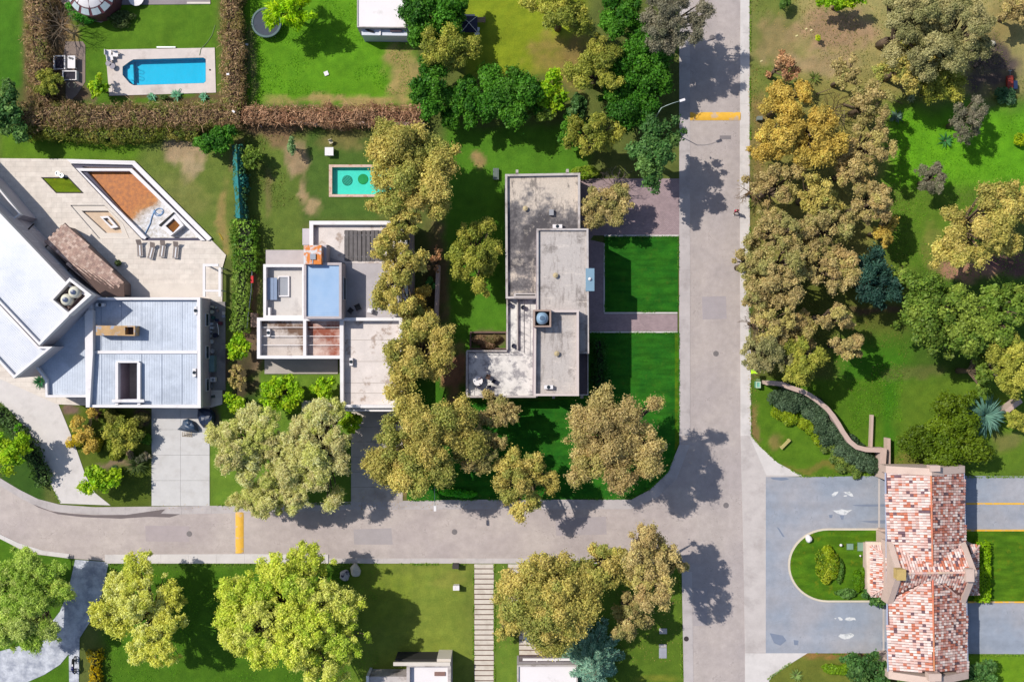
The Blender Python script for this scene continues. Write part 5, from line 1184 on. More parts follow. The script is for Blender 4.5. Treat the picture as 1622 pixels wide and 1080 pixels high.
def hedge(name, label, pts, w, h, cols, seed, leaf=.15, asp=.3, cov=2.2, ragged=.35, cat='hedge', mat=None, core=(78, 60, 46), twigs=0, group=None):
    "pts: centre line in px; w: width px"
    rng = np.random.default_rng(seed); base = pal(*cols); c = [Vector(P(x, y, h)[:2]) for x, y in pts]; ww = w*(CAMH-h)/FPX
    root = bpy.data.objects.new(name, None); COL.objects.link(root); root.location = (c[0][0], c[0][1], 0); tag(root, label, cat, group)
    Cs, Ns, Cc = [], [], []
    m = MB(); la = 2*leaf*leaf*asp
    for a, b in zip(c, c[1:]):
        L_ = (b-a).length; u = (b-a)/L_; nn = Vector((-u[1], u[0])); 
        m.obox((a+b)/2, u, L_, ww*.55, 0, h*.62)
        per = ww+2*h; n = int(L_*per/la*cov*.5)
        s = rng.uniform(-.3, L_+.3, n); q = rng.uniform(0, 1, n)*per; X = a[0]+u[0]*s; Y = a[1]+u[1]*s
        top = q < ww; side = np.where(q < ww+h, 1, -1)
        off = np.where(top, q-ww/2, side*ww/2); z = np.where(top, h, ((q-ww) % h)); z = np.where(top, h, h*(1-(1-z/h)))
        bump = fbm(X, Y+off*.7, 1.6, seed, 3)-.5; bump2 = fbm(X+off, Y, .7, seed+5, 2)-.5
        # rounded shoulder
        edge = np.abs(off)/(ww/2); z = np.where(top, h*(1-.22*np.clip(edge-.5, 0, 1)**1.5*1.8)+bump*ragged*1.6+bump2*ragged, z)
        off = np.where(top, off, off*(1+bump*ragged*2.4/ww*2))+rng.normal(0, .05+ragged*.2, n); z = z-np.abs(rng.normal(0, .12+ragged*.25, n))*top
        px_ = X+nn[0]*off; py_ = Y+nn[1]*off
        Cs.append(np.stack([px_-c[0][0], py_-c[0][1], np.maximum(z, .03)], 1))
        Ns.append(np.stack([np.where(top, 0, side*nn[0]), np.where(top, 0, side*nn[1]), np.where(top, 1, .3)], 1))
        f = fbm(px_, py_, 1.8, seed+9, 3); i0 = np.clip((f*1.7-.35)*len(base), 0, len(base)-1).astype(int); i1 = rng.integers(0, len(base), n)
        Cc.append((base[i0]*.6+base[i1]*.4)*rng.uniform(.6, 1.3, (n, 1)))
    m.build('core', surf('hedge_core_%d' % seed, S(*core), .95, .4, 2, 12), root)
    leaf_mesh('foliage', np.concatenate(Cs), np.concatenate(Ns), np.concatenate(Cc), leaf, asp, mat or LEAF, root, .6, None, rng)
    if twigs:
        m = MB()
        for i in range(twigs):
            k = rng.integers(0, len(c)-1); a, b = c[k], c[k+1]; p = a.lerp(b, rng.uniform(0, 1)); u = (b-a).normalized(); nn = Vector((-u[1], u[0]))
            p = p+nn*rng.uniform(-.45, .45)*ww; z = h*rng.uniform(.8, 1.0); t = rng.uniform(0, 6.28); l = rng.uniform(.4, 1.3)
            cc = base[rng.integers(0, len(base))]*1.15
            m.tube([(p[0], p[1], z-.3), (p[0]+math.cos(t)*l*.5, p[1]+math.sin(t)*l*.5, z+.1), (p[0]+math.cos(t+.5)*l, p[1]+math.sin(t+.5)*l, z+rng.uniform(-.1, .3))], [.035, .025, .01], 3, tuple(cc), False)
        o = m.build('twig', TWIG, root); o['kind'] = 'stuff'
    return root

def rosette(name, label, cx, cy, r, h, n, col, seed, w=.09, cat='plant', tilt=(.15, 1.1), z0=.05, trunk=0, mat=None, curve=.35, group=None):
    "agave, yucca or palm head: n tapered folded blades round one centre"
    rng = np.random.default_rng(seed); root = thing(name, label, cat, cx, cy, group); c = Vector(P(cx, cy, h*.6)[:2]+(0,)); root.location = (c[0], c[1], 0); L_ = r*CAMH/FPX
    m = MB()
    for i in range(n):
        t = i*2.399+rng.normal(0, .1); e = tilt[0]+(tilt[1]-tilt[0])*rng.random(); l = L_*rng.uniform(.75, 1.1)
        d = Vector((math.cos(t), math.sin(t), 0)); s = Vector((-d[1], d[0], 0)); k = rng.uniform(.75, 1.2); cc = tuple(min(x*k, .8) for x in S(*col, gain=G))
        pts = []
        for j in range(5):
            u = j/4; rr = l*math.cos(e)*u if e < 1.4 else l*.2*u; zz = trunk+z0+l*math.sin(e)*u-curve*l*u*u; pts.append(c+d*(rr+.03)+Vector((0, 0, max(zz, .02))))
        for j in range(4):
            wa = w*(1-(j/4)**2)*.9+.01; wb = w*(1-((j+1)/4)**2)*.9+.004
            m.face([pts[j]-s*wa+Vector((0, 0, .03)), pts[j+1]-s*wb+Vector((0, 0, .03)), pts[j+1], pts[j]], cc); m.face([pts[j], pts[j+1], pts[j+1]+s*wb+Vector((0, 0, .03)), pts[j]+s*wa+Vector((0, 0, .03))], cc)
    m.build('blade', mat or LEAF, root)['kind'] = 'stuff'
    b = MB(); b.lathe((c[0], c[1]), [(.12+.05*bool(trunk), 0), (.1, trunk*.5+.04), (.12, trunk+.1), (.02, trunk+.2)], 8); b.build('trunk', BARK, root); return root

def spruce(name, label, cx, cy, r, h, seed, col=((96, 128, 108), (120, 150, 128), (70, 104, 90)), cat='tree', density=1.0):
    rng = np.random.default_rng(seed); base = pal(*col); c0 = P(cx, cy, h*.45); Rm = r*(CAMH-h*.3)/FPX
    root = bpy.data.objects.new(name, None); COL.objects.link(root); root.location = (c0[0], c0[1], 0); tag(root, label, cat)
    C, N, Cc, Al = [], [], [], []; m = MB()
    layers = 8
    for L_ in range(layers):
        u = L_/(layers-1); zz = h*(.1+.85*u); rl = Rm*(1-u*.93); nb = int(11-5*u)
        for b in range(nb):
            t = b*6.283/nb+L_*.7+rng.normal(0, .12); l = rl*rng.uniform(.82, 1.1); d = np.array([math.cos(t), math.sin(t), 0]); s_ = np.array([-d[1], d[0], 0])
            m.tube([(c0[0], c0[1], zz), (c0[0]+d[0]*l, c0[1]+d[1]*l, zz-l*.12)], [.06, .015], 4, cap=False)
            n = int(150*density*l/2.5)+20; q = rng.uniform(.12, 1, n)**.8; side = rng.uniform(-1, 1, n); wd = (.16+.36*(1-q)*q*2.2)*l*.55
            p = d[None]*(l*q)[:, None]+s_[None]*(side*wd)[:, None]; p[:, 2] = zz-l*.12*q+rng.normal(0, .05, n)-np.abs(side)*.1
            C.append(p); N.append(np.tile([0, 0, 1.], (n, 1))+.2*d); Al.append(d[None]+s_[None]*side[:, None]*1.3)
            Cc.append(base[rng.integers(0, len(base), n)]*rng.uniform(.7, 1.3, (n, 1))*rng.uniform(.85, 1.15))
    leaf_mesh('crown', np.concatenate(C), np.concatenate(N), np.concatenate(Cc), .17, .3, LEAF, root, .3, np.concatenate(Al), rng)
    m.tube([(c0[0], c0[1], -.05), (c0[0], c0[1], h)], [.22, .03], 8); m.build('trunk', BARK, root)
    return root

def bare_tree(name, label, cx, cy, r, h, seed, col=(130, 112, 92)):
    rng = np.random.default_rng(seed); c0 = P(cx, cy, h*.6); Rm = r*CAMH/FPX; root = thing(name, label, 'tree', cx, cy); root.location = (c0[0], c0[1], 0)
    m = MB(); cc = S(*col, gain=1.1)
    def br(p, d, l, rad, lev):
        q = p+d*l; mid = p+d*l*.5+Vector(rng.normal(0, .06*l, 3)); m.tube([p, mid, q], [rad, rad*.8, rad*.55], 5 if lev < 2 else 3, cc, False)
        if lev < 4:
            for i in range(3 if lev else 6):
                dd = (d+Vector(rng.normal(0, .55, 3))+Vector((0, 0, -.05))).normalized(); br(q if i else mid, dd, l*rng.uniform(.55, .85), rad*.55, lev+1)
    m.tube([(c0[0], c0[1], 0), (c0[0], c0[1], h*.25)], [.2, .14], 7, cc); m.build('trunk', TWIG, root)
    m = MB()
    for i in range(9):
        t = i*.7+rng.normal(0, .2); br(Vector((c0[0], c0[1], h*.25)), Vector((math.cos(t), math.sin(t), rng.uniform(.4, 1.2))).normalized(), Rm*.42, .07, 1)
    m.build('branch', TWIG, root)['kind'] = 'stuff'; return root

# ---- hedges
BRN = ((100, 108, 44), (146, 118, 88), (112, 88, 64), (164, 136, 104), (92, 74, 52), (128, 116, 62)); BRN2 = ((156, 118, 92), (134, 100, 76), (170, 136, 106), (110, 84, 62))
hedge('hedge', 'tall brown half-dead hedge between the two lawns at the far top left', [(55, -60), (53, 40), (56, 100), (60, 158)], 30, 2.4, BRN, 1, twigs=160, ragged=.7)
hedge('hedge', 'tall brown hedge right of the bright blue pool', [(364, -60), (364, 50), (366, 100), (366, 160)], 29, 2.4, BRN, 2, twigs=150, ragged=.65)
hedge('hedge', 'long brown twiggy hedge running below the bright blue pool', [(26, 182), (110, 182), (200, 182), (290, 181), (375, 180)], 34, 2.4, BRN, 3, twigs=340, ragged=.75)
hedge('hedge', 'brown bare hedge along the bottom of the middle lawn', [(384, 180), (450, 181), (520, 181), (590, 180), (664, 181)], 26, 2.4, BRN2, 4, twigs=260, ragged=.75)
hedge('hedge', 'ragged green hedge front under the long brown hedge', [(36, 207), (100, 209), (180, 212), (250, 209), (310, 206)], 20, 1.9, ((116, 120, 42), (90, 104, 34), (140, 128, 62), (72, 92, 24)), 5, ragged=.6, core=(60, 60, 30))
hedge('hedge', 'green ivy hedge between the terrace and the garden of the gridded house', [(384, 350), (383, 375), (386, 400), (384, 425)], 34, 2.4, ((84, 116, 30), (66, 100, 26), (106, 134, 44)), 6, leaf=.17, asp=.6, ragged=.5, core=(40, 50, 20))
hedge('hedge', 'narrow trimmed green hedge beside the grey side yard', [(380, 420), (379, 470), (377, 522)], 23, 2.2, ((110, 134, 50), (90, 118, 40), (134, 150, 70)), 7, leaf=.18, asp=.35, ragged=.2, core=(40, 50, 20))
hedge('hedge', 'hedge wrapped in teal shade netting beside the lawn', [(374, 232), (376, 262), (379, 300), (380, 345)], 12, 2.0, ((60, 104, 84), (48, 92, 78), (90, 120, 56), (40, 112, 108)), 8, leaf=.16, asp=.6, ragged=.25, core=(20, 80, 74))
hedge('hedge', 'yellow-green clipped hedge behind the gatehouse', [(1560, 862), (1561, 905), (1560, 951)], 17, 1.4, ((112, 146, 10), (98, 132, 8), (128, 158, 14)), 9, leaf=.12, asp=.7, ragged=.06, cov=4.5, core=(90, 120, 16))
hedge('hedge', 'dark green hedge bank along the left driveway', [(-30, 650), (5, 664), (28, 688), (50, 722), (66, 765)], 22, 1.3, ((72, 96, 44), (54, 80, 34), (92, 112, 60)), 10, leaf=.15, asp=.6, ragged=.35, core=(30, 44, 20))
hedge('hedge', 'yellow flowering hedge strip at the lower edge below the yellow tree', [(146, 1035), (148, 1060), (150, 1090)], 13, 1.3, ((168, 140, 12), (120, 110, 16), (146, 128, 12), (84, 88, 14)), 11, leaf=.15, asp=.5, ragged=.4, core=(50, 50, 14))
hedge('hedge', 'dark low hedge at the foot of the flat-roofed house on the lawn', [(948, 540), (952, 580), (950, 630)], 16, 1.0, ((36, 78, 24), (50, 92, 30)), 12, leaf=.14, ragged=.5, core=(20, 34, 12))
# netting over the teal hedge
m = MB()
for i in range(10):
    y = 236+i*11.5; x = 374+i*.6; z = 2.15+.1*math.sin(i*1.7); m.face([P(x-7+math.sin(i), y-6, z-.3), P(x, y-6, z+.12), P(x+1, y+6, z+.1), P(x-6+math.sin(i+1), y+6, z-.3)][::-1]); m.face([P(x, y-6, z+.12), P(x+6, y-6, z-.5), P(x+7, y+6, z-.45), P(x+1, y+6, z+.1)][::-1])
tag(m.build('shade_net', surf('teal_net', S(34, 128, 128), .8, .35, 2.5, 12, stain=S(60, 96, 44), stain_at=(.5, .56), stain_scale=1.6)), 'teal shade net lying over the narrow hedge beside the lawn', 'shade net')

# ---- trees: label, x, y, radius, height, style, seed, kwargs
T = [
 ('willow_tree', 'yellow-green feathery tree drooping over the round trampoline', 457, 12, 42, 7, 'frond', 101, dict(ell=(1, .95))),
 ('laurel_tree', 'round dense dark green tree right of the small white-roofed house', 690, 28, 49, 7, 'dark', 102, dict(ell=(1, 1.05))),
 ('eucalyptus_tree', 'olive tree between the two clipped dark green crowns near the top', 711, 78, 42, 9, 'olive', 103, {}),
 ('laurel_tree', 'tall dark green hedge-like tree at the right end of the brown hedge', 679, 132, 36, 7, 'dark', 104, dict(ell=(.85, 1.5))),
 ('laurel_tree', 'small dark green tree left of the big round dark one above the flat-roofed house', 741, 158, 26, 6, 'dark', 105, dict(ell=(.85, 1.5))),
 ('laurel_tree', 'big round dark green tree at the bottom of the yellowish lawn', 805, 145, 51, 7.5, 'dark', 106, dict(ell=(.95, 1))),
 ('lime_tree', 'rounded light green tree right of the big round dark one', 874, 142, 32, 6.5, 'lime', 107, dict(ell=(.8, 1.1))),
 ('shrub_tree', 'grey-green small tree in front of the light green rounded one', 857, 170, 25, 5, 'mid', 108, {}),
 ('eucalyptus_tree', 'olive tree cut by the top edge above the yellowish lawn', 888, 14, 54, 10, 'olive', 109, dict(ell=(1, .9))),
 ('eucalyptus_tree', 'golden olive tree left of the dark trees beside the upper road', 945, 108, 48, 10, 'olive', 110, dict(ell=(1, 1.0))),
 ('laurel_tree', 'dark green tree at the top edge left of the greyish roadside tree', 982, 22, 35, 8, 'dark', 111, dict(ell=(1, 1.3))),
 ('laurel_tree', 'mid green tree below the greyish roadside tree', 1020, 95, 49, 8, 'dark', 112, dict(ell=(.9, 1.25))),
 ('roadside_tree', 'greyish olive tree overhanging the upper road on its left side', 1062, 28, 56, 12, 'grey', 113, dict(ell=(1, 1.0), fill=1.2, extra=[(1040, 70, 14, .7), (1100, 60, 12, .7)])),
 ('laurel_tree', 'dark green tree between the golden olive tree and the street lamp', 996, 168, 42, 7, 'dark', 114, dict(ell=(1.15, .7))),
 ('olive_tree', 'small grey-green tree between the two golden olive trees', 914, 168, 20, 6, 'darkblue', 115, {}),
 ('eucalyptus_tree', 'olive tree above the pink paved driveway', 941, 216, 45, 9, 'olive', 116, dict(ell=(.9, 1.15))),
 ('oak_tree', 'broad dark green tree whose shadow crosses the upper road', 1043, 232, 51, 13, 'darkblue', 117, dict(ell=(.95, 1.05))),
 ('autumn_tree', 'brown-leaved tree on the pink paved driveway', 961, 327, 41, 6.5, 'brown', 118, dict(ell=(1.1, .9))),
 ('shrub_tree', 'round green bush at the head of the teal net', 342, 222, 26, 3.5, 'dark', 119, dict(ell=(1.3, .85))),
 ('shrub_tree', 'small round green bush right of the teal net', 399, 249, 18, 3, 'mid', 120, {}),
 ('eucalyptus_tree', 'tall golden brown tree spreading over the turquoise pool', 652, 268, 80, 13, 'gold', 121, dict(ell=(.98, 1.0), extra=[(590, 325, 13, .55), (705, 240, 16, .7), (690, 330, 18, .6), (634, 210, 14, .7)])),
 ('pittosporum_tree', 'rounded yellow-olive tree left of the flat-roofed house', 749, 404, 50, 8, 'olive', 122, dict(ell=(.95, 1.2), fill=1.3)),
 ('eucalyptus_tree', 'golden tree overhanging the right side of the gridded white house', 627, 424, 50, 11, 'gold', 123, dict(ell=(.95, 1.3), extra=[(600, 480, 15, .55), (622, 370, 14, .65)])),
 ('acacia_tree', 'small bright yellow tree at the right wall of the gridded white house', 664, 477, 24, 5.5, 'orange', 124, {}),
 ('autumn_tree', 'thin reddish brown sapling beside the wall between the two houses', 690, 412, 16, 5, 'pinkish', 125, dict(ell=(.8, 1.3), sparse=.6)),
 ('eucalyptus_tree', 'broad brown-olive tree between the gridded house and the terrace of the flat-roofed house', 656, 566, 64, 12, 'gold', 126, dict(ell=(1, 1))),
 ('eucalyptus_tree', 'very large golden brown tree beside the shaded driveway', 676, 700, 86, 14, 'gold', 127, dict(ell=(1.0, .95), extra=[(735, 640, 18, .5)])),
 ('eucalyptus_tree', 'reddish brown tree touching the lower terrace of the flat-roofed house', 788, 652, 33, 9, 'brown', 128, dict(ell=(1.1, .9))),
 ('eucalyptus_tree', 'brown tree between the very large golden tree and the small dark lawn', 758, 715, 45, 11, 'brown', 129, dict(sparse=.8)),
 ('eucalyptus_tree', 'yellow-gold tree leaning over the street left of the corner', 828, 765, 50, 12, 'gold', 130, dict(ell=(.95, 1.2), sparse=1)),
 ('eucalyptus_tree', 'broad golden tree on the lawn at the street corner', 972, 700, 84, 17, 'tan', 131, dict(fill=.75, ell=(1.0, .98), extra=[(1035, 640, 17, .7), (915, 755, 18, .6), (1030, 745, 16, .6)])),
 ('willow_tree', 'pale grey-green willow left of the lime bush in front of the gridded house', 388, 702, 62, 10, 'willow', 132, dict(ell=(.9, 1.1), sparse=.9)),
 ('willow_tree', 'pale willow whose shadow falls across the street and the shaded driveway', 500, 714, 66, 11, 'willow', 133, dict(ell=(.9, 1.12), sparse=1.0, extra=[(530, 790, 18, .5)])),
 ('willow_tree', 'pale grey-green crown bridging the two pale willows', 446, 712, 44, 9.5, 'willow', 214, dict(ell=(.9, 1.2))),
 ('willow_tree', 'pale yellowish willow overhanging the street edge near the left speed bump', 434, 785, 58, 9, 'willow', 134, dict(ell=(1.15, .72), sparse=.9)),
 ('lime_tree', 'bright lime bush at the porch of the gridded house', 448, 620, 36, 4.5, 'lime', 135, dict(ell=(1.05, .85))),
 ('lime_tree', 'vivid green bush against the wall of the big framed roof cell', 512, 615, 24, 3.5, 'lime', 136, dict(ell=(.95, 1))),
 ('lime_tree', 'small round lime tree at the end of the trimmed hedge', 375, 550, 23, 4.5, 'lime', 137, dict(ell=(1, 1.1))),
 ('lime_tree', 'small yellow-green bush above the pale willow', 372, 636, 18, 3, 'lime', 138, {}),
 ('maple_tree', 'big bright yellow-green tree below the street in the lower left', 460, 978, 110, 11, 'bright', 139, dict(ell=(1, .92), fill=1.0)),
 ('acacia_tree', 'yellow-flowered tree left of the big bright yellow-green tree', 226, 974, 82, 9, 'yellow', 140, dict(ell=(1, .98), sparse=.85)),
 ('willow_tree', 'feathery green tree over the pale curved drive in the lower left corner', 42, 945, 76, 9, 'green_willow', 141, dict(ell=(1, .98))),
 ('lime_tree', 'small bright green tree between the left driveway and the palm', 156, 764, 32, 4.5, 'lime', 142, {}),
 ('lime_tree', 'yellow-green tree at the left edge whose shadow falls on the driveway', 12, 716, 34, 6, 'lime', 143, {}),
 ('eucalyptus_tree', 'very large olive-gold tree between the stepping path and the lower road', 868, 948, 90, 13, 'gold', 144, dict(ell=(1.05, .84), extra=[(800, 940, 20, .6)])),
 ('eucalyptus_tree', 'brown tree reaching over the road junction', 1032, 895, 58, 16, 'tan', 145, dict(ell=(.85, 1.25), sparse=.9)),
 ('eucalyptus_tree', 'brown lower-growing tree above the blue spruce', 998, 978, 38, 9, 'brown', 146, dict(ell=(.9, 1.1))),
 ('eucalyptus_tree', 'orange-gold crown at the left edge of the park beside the road', 1245, 160, 40, 10, 'orange', 147, dict(ell=(1.0, 1.0))),
 ('eucalyptus_tree', 'bigger orange-gold tree below the first one in the park', 1290, 212, 52, 12, 'orange', 148, dict(ell=(1.05, 1))),
 ('eucalyptus_tree', 'golden roadside tree opposite the upper speed bump', 1235, 218, 40, 11, 'orange', 149, {}),
 ('eucalyptus_tree', 'thin tan roadside tree opposite the pink driveway', 1228, 296, 44, 10, 'tan', 150, dict(sparse=.7)),
 ('eucalyptus_tree', 'gold-green crown in the park above the brown ones', 1298, 305, 37, 11, 'gold', 151, dict(sparse=.6, fill=.8, ell=(1, .9))),
 ('autumn_tree', 'brown roadside tree opposite the upper square lawn', 1238, 362, 44, 11, 'brown', 152, dict(sparse=.6, fill=.8, ell=(1, .9))),
 ('autumn_tree', 'thin brown tree overhanging the road edge halfway down', 1188, 418, 34, 9, 'brown', 153, dict(ell=(.8, 1.2), sparse=.7)),
 ('autumn_tree', 'dense rounded brown tree beside the road opposite the paved path', 1242, 424, 50, 12, 'brown', 154, dict(ell=(1.05, .92))),
 ('autumn_tree', 'light brown rounded tree left of the dark teal conifer', 1322, 425, 40, 11, 'tan', 155, dict(ell=(1.05, 1))),
 ('autumn_tree', 'brown park tree right of the roadside row', 1318, 362, 42, 11, 'brown', 156, dict(sparse=.6, fill=.8, ell=(1.1, .85))),
 ('autumn_tree', 'pinkish tan tree at the edge of the bright park lawn', 1382, 322, 38, 11, 'tan', 157, dict(ell=(1, 1), sparse=.8)),
 ('acacia_tree', 'small golden tree right of the pinkish tan one', 1406, 364, 21, 8, 'orange', 158, dict(ell=(.75, 1.3))),
 ('eucalyptus_tree', 'tan tree on the left edge of the bright green park lawn', 1382, 226, 44, 10, 'tan', 159, dict(ell=(1, 1), sparse=.75)),
 ('eucalyptus_tree', 'gold-brown tree under the big olive tree near the top right', 1440, 98, 46, 10, 'gold', 160, dict(ell=(1.05, .9))),
 ('autumn_tree', 'reddish brown tree on the dry grass left of the gold-brown one', 1345, 115, 28, 8, 'brown', 161, dict(ell=(.85, 1.3), sparse=.7)),
 ('autumn_tree', 'sparse brown tree with bare limbs in the middle of the dry park grass', 1378, 160, 40, 9, 'brown', 162, dict(sparse=.6)),
 ('eucalyptus_tree', 'large olive tree cut by the top edge at the right', 1443, 32, 60, 13, 'greyolive', 163, dict(ell=(1, 1))),
 ('eucalyptus_tree', 'large grey-olive tree beside the large olive one at the top right', 1518, 58, 62, 13, 'greyolive', 164, dict(ell=(1, 1.1))),
 ('autumn_tree', 'pinkish thin tree at the roadside near the top of the park', 1236, 104, 30, 7, 'pinkish', 165, dict(ell=(1.1, .8), sparse=.7)),
 ('eucalyptus_tree', 'sparse olive roadside tree below the dense brown ones', 1228, 505, 46, 11, 'tan', 166, dict(sparse=.75)),
 ('eucalyptus_tree', 'pale olive tree at the road with a bare limb over the kerb', 1222, 555, 42, 10, 'greyolive', 167, dict(sparse=.75)),
 ('eucalyptus_tree', 'yellow-olive tree over the curved pink wall', 1272, 572, 36, 11, 'olive', 168, dict(ell=(.9, 1.2))),
 ('eucalyptus_tree', 'rounded tan crown above the curved wall lawn', 1324, 502, 30, 11, 'tan', 169, dict(ell=(1.1, .75))),
 ('eucalyptus_tree', 'small tan crown lower right of the rounded tan one', 1348, 547, 27, 10, 'tan', 170, dict(ell=(1.15, .8))),
 ('autumn_tree', 'brown tree low beside the road between brown and olive rows', 1215, 462, 36, 10, 'brown', 171, dict(ell=(1.1, .8))),
 ('smoke_tree', 'small grey-purple tree on the bright green park lawn', 1480, 282, 27, 6, 'grey', 172, dict(ell=(.85, 1.2))),
 ('eucalyptus_tree', 'big golden tree at the right edge of the park', 1563, 358, 66, 13, 'gold', 173, dict(ell=(1, 1.02))),
 ('eucalyptus_tree', 'golden crown cut by the right edge above the green pines', 1618, 320, 38, 11, 'gold', 174, {}),
 ('conifer_tree', 'dark teal conifer in the shaded middle of the park', 1388, 448, 42, 9, 'teal', 175, dict(ell=(1, 1.1))),
 ('pine_tree', 'small green tree touching the dark teal conifer', 1428, 442, 20, 9, 'mid', 176, dict(ell=(.7, 1.4))),
 ('pine_tree', 'large bumpy green tree in the right of the park', 1500, 505, 70, 12, 'mid', 177, dict(ell=(1.05, .95), fill=1.1)),
 ('pine_tree', 'green tree at the right edge beside the large bumpy one', 1592, 490, 48, 12, 'mid', 178, dict(ell=(.9, 1.1))),
 ('pine_tree', 'tall olive-green tree at the right edge above the blue agave', 1600, 578, 46, 12, 'olive', 179, dict(ell=(.9, 1.1), bark=BARKP)),
 ('pine_tree', 'grey-green tree in the gap left of the right-edge trees', 1558, 590, 24, 9, 'mid', 180, dict(ell=(.8, 1.4))),
 ('cypress_tree', 'flat-topped moss green tree behind the north end of the gatehouse', 1500, 692, 60, 5, 'moss', 181, dict(ell=(1.15, .92), fill=1.15)),
 ('lime_tree', 'bright green bush cut by the top edge on the dry park grass', 1335, -2, 26, 5, 'lime', 182, dict(ell=(1.4, .7))),
 ('oak_tree', 'dark grey-green tree in deep shade near the red cart', 1532, 186, 34, 7, 'grey', 183, dict(sparse=.8)),
 ('oak_tree', 'dark olive crown below the large grey-olive tree', 1495, 128, 42, 8, 'olive', 184, dict(ell=(1, .8))),
 ('autumn_tree', 'brown bush cut by the right edge near the top corner', 1612, 14, 26, 6, 'tan', 185, {}),
 ('shrub_tree', 'dark bluish green tree at the left end of the long brown hedge', 14, 176, 34, 5, 'darkblue', 186, dict(ell=(.8, 1.3))),
 ('shrub_tree', 'yellow-green bush beside the framed outdoor furniture', 78, 132, 24, 3.5, 'olive', 187, dict(ell=(1, 1))),
 ('shrub_tree', 'small green bush at the lower left corner of the bright blue pool deck', 157, 139, 18, 3, 'lime', 188, dict(ell=(.9, 1.2))),
 ('pine_tree', 'dark green bush beside the round shrub island and the gatehouse', 1392, 948, 20, 3.2, 'darkblue', 189, dict(ell=(1.1, .75))),
 ('shrub_tree', 'big grey-green bush on the grass below the gate drive', 1374, 1066, 40, 4, 'darkblue', 190, dict(ell=(1, .8))),
 ('shrub_tree', 'dark green bush at the lower right behind the gatehouse', 1556, 1072, 26, 3.2, 'darkblue', 191, {}),
 ('shrub_tree', 'dark bush cut by the lower edge beside the gatehouse wall', 1448, 1092, 30, 2.6, 'darkblue', 192, dict(ell=(1.4, .6))),
 ('shrub_tree', 'round olive bush at the right edge below the blue agave', 1612, 668, 20, 3.2, 'olive', 193, {}),
 ('shrub_tree', 'yellow flowering bush at the left of the front garden', 136, 680, 24, 2.2, 'orange', 194, dict(ell=(1.1, 1.4))),
 ('shrub_tree', 'olive green bush filling the middle of the front garden', 196, 688, 34, 3, 'olive', 195, dict(ell=(1, .8), sparse=.9)),
 ('shrub_tree', 'golden brown undergrowth tree beside the short stepping path', 800, 985, 22, 4, 'gold', 196, dict(ell=(.8, 1.3))),
 ('shrub_tree', 'lime green bush peeping out under the very large golden tree', 628, 742, 16, 3, 'lime', 197, {}),
 ('shrub_tree', 'dark green bush between the pale willow and the shaded driveway', 556, 668, 20, 3, 'lime', 198, {}),
 ('shrub_tree', 'grey bare-looking bush under the small lime tree', 373, 598, 18, 2.6, 'tan', 199, dict(sparse=.7)),

 ('eucalyptus_tree', 'golden brown crown joining the very large olive-gold tree to the junction tree', 965, 900, 46, 12, 'gold', 201, dict(ell=(1.1, .9), sparse=.9)),
 ('eucalyptus_tree', 'small brown crown nearest the road junction at the end of the diagonal canopy', 1068, 893, 22, 12, 'brown', 202, dict(sparse=.8)),
 ('eucalyptus_tree', 'golden crown between the turquoise pool tree and the plank pergola', 640, 352, 30, 10, 'gold', 203, dict(ell=(1.1, .9))),
 ('eucalyptus_tree', 'olive crown below the small bright yellow tree', 668, 512, 30, 9, 'gold', 204, dict(ell=(1.1, .8))),
 ('laurel_tree', 'low dark green tree in the grove above the flat-roofed house, left of the olive one', 905, 205, 24, 5, 'dark', 205, {}),
 ('laurel_tree', 'dark tree filling the grove behind the golden olive tree', 985, 118, 33, 6.5, 'dark', 206, {}),
 ('laurel_tree', 'deep green tree at the roadside below the greyish overhanging tree', 1040, 122, 29, 6, 'dark', 207, dict(ell=(.8, 1.2))),
 ('laurel_tree', 'dark green tree left of the yellowish lawn top, beside the navy umbrella', 720, 8, 24, 6, 'dark', 208, {}),
 ('laurel_tree', 'dark tree between the two leftmost dark green ones in the upper grove', 708, 170, 26, 5, 'dark', 209, dict(ell=(.9, 1.4))),
 ('laurel_tree', 'dark green tree in the gap between big round one and light green rounded one', 846, 158, 20, 5, 'dark', 210, dict(ell=(.8, 1.2))),
 ('eucalyptus_tree', 'tan crown behind the smaller roadside trees in the middle of the park', 1352, 268, 34, 9, 'tan', 211, dict(sparse=.7)),
 ('eucalyptus_tree', 'brown crown in the gap of the roadside row right of the walker', 1270, 388, 30, 9, 'brown', 212, {}),
 ('eucalyptus_tree', 'olive crown beneath the sparse olive roadside trees', 1268, 520, 34, 8, 'tan', 213, dict(sparse=.7)),
]
for nm, lb, x, y, r, h, st, sd, kw in T:
    tree(nm, lb, x, y, r, h, st, sd, **kw)
spruce('blue_spruce', 'blue-green spruce beside the white-roofed house at the lower edge', 938, 1052, 58, 9, 300)
rosette('blue_agave_palm', 'blue-green spiky fan palm behind the gatehouse trees at the right', 1562, 658, 36, 3.5, 190, (88, 122, 108), 301, w=.12, cat='palm', trunk=1.6, tilt=(.05, 1.2))
bare_tree('bare_tree', 'bare leafless tree beside the brown hedge at the top left', 86, 34, 46, 5, 302)
bare_tree('bare_tree', 'bare grey tree above the brown tree on the pink driveway', 975, 292, 34, 5, 303, (150, 132, 126))
bare_tree('bare_tree', 'leafless tree among the roadside trees by the concrete kerb', 1200, 512, 26, 7, 304, (92, 74, 58))
bare_tree('bare_tree', 'dark bare-limbed tree in the shade of the park top right', 1572, 90, 42, 7, 305, (70, 62, 62))
bare_tree('bare_tree', 'forked bare tree in the middle of the park beside the fallen limb', 1330, 168, 40, 6, 306, (96, 82, 60))
bare_tree('bare_tree', 'leafless brown tree at the kerb opposite the pink driveway', 1196, 300, 30, 7, 307, (110, 88, 62))

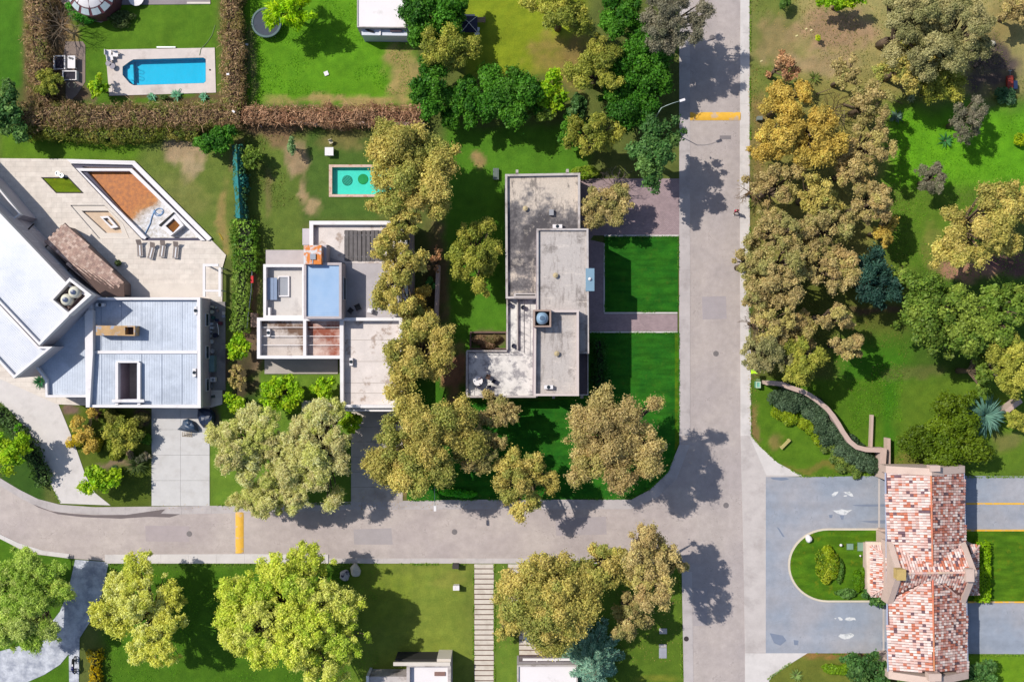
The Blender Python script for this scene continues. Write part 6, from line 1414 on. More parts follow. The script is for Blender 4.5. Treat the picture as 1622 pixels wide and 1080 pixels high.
# ---- shrubs and plants
rosette('palm_bush', 'dark spiky palm plant in the front garden beside the concrete drive', 215, 737, 24, 1.2, 70, (70, 84, 44), 320, w=.07, trunk=.3, cat='palm')
rosette('palm_bush', 'dark purple spiky plant by the wall of the front garden', 148, 656, 15, 1.2, 46, (72, 52, 44), 321, w=.06, cat='palm')
rosette('palm_bush', 'green spiky plant at the corner of the diagonal house', 61, 605, 14, 1.0, 46, (48, 96, 60), 322, w=.07, cat='palm')
rosette('palm_bush', 'dark fan plant in the shade beside the flat-roofed house lawn', 950, 602, 20, 1.4, 50, (30, 62, 40), 323, w=.07, cat='palm')
for x, y, r, lb in ((239, 153, 10, 'left of three spiky agaves below the bright blue pool'), (279, 150, 13, 'middle and biggest of three spiky agaves below the bright blue pool'), (322, 153, 10, 'right of three spiky agaves below the bright blue pool')):
    rosette('agave', lb, x, y, r, .7, 36, (112, 160, 130), x, w=.09, tilt=(.2, 1.3), group='agaves below the blue pool')
rosette('agave', 'grey-green agave on the park grass under the sparse trees', 1445, 155, 9, .8, 36, (130, 140, 104), 330, w=.09)
rosette('agave', 'dark blue-green agave beside the bright park lawn', 1422, 184, 13, .9, 40, (84, 106, 92), 331, w=.1)
rosette('agave', 'grey-green spiky plant on the bright park lawn', 1500, 222, 16, .9, 36, (60, 110, 60), 332, w=.07)
rosette('palm_bush', 'spiky dark plant by the orange-gold trees in the park', 1292, 122, 16, 1.2, 30, (92, 104, 48), 333, w=.06, cat='palm')
rosette('agave', 'pale spiky plant on the grass strip at the bottom of the gate drive', 1262, 1070, 14, .7, 34, (116, 136, 76), 334, w=.06)
shrub('shrub', 'variegated round shrub casting a shadow on the back lawn', 461, 231, 11, 2.4, ((110, 136, 90), (80, 110, 60), (150, 168, 120)), 340, ell=(.9, 1.6))
shrub('shrub', 'small yellow-green shrub alone on the dry park grass', 1297, 60, 6, 1.2, ((168, 178, 26), (120, 140, 20)), 341, lumps=4)
shrub('shrub', 'small green shrub with a long thin shadow at the top of the park', 1243, 6, 13, 2.0, ((84, 112, 44), (60, 90, 34)), 342)
shrub('shrub', 'round green shrub bed on the island lawn', 1311, 899, 27, 1.0, ((124, 140, 14), (96, 118, 14), (70, 98, 16), (146, 150, 40)), 343, lumps=16, ell=(.75, 1.2))
shrub('shrub', 'clipped dark green half-round bush against the gatehouse on the island', 1362, 914, 22, 1.0, ((66, 104, 6), (58, 94, 8), (80, 112, 10)), 344, leaf=.1, asp=.7, lumps=9, ell=(.5, 1.2), cov=3)
shrub('shrub', 'low dark shrub behind the round shrub bed on the island', 1332, 905, 16, .8, ((66, 98, 34), (80, 110, 40)), 345, lumps=8, ell=(.5, 1.6))
shrub('shrub', 'small grey-green shrub at the lower end of the island lawn', 1340, 940, 14, .9, ((90, 120, 60), (70, 104, 40)), 346, lumps=6, ell=(1.3, .7))
shrub('shrub', 'shaded green bush against the conservatory patio', 132, 27, 16, 1.2, ((50, 110, 30), (70, 130, 40)), 347, lumps=9, ell=(1.6, 1.0))
shrub('shrub', 'small green bush left of the conservatory patio', 112, 12, 10, 1.1, ((60, 124, 30), (76, 140, 40)), 348, lumps=5)
shrub('shrub', 'dark planting curve on the right of the conservatory patio', 192, 30, 16, .9, ((70, 84, 40), (88, 96, 52), (50, 66, 30)), 349, lumps=9, ell=(1.7, .9))
shrub('shrub', 'dark green shrub behind the small agaves', 257, 153, 8, .8, ((80, 104, 50), (60, 84, 38)), 350, lumps=4, ell=(1.4, .7))
shrub('shrub', 'green bush at the corner of the porch driveway wall', 222, 726, 10, 1.2, ((96, 96, 80), (78, 84, 60)), 351, lumps=4)
shrub('shrub', 'green round shrub touching the small bright tree', 183, 744, 9, 1.3, ((70, 92, 60), (56, 80, 44)), 352, lumps=4)
shrub('shrub', 'brown withered shrub on the pale driveway edge', 112, 700, 10, 1.0, ((200, 180, 150), (180, 158, 126)), 353, lumps=5, asp=.2)
for x, y, r, lb in ((26, 676, 9, 'bright round shrub above the yellow-green tree at the left edge'), (32, 690, 8, 'small round light green shrub by the left driveway bank')):
    shrub('shrub', lb, x, y, r, 1.3, ((100, 160, 20), (84, 144, 24)), 354+x, lumps=3)
shrub('shrub', 'small green shrub above the wall between the houses', 684, 449, 10, 2.0, ((80, 130, 60), (60, 110, 40)), 360, lumps=5)
shrub('shrub', 'green bush at the right edge of the bright park lawn', 1618, 222, 16, 1.4, ((150, 160, 20), (100, 130, 14)), 361, lumps=6)
shrub('shrub', 'bluish shrubbery in shade beside the red cart', 1594, 152, 18, 1.2, ((70, 100, 70), (50, 84, 50)), 362, lumps=8)
shrub('shrub', 'yellow-green undergrowth below the olive tree by the pink driveway', 925, 272, 18, 1.2, ((96, 124, 24), (120, 134, 40)), 363, lumps=7, ell=(1.4, .7))
shrub('shrub', 'low yellow-green row along the path edge below the gate drive', 1330, 1058, 18, .8, ((112, 140, 20), (90, 120, 20)), 364, lumps=9, ell=(1.6, .6))
shrub('shrub', 'leafy planting on the brown planter beside the terrace of the flat-roofed house', 772, 541, 24, .9, ((140, 112, 84), (96, 92, 50), (110, 84, 66)), 365, lumps=10, ell=(1.1, .5), asp=.3)
shrub('shrub', 'vivid green ground shrubs behind the lamp at the street edge', 716, 783, 20, .9, ((56, 140, 30), (80, 160, 24)), 366, lumps=8, ell=(1.8, .5))
for (x, y, r, h, c, sd, lb) in (
 (1240, 626, 16, 1.3, 0, 401, 'dark shrub at the upper left end of the curved wall bed'), (1262, 640, 16, 1.4, 0, 402, 'dark shrub below the bend of the curved wall bed, near its top'), (1284, 650, 16, 1.4, 0, 403, 'dark shrub inside the curved wall bed under the olive tree'),
 (1304, 668, 17, 1.4, 0, 404, 'dark shrub hugging the middle of the curved wall'), (1322, 690, 17, 1.4, 0, 405, 'dark shrub hugging the lower middle of the curved wall'), (1342, 712, 17, 1.3, 0, 406, 'dark shrub near the lower end of the curved wall'),
 (1365, 728, 16, 1.3, 0, 407, 'dark shrub in the corner where the curved wall meets the straight one'), (1388, 736, 13, 1.5, 0, 408, 'dark shrub against the gatehouse end of the shrub bed'), (1235, 648, 14, .9, 1, 409, 'yellow-green shrub at the lawn edge of the wall bed, topmost'),
 (1256, 660, 16, .9, 1, 410, 'brightest yellow-green shrub in the wall bed'), (1278, 672, 15, .9, 1, 411, 'yellow-green shrub in the middle of the wall bed'), (1298, 690, 14, .8, 1, 412, 'yellow-green shrub left of the middle dark shrubs'),
 (1314, 708, 13, .8, 2, 413, 'olive shrub near the bench lawn in the wall bed'), (1334, 730, 15, .9, 2, 414, 'olive shrub near the street end of the wall bed'), (1356, 744, 12, .8, 2, 415, 'low olive shrub at the kerb end of the wall bed')):
    shrub('shrub', lb, x, y, r*(1.55 if c == 0 else 1.3), h, (((62, 80, 54), (48, 66, 44), (80, 98, 72)), ((112, 130, 16), (90, 112, 14), (130, 142, 30)), ((92, 112, 46), (78, 98, 44), (116, 126, 50)))[c], sd, lumps=8, group='shrubs in the curved wall bed')

for x, y, r, h, cl3, sd, lb in ((118, 700, 15, 1.2, ((190, 160, 30), (160, 140, 30), (120, 120, 30)), 501, 'yellow shrub leaning over the pale driveway edge in the front garden'),
 (150, 706, 16, .9, ((176, 160, 40), (140, 138, 40)), 502, 'yellow-green ground shrub in the middle of the front garden'), (176, 660, 16, 1.4, ((120, 116, 50), (96, 100, 40)), 503, 'olive shrub under the house wall in the front garden'),
 (224, 664, 14, 1.3, ((110, 104, 60), (90, 96, 44)), 504, 'grey-olive shrub at the right wall of the front garden'), (180, 712, 18, .8, ((130, 134, 46), (104, 118, 34)), 505, 'low olive ground cover above the garden path'),
 (228, 694, 12, .8, ((84, 120, 30), (66, 104, 24)), 506, 'green ground cover beside the concrete drive'), (206, 722, 9, .7, ((170, 152, 124), (140, 122, 98)), 507, 'brown dry shrub above the dark spiky palm'),
 (186, 752, 10, .9, ((60, 84, 40), (80, 104, 50)), 508, 'dark round shrub right of the small bright tree'), (234, 722, 8, .9, ((120, 112, 96), (100, 100, 70)), 509, 'grey shrub at the upper right of the dark spiky palm')):
    shrub('shrub', lb, x, y, r, h, cl3, sd, lumps=8, asp=.35)
# ------------------------------------------------------------------ street furniture, garden things
M_LAMP = plain('lamp_paint', S(196, 214, 208), .4); M_STEEL = plain('galvanised', S(186, 190, 192), .35, .6)
def lamp(label, hx, hy, dx, dy, h=7.4):
    "head at px (hx,hy); arm runs (dx,dy) px from pole top to head"
    hp = Vector(P(hx, hy, h)); pt = Vector(P(hx-dx, hy-dy, h-.5)); root = thing('street_lamp', label, 'street lamp'); root.location = (pt[0], pt[1], 0); root['group'] = 'street lamps'
    m = MB(); m.tube([(pt[0], pt[1], 0), (pt[0], pt[1], h*.5), pt], [.075, .06, .045], 8); m.lathe((pt[0], pt[1]), [(.2, 0), (.2, .08), (.12, .12)], 10); m.build('pole', M_LAMP, root, True)
    m = MB(); m.tube([pt, pt.lerp(hp, .25)+Vector((0, 0, .28)), pt.lerp(hp, .6)+Vector((0, 0, .32)), hp], [.035, .03, .028, .028], 6); m.build('arm', M_LAMP, root, True)
    u = (hp-pt); u[2] = 0; u.normalize(); m = MB(); m.obox((hp[0]+u[0]*.2, hp[1]+u[1]*.2), u[:2], .6, .26, h-.06, h+.09); m.build('lamp_head', M_WHITE, root)
    m = MB(); m.obox((hp[0]+u[0]*.2, hp[1]+u[1]*.2), u[:2], .42, .18, h-.1, h-.06); m.build('lamp_glass', plain('lamp_glass', S(220, 225, 225), .2), root); return root
lamp('pale green street lamp reaching over the upper road', 1078, 160, 30, -11)
lamp('white street lamp reaching over the street in front of the very large golden tree', 689, 802, .5, 34)
def lounger(label, px, py, rot, col):
    c = P(px, py, .12); root = thing('sun_lounger', label, 'sun lounger', px, py, 'sun loungers on the terrace'); root.location = (c[0], c[1], .12); a = math.radians(rot); 
    u = Vector((math.sin(a), math.cos(a))); s = Vector((u[1], -u[0])); fr = plain('lounger_frame', S(190, 188, 190), .4, .3); fb = surf('lounger_fabric', S(150, 136, 130), .9, .15, 3, 30)
    def pt(x, y, z): return (c[0]+s[0]*x+u[0]*y, c[1]+s[1]*x+u[1]*y, .12+z)
    m = MB()
    for x in (-.32, .32): m.tube([pt(x, -1.0, .3), pt(x, .3, .3)], .03, 5)
    m.tube([pt(-.32, -1.0, .3), pt(.32, -1.0, .3)], .03, 5); m.tube([pt(-.32, .3, .3), pt(.32, .3, .3)], .025, 5); m.build('frame', fr, root)
    for k in range(9):
        m = MB(); y = -.97+k*.14; m.face([pt(-.3, y, .32), pt(.3, y, .32), pt(.3, y+.12, .32), pt(-.3, y+.12, .32)]); m.face([pt(-.3, y, .3), pt(-.3, y+.12, .3), pt(.3, y+.12, .3), pt(.3, y, .3)]); m.build('slat', fb, root)
    m = MB(); m.face([pt(-.3, .32, .33), pt(.3, .32, .33), pt(.3, .92, .75), pt(-.3, .92, .75)]); m.face([pt(-.3, .32, .3), pt(-.3, .92, .72), pt(.3, .92, .72), pt(.3, .32, .3)]); m.build('backrest', fb, root)
    for x, y in ((-.3, -.85), (.3, -.85), (-.3, .2), (.3, .2)): m = MB(); m.tube([pt(x, y, 0), pt(x, y, .3)], .025, 5); m.build('leg', fr, root)
    m = MB(); m.face([pt(-.06, -.9, .335), pt(.06, -.9, .335), pt(.06, .3, .335), pt(-.06, .3, .335)]); m.build('towel_stripe', plain('stripe_white', col), root); return root
lounger('leftmost of four loungers below the drained pool', 223, 393, -3, S(235, 235, 240)); lounger('second lounger from the left, set slightly lower and tilted', 242, 397, 14, S(220, 220, 228))
lounger('third lounger from the left', 259, 394, 8, S(230, 230, 235)); lounger('rightmost lounger with a yellow cloth', 280, 396, 6, S(214, 196, 60))
c = P(188, 417, .5); pt_ = thing('potted_plant', 'round dark potted plant in the shade of the tiled lean-to', 'plant pot', 188, 417); pt_.location = (c[0], c[1], .12)
m = MB(); m.lathe(c, [(.22, .12), (.3, .5), (.26, .5), (.2, .4)], 12); m.build('pot', M_DARK, pt_)
rr = np.random.default_rng(3); d = rr.normal(0, 1, (260, 3)); d /= np.linalg.norm(d, axis=1, keepdims=True); leaf_mesh('foliage', d*.36+np.array([0, 0, .6]), d, np.tile(pal((74, 88, 50)), (260, 1))*rr.uniform(.7, 1.2, (260, 1)), .09, .6, LEAF, pt_)
for x, y, lb in ((91, 275, 'left of two small round metal planters above the grass patch'), (97, 278, 'right of two small round metal planters above the grass patch')):
    c = P(x, y, .6); m = MB(); m.lathe(c, [(.2, .12), (.28, .6), (.2, .6), (.18, .5)], 12); tag(m.build('planter', M_STEEL), lb, 'planter', 'planters above the grass patch')

def framed(label, x0, y0, x1, y1, name='outdoor_sofa', dark=True):
    "white-framed low seat with dark cushions"
    root = thing(name, label, 'outdoor seat', (x0+x1)/2, (y0+y1)/2); w = 1.6
    for a in ((x0, y0, x0+w, y1), (x1-w, y0, x1, y1), (x0+w, y0, x1-w, y0+w)): m = MB(); m.pbox(*a, 0, .62); m.build('arm', M_WHITE, root)
    m = MB(); m.pbox(x0+w, y1-w, x1-w, y1, 0, .35); m.build('front_rail', M_WHITE, root); n = 2
    for i in range(n): m = MB(); m.pbox(x0+w+.1+i*(x1-x0-2*w)/n, y0+w+.2, x0+w+(i+1)*(x1-x0-2*w)/n-.2, y1-w-.1, .1, .42); m.build('cushion', surf('navy_cushion', S(48, 44, 58), .9), root)
    return root
sheet('patio', [[(104, 66), (131, 66), (135, 72), (135, 130), (122, 150), (112, 160), (104, 156), (104, 128), (98, 100)]], .04, surf('brown_patio', S(146, 128, 118), .9, .15, 2, 20))
framed('white-framed dark seat beside the hedge, left of the white table', 84.5, 88, 103, 110); framed('white-framed dark seat below the white table', 98.5, 112, 121, 127)
tb = thing('outdoor_table', 'white outdoor table with small items between the framed seats and the lawn', 'table', 113, 98)
m = MB(); m.pbox(107, 88.5, 119, 108.5, .66, .74); m.build('tabletop', M_WHITE, tb)
for x, y in ((108, 90), (118, 90), (108, 107), (118, 107)): c = P(x, y, .6); m = MB(); m.box(c[0]-.04, c[1]-.04, 0, c[0]+.04, c[1]+.04, .66); m.build('leg', M_WHITE, tb)
for x, y, lb in ((110, 92, 'left grey bowl on the white outdoor table'), (114, 93, 'right grey bowl on the white outdoor table')): c = P(x, y, .8); m = MB(); m.lathe(c, [(.1, .74), (.13, .82), (.1, .82)], 10); tag(m.build('bowl', surf('grey_bowl', S(120, 118, 118))), lb, 'bowl', 'bowls on the white outdoor table')
for k, (x, lb) in enumerate(((110, 'left of two curved cream chair frames below the framed seats'), (117, 'right of two curved cream chair frames below the framed seats'))):
    m = MB(); sg = -1 if k == 0 else 1; m.tube([P(x, 131, .45), P(x+sg*3, 135, .5), P(x, 139, .45)], .06, 5); m.tube([P(x, 131, .45), P(x, 131, 0)], .04, 4); m.tube([P(x, 139, .45), P(x, 139, 0)], .04, 4); tag(m.build('chair', plain('cream_frame', S(212, 202, 170))), lb, 'chair')
def chair(label, px, py, rot=0, col=None, z=.08, group=None, s=.5, name='chair'):
    c = P(px, py, z+.4); root = thing(name, label, 'chair', px, py, group); root.location = (c[0], c[1], z); mt = col or M_WHITE; a = math.radians(rot); u = (math.cos(a), math.sin(a))
    m = MB(); m.obox(c, u, s, s, z+.4, z+.45); m.build('seat', mt, root)
    b = (c[0]-u[1]*s*.5, c[1]+u[0]*s*.5); m = MB(); m.obox(b, u, s, .06, z+.45, z+.85); m.build('backrest', mt, root)
    for x, y in ((-1, -1), (1, -1), (1, 1), (-1, 1)):
        q = (c[0]+(u[0]*x-u[1]*y)*s*.44, c[1]+(u[1]*x+u[0]*y)*s*.44); m = MB(); m.obox(q, u, .05, .05, z, z+.4); m.build('leg', mt, root)
    return root
chair('white chair at the upper left corner of the bright blue pool deck', 172, 84, 90, s=.62); chair('white chair right of the corner chair on the bright blue pool deck', 183, 86, 0, s=.6); chair('white chair below the corner chair on the bright blue pool deck', 175, 92, 100, s=.6)
for x, y, lb in ((172, 101, 'left of two round grey stools on the pale pool deck'), (178, 105, 'right of two round grey stools on the pale pool deck')):
    c = P(x, y, .5); m = MB(); m.lathe(c, [(.2, .08), (.12, .3), (.34, .5), (.34, .54)], 14); tag(m.build('stool', plain('stool_grey', S(136, 128, 142))), lb, 'stool', 'stools on the pale pool deck')
m = MB(); m.tube([P(341, 40, .03), P(336, 56, .03), P(328, 68, .03), P(318, 78, .12), P(316, 88, .12)], .035, 4); tag(m.build('hose', plain('hose_pale', S(150, 170, 120))), 'thin pale hose running from the hedge to the bright blue pool', 'hose')
m = MB(); m.pbox(248, 74, 278, 76, 0, .2); tag(m.build('pipe', M_STEEL), 'white pipe along the top edge of the bright blue pool deck', 'pipe')
m = MB(); c = P(332.5, 111, .1); m.lathe(c, [(.1, .06), (.1, .12), (.02, .13)], 10); tag(m.build('pool_drain', M_DARK), 'small dark drain right of the bright blue pool', 'drain')
# trampoline
c = P(422, 36, .9); tp = thing('trampoline', 'round dark blue trampoline half under the feathery yellow-green tree', 'trampoline', 422, 36); tp.location = (c[0], c[1], 0)
m = MB(); m.lathe(c, [(1.55, .88), (0.01, .86)], 36, cap=False); m.build('mat', surf('tramp_mat', S(56, 66, 82), .7), tp)
m = MB(); n = 36; m.lathe(c, [(1.5, .9), (1.56, .95), (1.74, .94), (1.78, .88), (1.7, .84)], 36, cap=False); m.build('rim', surf('tramp_rim', S(86, 112, 112), .6), tp)
for i in range(6): a = i*math.pi/3; m = MB(); m.tube([(c[0]+1.7*math.cos(a), c[1]+1.7*math.sin(a), .88), (c[0]+1.75*math.cos(a), c[1]+1.75*math.sin(a), 0)], .03, 5); m.build('leg', M_STEEL, tp)
# little lawn things
m = MB(); c = P(517, 117); m.obox(c, (1, .4), .5, .5, 0, .12); tag(m.build('paving_stone', M_WHITE), 'single pale square stone on the vivid green lawn', 'stone')
t1 = thing('garden_table', 'square white table above the turquoise pool', 'table', 521, 240); m = MB(); m.pbox(514.5, 233.5, 528, 246.5, .62, .7); m.build('tabletop', M_WHITE, t1)
for x, y in ((516, 235), (527, 235), (516, 245), (527, 245)): c = P(x, y, .6); m = MB(); m.box(c[0]-.04, c[1]-.04, 0, c[0]+.04, c[1]+.04, .62); m.build('leg', M_WHITE, t1)
chair('small cream chair above the square white table', 524, 225, 20, surf('cream_chair', S(214, 200, 170)), 0, s=.42); chair('small grey chair right of the square white table', 592, 226, 0, surf('grey_chair', S(190, 182, 178)), 0, s=.42)
for x, y, lb in ((391, 71, 'pale paper scrap in the dark strip right of the upper hedge'), (370, 177, 'white scrap caught in the brown hedge corner'), (412, 188, 'white scrap below the brown hedge corner'), (413, 200, 'larger white scrap left of the variegated shrub'), (361, 118, 'cream scrap lying on the tall brown hedge')):
    m = MB(); c = P(x, y, 2.7 if x in (370, 361) else .05); m.obox(c, (1, R.uniform(-1, 1)), .32, .22, c[2], c[2]+.06); tag(m.build('scrap', M_WHITE), lb, 'litter')
m = MB(); m.pbox(397, 437, 401, 448, 1.4, 1.6); rf = m.build('red_flag', plain('flag_red', S(215, 20, 30), .6)); tag(rf, 'small red cloth on top of the thin pole beside the trimmed hedge', 'cloth')
m = MB(); m.tube([P(399, 430, 1.4), P(398, 460, 1.3), P(393, 500, 1.3), P(391, 520, 1.3)], .06, 5); m.tube([P(399, 430, 1.4), P(399, 430, 0)], .05, 5); m.tube([P(391, 520, 1.3), P(391, 520, 0)], .05, 5); tag(m.build('fence_rail', M_STEEL), 'thin metal rail along the right of the trimmed hedge', 'rail')
m = MB(); m.pbox(397, 496, 407, 518, 0, .7); tag(m.build('crate', surf('tan_crate', S(160, 132, 118))), 'tan box between the metal rail and the framed roof cells', 'box')
m = MB(); m.tube([P(347, 370, .04), P(350, 374, .04), P(353, 380, .04)], .05, 4); tag(m.build('stick', plain('stick_yellow', S(214, 178, 40))), 'yellow stick on the lawn edge beside the terrace', 'stick')
chr_ = chair('dark folding chair standing on the grey roof terrace', 567, 487, 25, surf('dark_metal', S(70, 66, 66)), 3.2, s=.62); chair('dark round chair left of the dark folding chair', 555, 492, -40, surf('dark_metal', S(70, 66, 66)), 3.2, s=.55)
m = MB(); c = P(586, 492, 3.8); m.obox(c, (1, -.3), .55, .5, 3.2, 3.9); m.obox(c, (1, -.3), .4, .35, 3.9, 3.98); tag(m.build('vent_box', M_WHITE), 'white vent box on the grey roof terrace', 'vent')
# roof terrace set on the flat-roofed house
M_DCH = surf('dark_chair', S(40, 42, 66), .7)
for x, y, r, mt, lb in ((762, 602, 30, surf('rust_chair', S(110, 70, 64)), 'rust-coloured chair on the white roof terrace'), (773, 597, -20, surf('brown_chair', S(96, 70, 60)), 'brown chair at the top of the terrace set'), (783, 604, 60, M_DCH, 'dark chair right of the terrace set'), (759, 612, -50, M_DCH, 'dark chair at the lower left of the terrace set'), (775, 614, 10, M_DCH, 'dark chair at the bottom of the terrace set, almost under the tree')):
    chair(lb, x, y, r, mt, 3.43, s=.5)
t2 = thing('terrace_table', 'white oval table among the dark chairs on the roof terrace', 'table', 756, 603); c = P(757, 603, 4.1); m = MB(); m.lathe(c, [(.5, 4.1), (.55, 4.12), (.55, 4.16)], 18); m.build('tabletop', M_WHITE, t2); m = MB(); m.lathe(c, [(.25, 3.43), (.06, 3.5), (.06, 4.1)], 10); m.build('leg', M_WHITE, t2)
for x, y, lb in ((808, 483, 'left dark pot on the narrow upper terrace'), (829, 487, 'right dark pot on the narrow upper terrace'), (814, 548, 'dark blue pot at the bottom of the narrow terrace')):
    c = P(x, y, 3.9); m = MB(); m.lathe(c, [(.18, 3.43), (.28, 3.85), (.22, 3.85), (.2, 3.7)], 12); tag(m.build('pot', M_DCH), lb, 'plant pot')
m = MB(); m.pprism([[(744, 525), (803, 525), (803, 553), (744, 553)], [(746.5, 527.5), (801, 527.5), (801, 551), (746.5, 551)]], 0, .5); tag(m.build('planter_bed', surf('planter_brown', S(122, 98, 88), .9)), 'brown rectangular planter bed beside the roof terrace', 'planter')
m = MB(); m.pbox(743.5, 553.2, 803, 554, 0, .1)
g1 = thing('bench', 'grey slatted bench on the grass left of the flat-roofed house', 'bench', 785, 275)
for i in range(4): m = MB(); m.pbox(781+i*2.3, 266.5, 783+i*2.3, 284.5, .4, .46); m.build('slat', surf('bench_grey', S(118, 130, 124)), g1)
for y in (268, 283): m = MB(); m.pbox(781, y-.8, 790, y+.8, 0, .4); m.build('leg', M_STEEL, g1)
# patio umbrella corner near the top
um = thing('patio_umbrella', 'dark navy square umbrella in the shade right of the round dark tree', 'umbrella', 743, 38); c = P(743, 38, 2.4); hw = .95; ap = (c[0], c[1], 2.75); co = [(c[0]-hw, c[1]-hw, 2.2), (c[0]+hw, c[1]-hw, 2.2), (c[0]+hw, c[1]+hw, 2.2), (c[0]-hw, c[1]+hw, 2.2)]
for i in range(4): m = MB(); m.face([co[i], co[(i+1) % 4], ap]); m.build('canopy_panel', surf('navy_cloth', S(38, 40, 70), .8), um)
for q in co: m = MB(); m.tube([(ap[0], ap[1], ap[2]+.03), (q[0], q[1], q[2]+.03)], .03, 4); m.build('rib', M_WHITE, um)
m = MB(); m.tube([(c[0], c[1], 0), ap], .03, 6); m.build('pole', M_STEEL, um)
bt = thing('garden_table', 'brown wooden table beside the dark navy umbrella', 'table', 762, 32)
for i in range(3): m = MB(); m.pbox(753, 27.5+i*2.8, 769, 29.9+i*2.8, .68, .74); m.build('plank', surf('brown_wood', S(150, 122, 100), .8, .2), bt)
for x, y in ((755, 29), (767, 29), (755, 34), (767, 34)): c = P(x, y, .6); m = MB(); m.box(c[0]-.04, c[1]-.04, 0, c[0]+.04, c[1]+.04, .68); m.build('leg', surf('brown_wood', S(150, 122, 100)), bt)
for y, lb in ((47, 'upper white slatted chair beside the dark navy umbrella'), (55, 'lower white slatted chair beside the dark navy umbrella')): chair(lb, 756, y, 80, M_WHITE, 0, s=.5)
m = MB(); m.pbox(735, 23, 752, 26, 0, 1.2); tag(m.build('low_screen', M_GREYW), 'pale low screen above the dark navy umbrella', 'screen')
# lower lawns
for x, y, mt, lb, nm in ((723, 931, M_WHITE, 'white meter box on the lawn left of the long plank path', 'meter_box'), (722, 897, surf('dark_box', S(70, 64, 62)), 'dark letter box at the top of the lawn left of the plank path', 'letter_box')):
    root = thing(nm, lb, 'box', x, y); m = MB(); m.pbox(x-5, y-3.2, x+4, y+3.2, 0, .95); m.build('body', mt, root); m = MB(); m.pbox(x-5.5, y-3.7, x+4.5, y+3.7, .95, 1.02); m.build('lid', mt, root); m = MB(); m.pbox(x+4.0, y-2, x+4.3, y+2, .3, .8); m.build('door', M_STEEL, root)
def stone(label, x, y, r, h, seed, mt, ell=(1, 1), name='boulder', cat='stone'):
    rng = np.random.default_rng(seed); c = P(x, y, h); rr = r*CAMH/FPX; m = MB(); n = 14; rings = []
    for j, (f, z) in enumerate(((.9, -.02), (1.0, h*.3), (.9, h*.7), (.6, h*.95), (.2, h))):
        k = len(m.v); m.v += [(c[0]+rr*f*ell[0]*(1+.14*math.sin(2*a+seed)+.07*math.sin(5*a+j))*math.cos(a), c[1]+rr*f*ell[1]*(1+.12*math.sin(3*a+seed))*math.sin(a), z*(1+.08*math.sin(a+j))) for a in (6.283*i/n for i in range(n))]; rings.append(k)
    for a, b in zip(rings, rings[1:]):
        for j in range(n): m.f.append((a+j, a+(j+1) % n, b+(j+1) % n, b+j)); m.c.append(None)
    m.f.append(tuple(rings[-1]+j for j in range(n))); m.c.append(None); o = m.build(name, mt, None, True); tag(o, label, cat); return o
M_STONE = surf('pale_stone', S(222, 214, 196), .8, .2, 2, 10)
stone('tall pale boulder at the right edge of the big bright yellow-green tree', 562, 905, 9, .8, 3, M_STONE, (.9, 1.2)); stone('pale round boulder with dark hollows beside the tall one', 545, 912, 9, .6, 5, surf('holed_stone', S(212, 204, 200), .8, .2, 2, stain=S(50, 44, 80), stain_at=(.52, .58), stain_scale=1.6))
stone('white boulder on the upper left of the island lawn', 1283, 854, 5.5, .8, 8, M_WHITE, (.8, 1.2)); 
ball = thing('paddling_pool', 'deflated bright blue paddling pool at the top of the short plank driveway', 'paddling pool', 840, 1010); c = P(840, 1010, .4); m = MB(); m.lathe(c, [(.45, .02), (.62, .15), (.6, .34), (.48, .4), (.4, .3), (.1, .24), (.01, .23)], 20, cap=False); m.build('shell', plain('vivid_blue', S(10, 110, 220), .35), ball, True)
m = MB(); m.tube([(c[0]-.6, c[1], .34), (c[0], c[1]-.6, .42), (c[0]+.6, c[1], .34)], .04, 5); m.build('seam', plain('vivid_blue2', S(60, 140, 230), .35), ball)
for a, lb in (((1044.5, 995, 1056.5, 1003.5), 'smaller pale concrete cover on the shaded lawn beside the lower road'),):
    m = MB(); m.pbox(*a, 0, .08); tag(m.build('manhole_cover', M_KERB), lb, 'cover')
mc_ = thing('manhole_cover', 'longer pale concrete cover below the smaller one beside the lower road', 'cover', 1050, 1030); m = MB(); m.pbox(1044, 1020, 1056, 1025, 0, .08); m.build('slab', M_KERB, mc_); m = MB(); m.pbox(1044, 1025.6, 1056, 1042, 0, .07); m.build('slab', surf('grey_cover', S(170, 170, 180), .8), mc_)
m = MB(); c = P(1087, 1011); m.lathe(c, [(.3, .04), (.3, .062), (.02, .063)], 16); tag(m.build('drain_cover', surf('drain_dark', S(60, 50, 52))), 'small dark drain cover in the gutter of the lower road', 'drain')
# island things
for x, y, r, lb in ((1332, 863, 2.3, 'larger white garden globe on the island lawn'), (1363, 880, 1.5, 'smaller white garden globe near the gatehouse on the island')):
    c = P(x, y, .5); rr = r*CAMH/FPX; root = thing('garden_light', lb, 'garden light', x, y); m = MB(); m.lathe(c, [(.04, 0), (.04, .35)], 8); m.build('post', M_STEEL, root)
    m = MB(); m.lathe(c, [(rr*math.sin(a), .35+rr-rr*math.cos(a)) for a in (.2, .6, 1.0, 1.4, 1.8, 2.2, 2.6, 3.0)], 14); m.build('globe', M_WHITE, root, True)
M_TEALC = surf('teal_cover', S(136, 168, 148), .6, .15)
for a, lb in (((1341, 860.5, 1352, 870.5), 'smaller green square hatch on the island lawn'), ((1358, 858.5, 1371, 872.5), 'larger green square hatch beside the gatehouse on the island')):
    root = thing('utility_hatch', lb, 'hatch', (a[0]+a[2])/2, a[1]); m = MB(); m.pbox(*a, 0, .17); m.build('frame', surf('hatch_frame', S(110, 130, 110)), root); m = MB(); m.pbox(a[0]+.7, a[1]+.7, a[2]-.7, a[3]-.7, .17, .2); m.build('lid', M_TEALC, root)
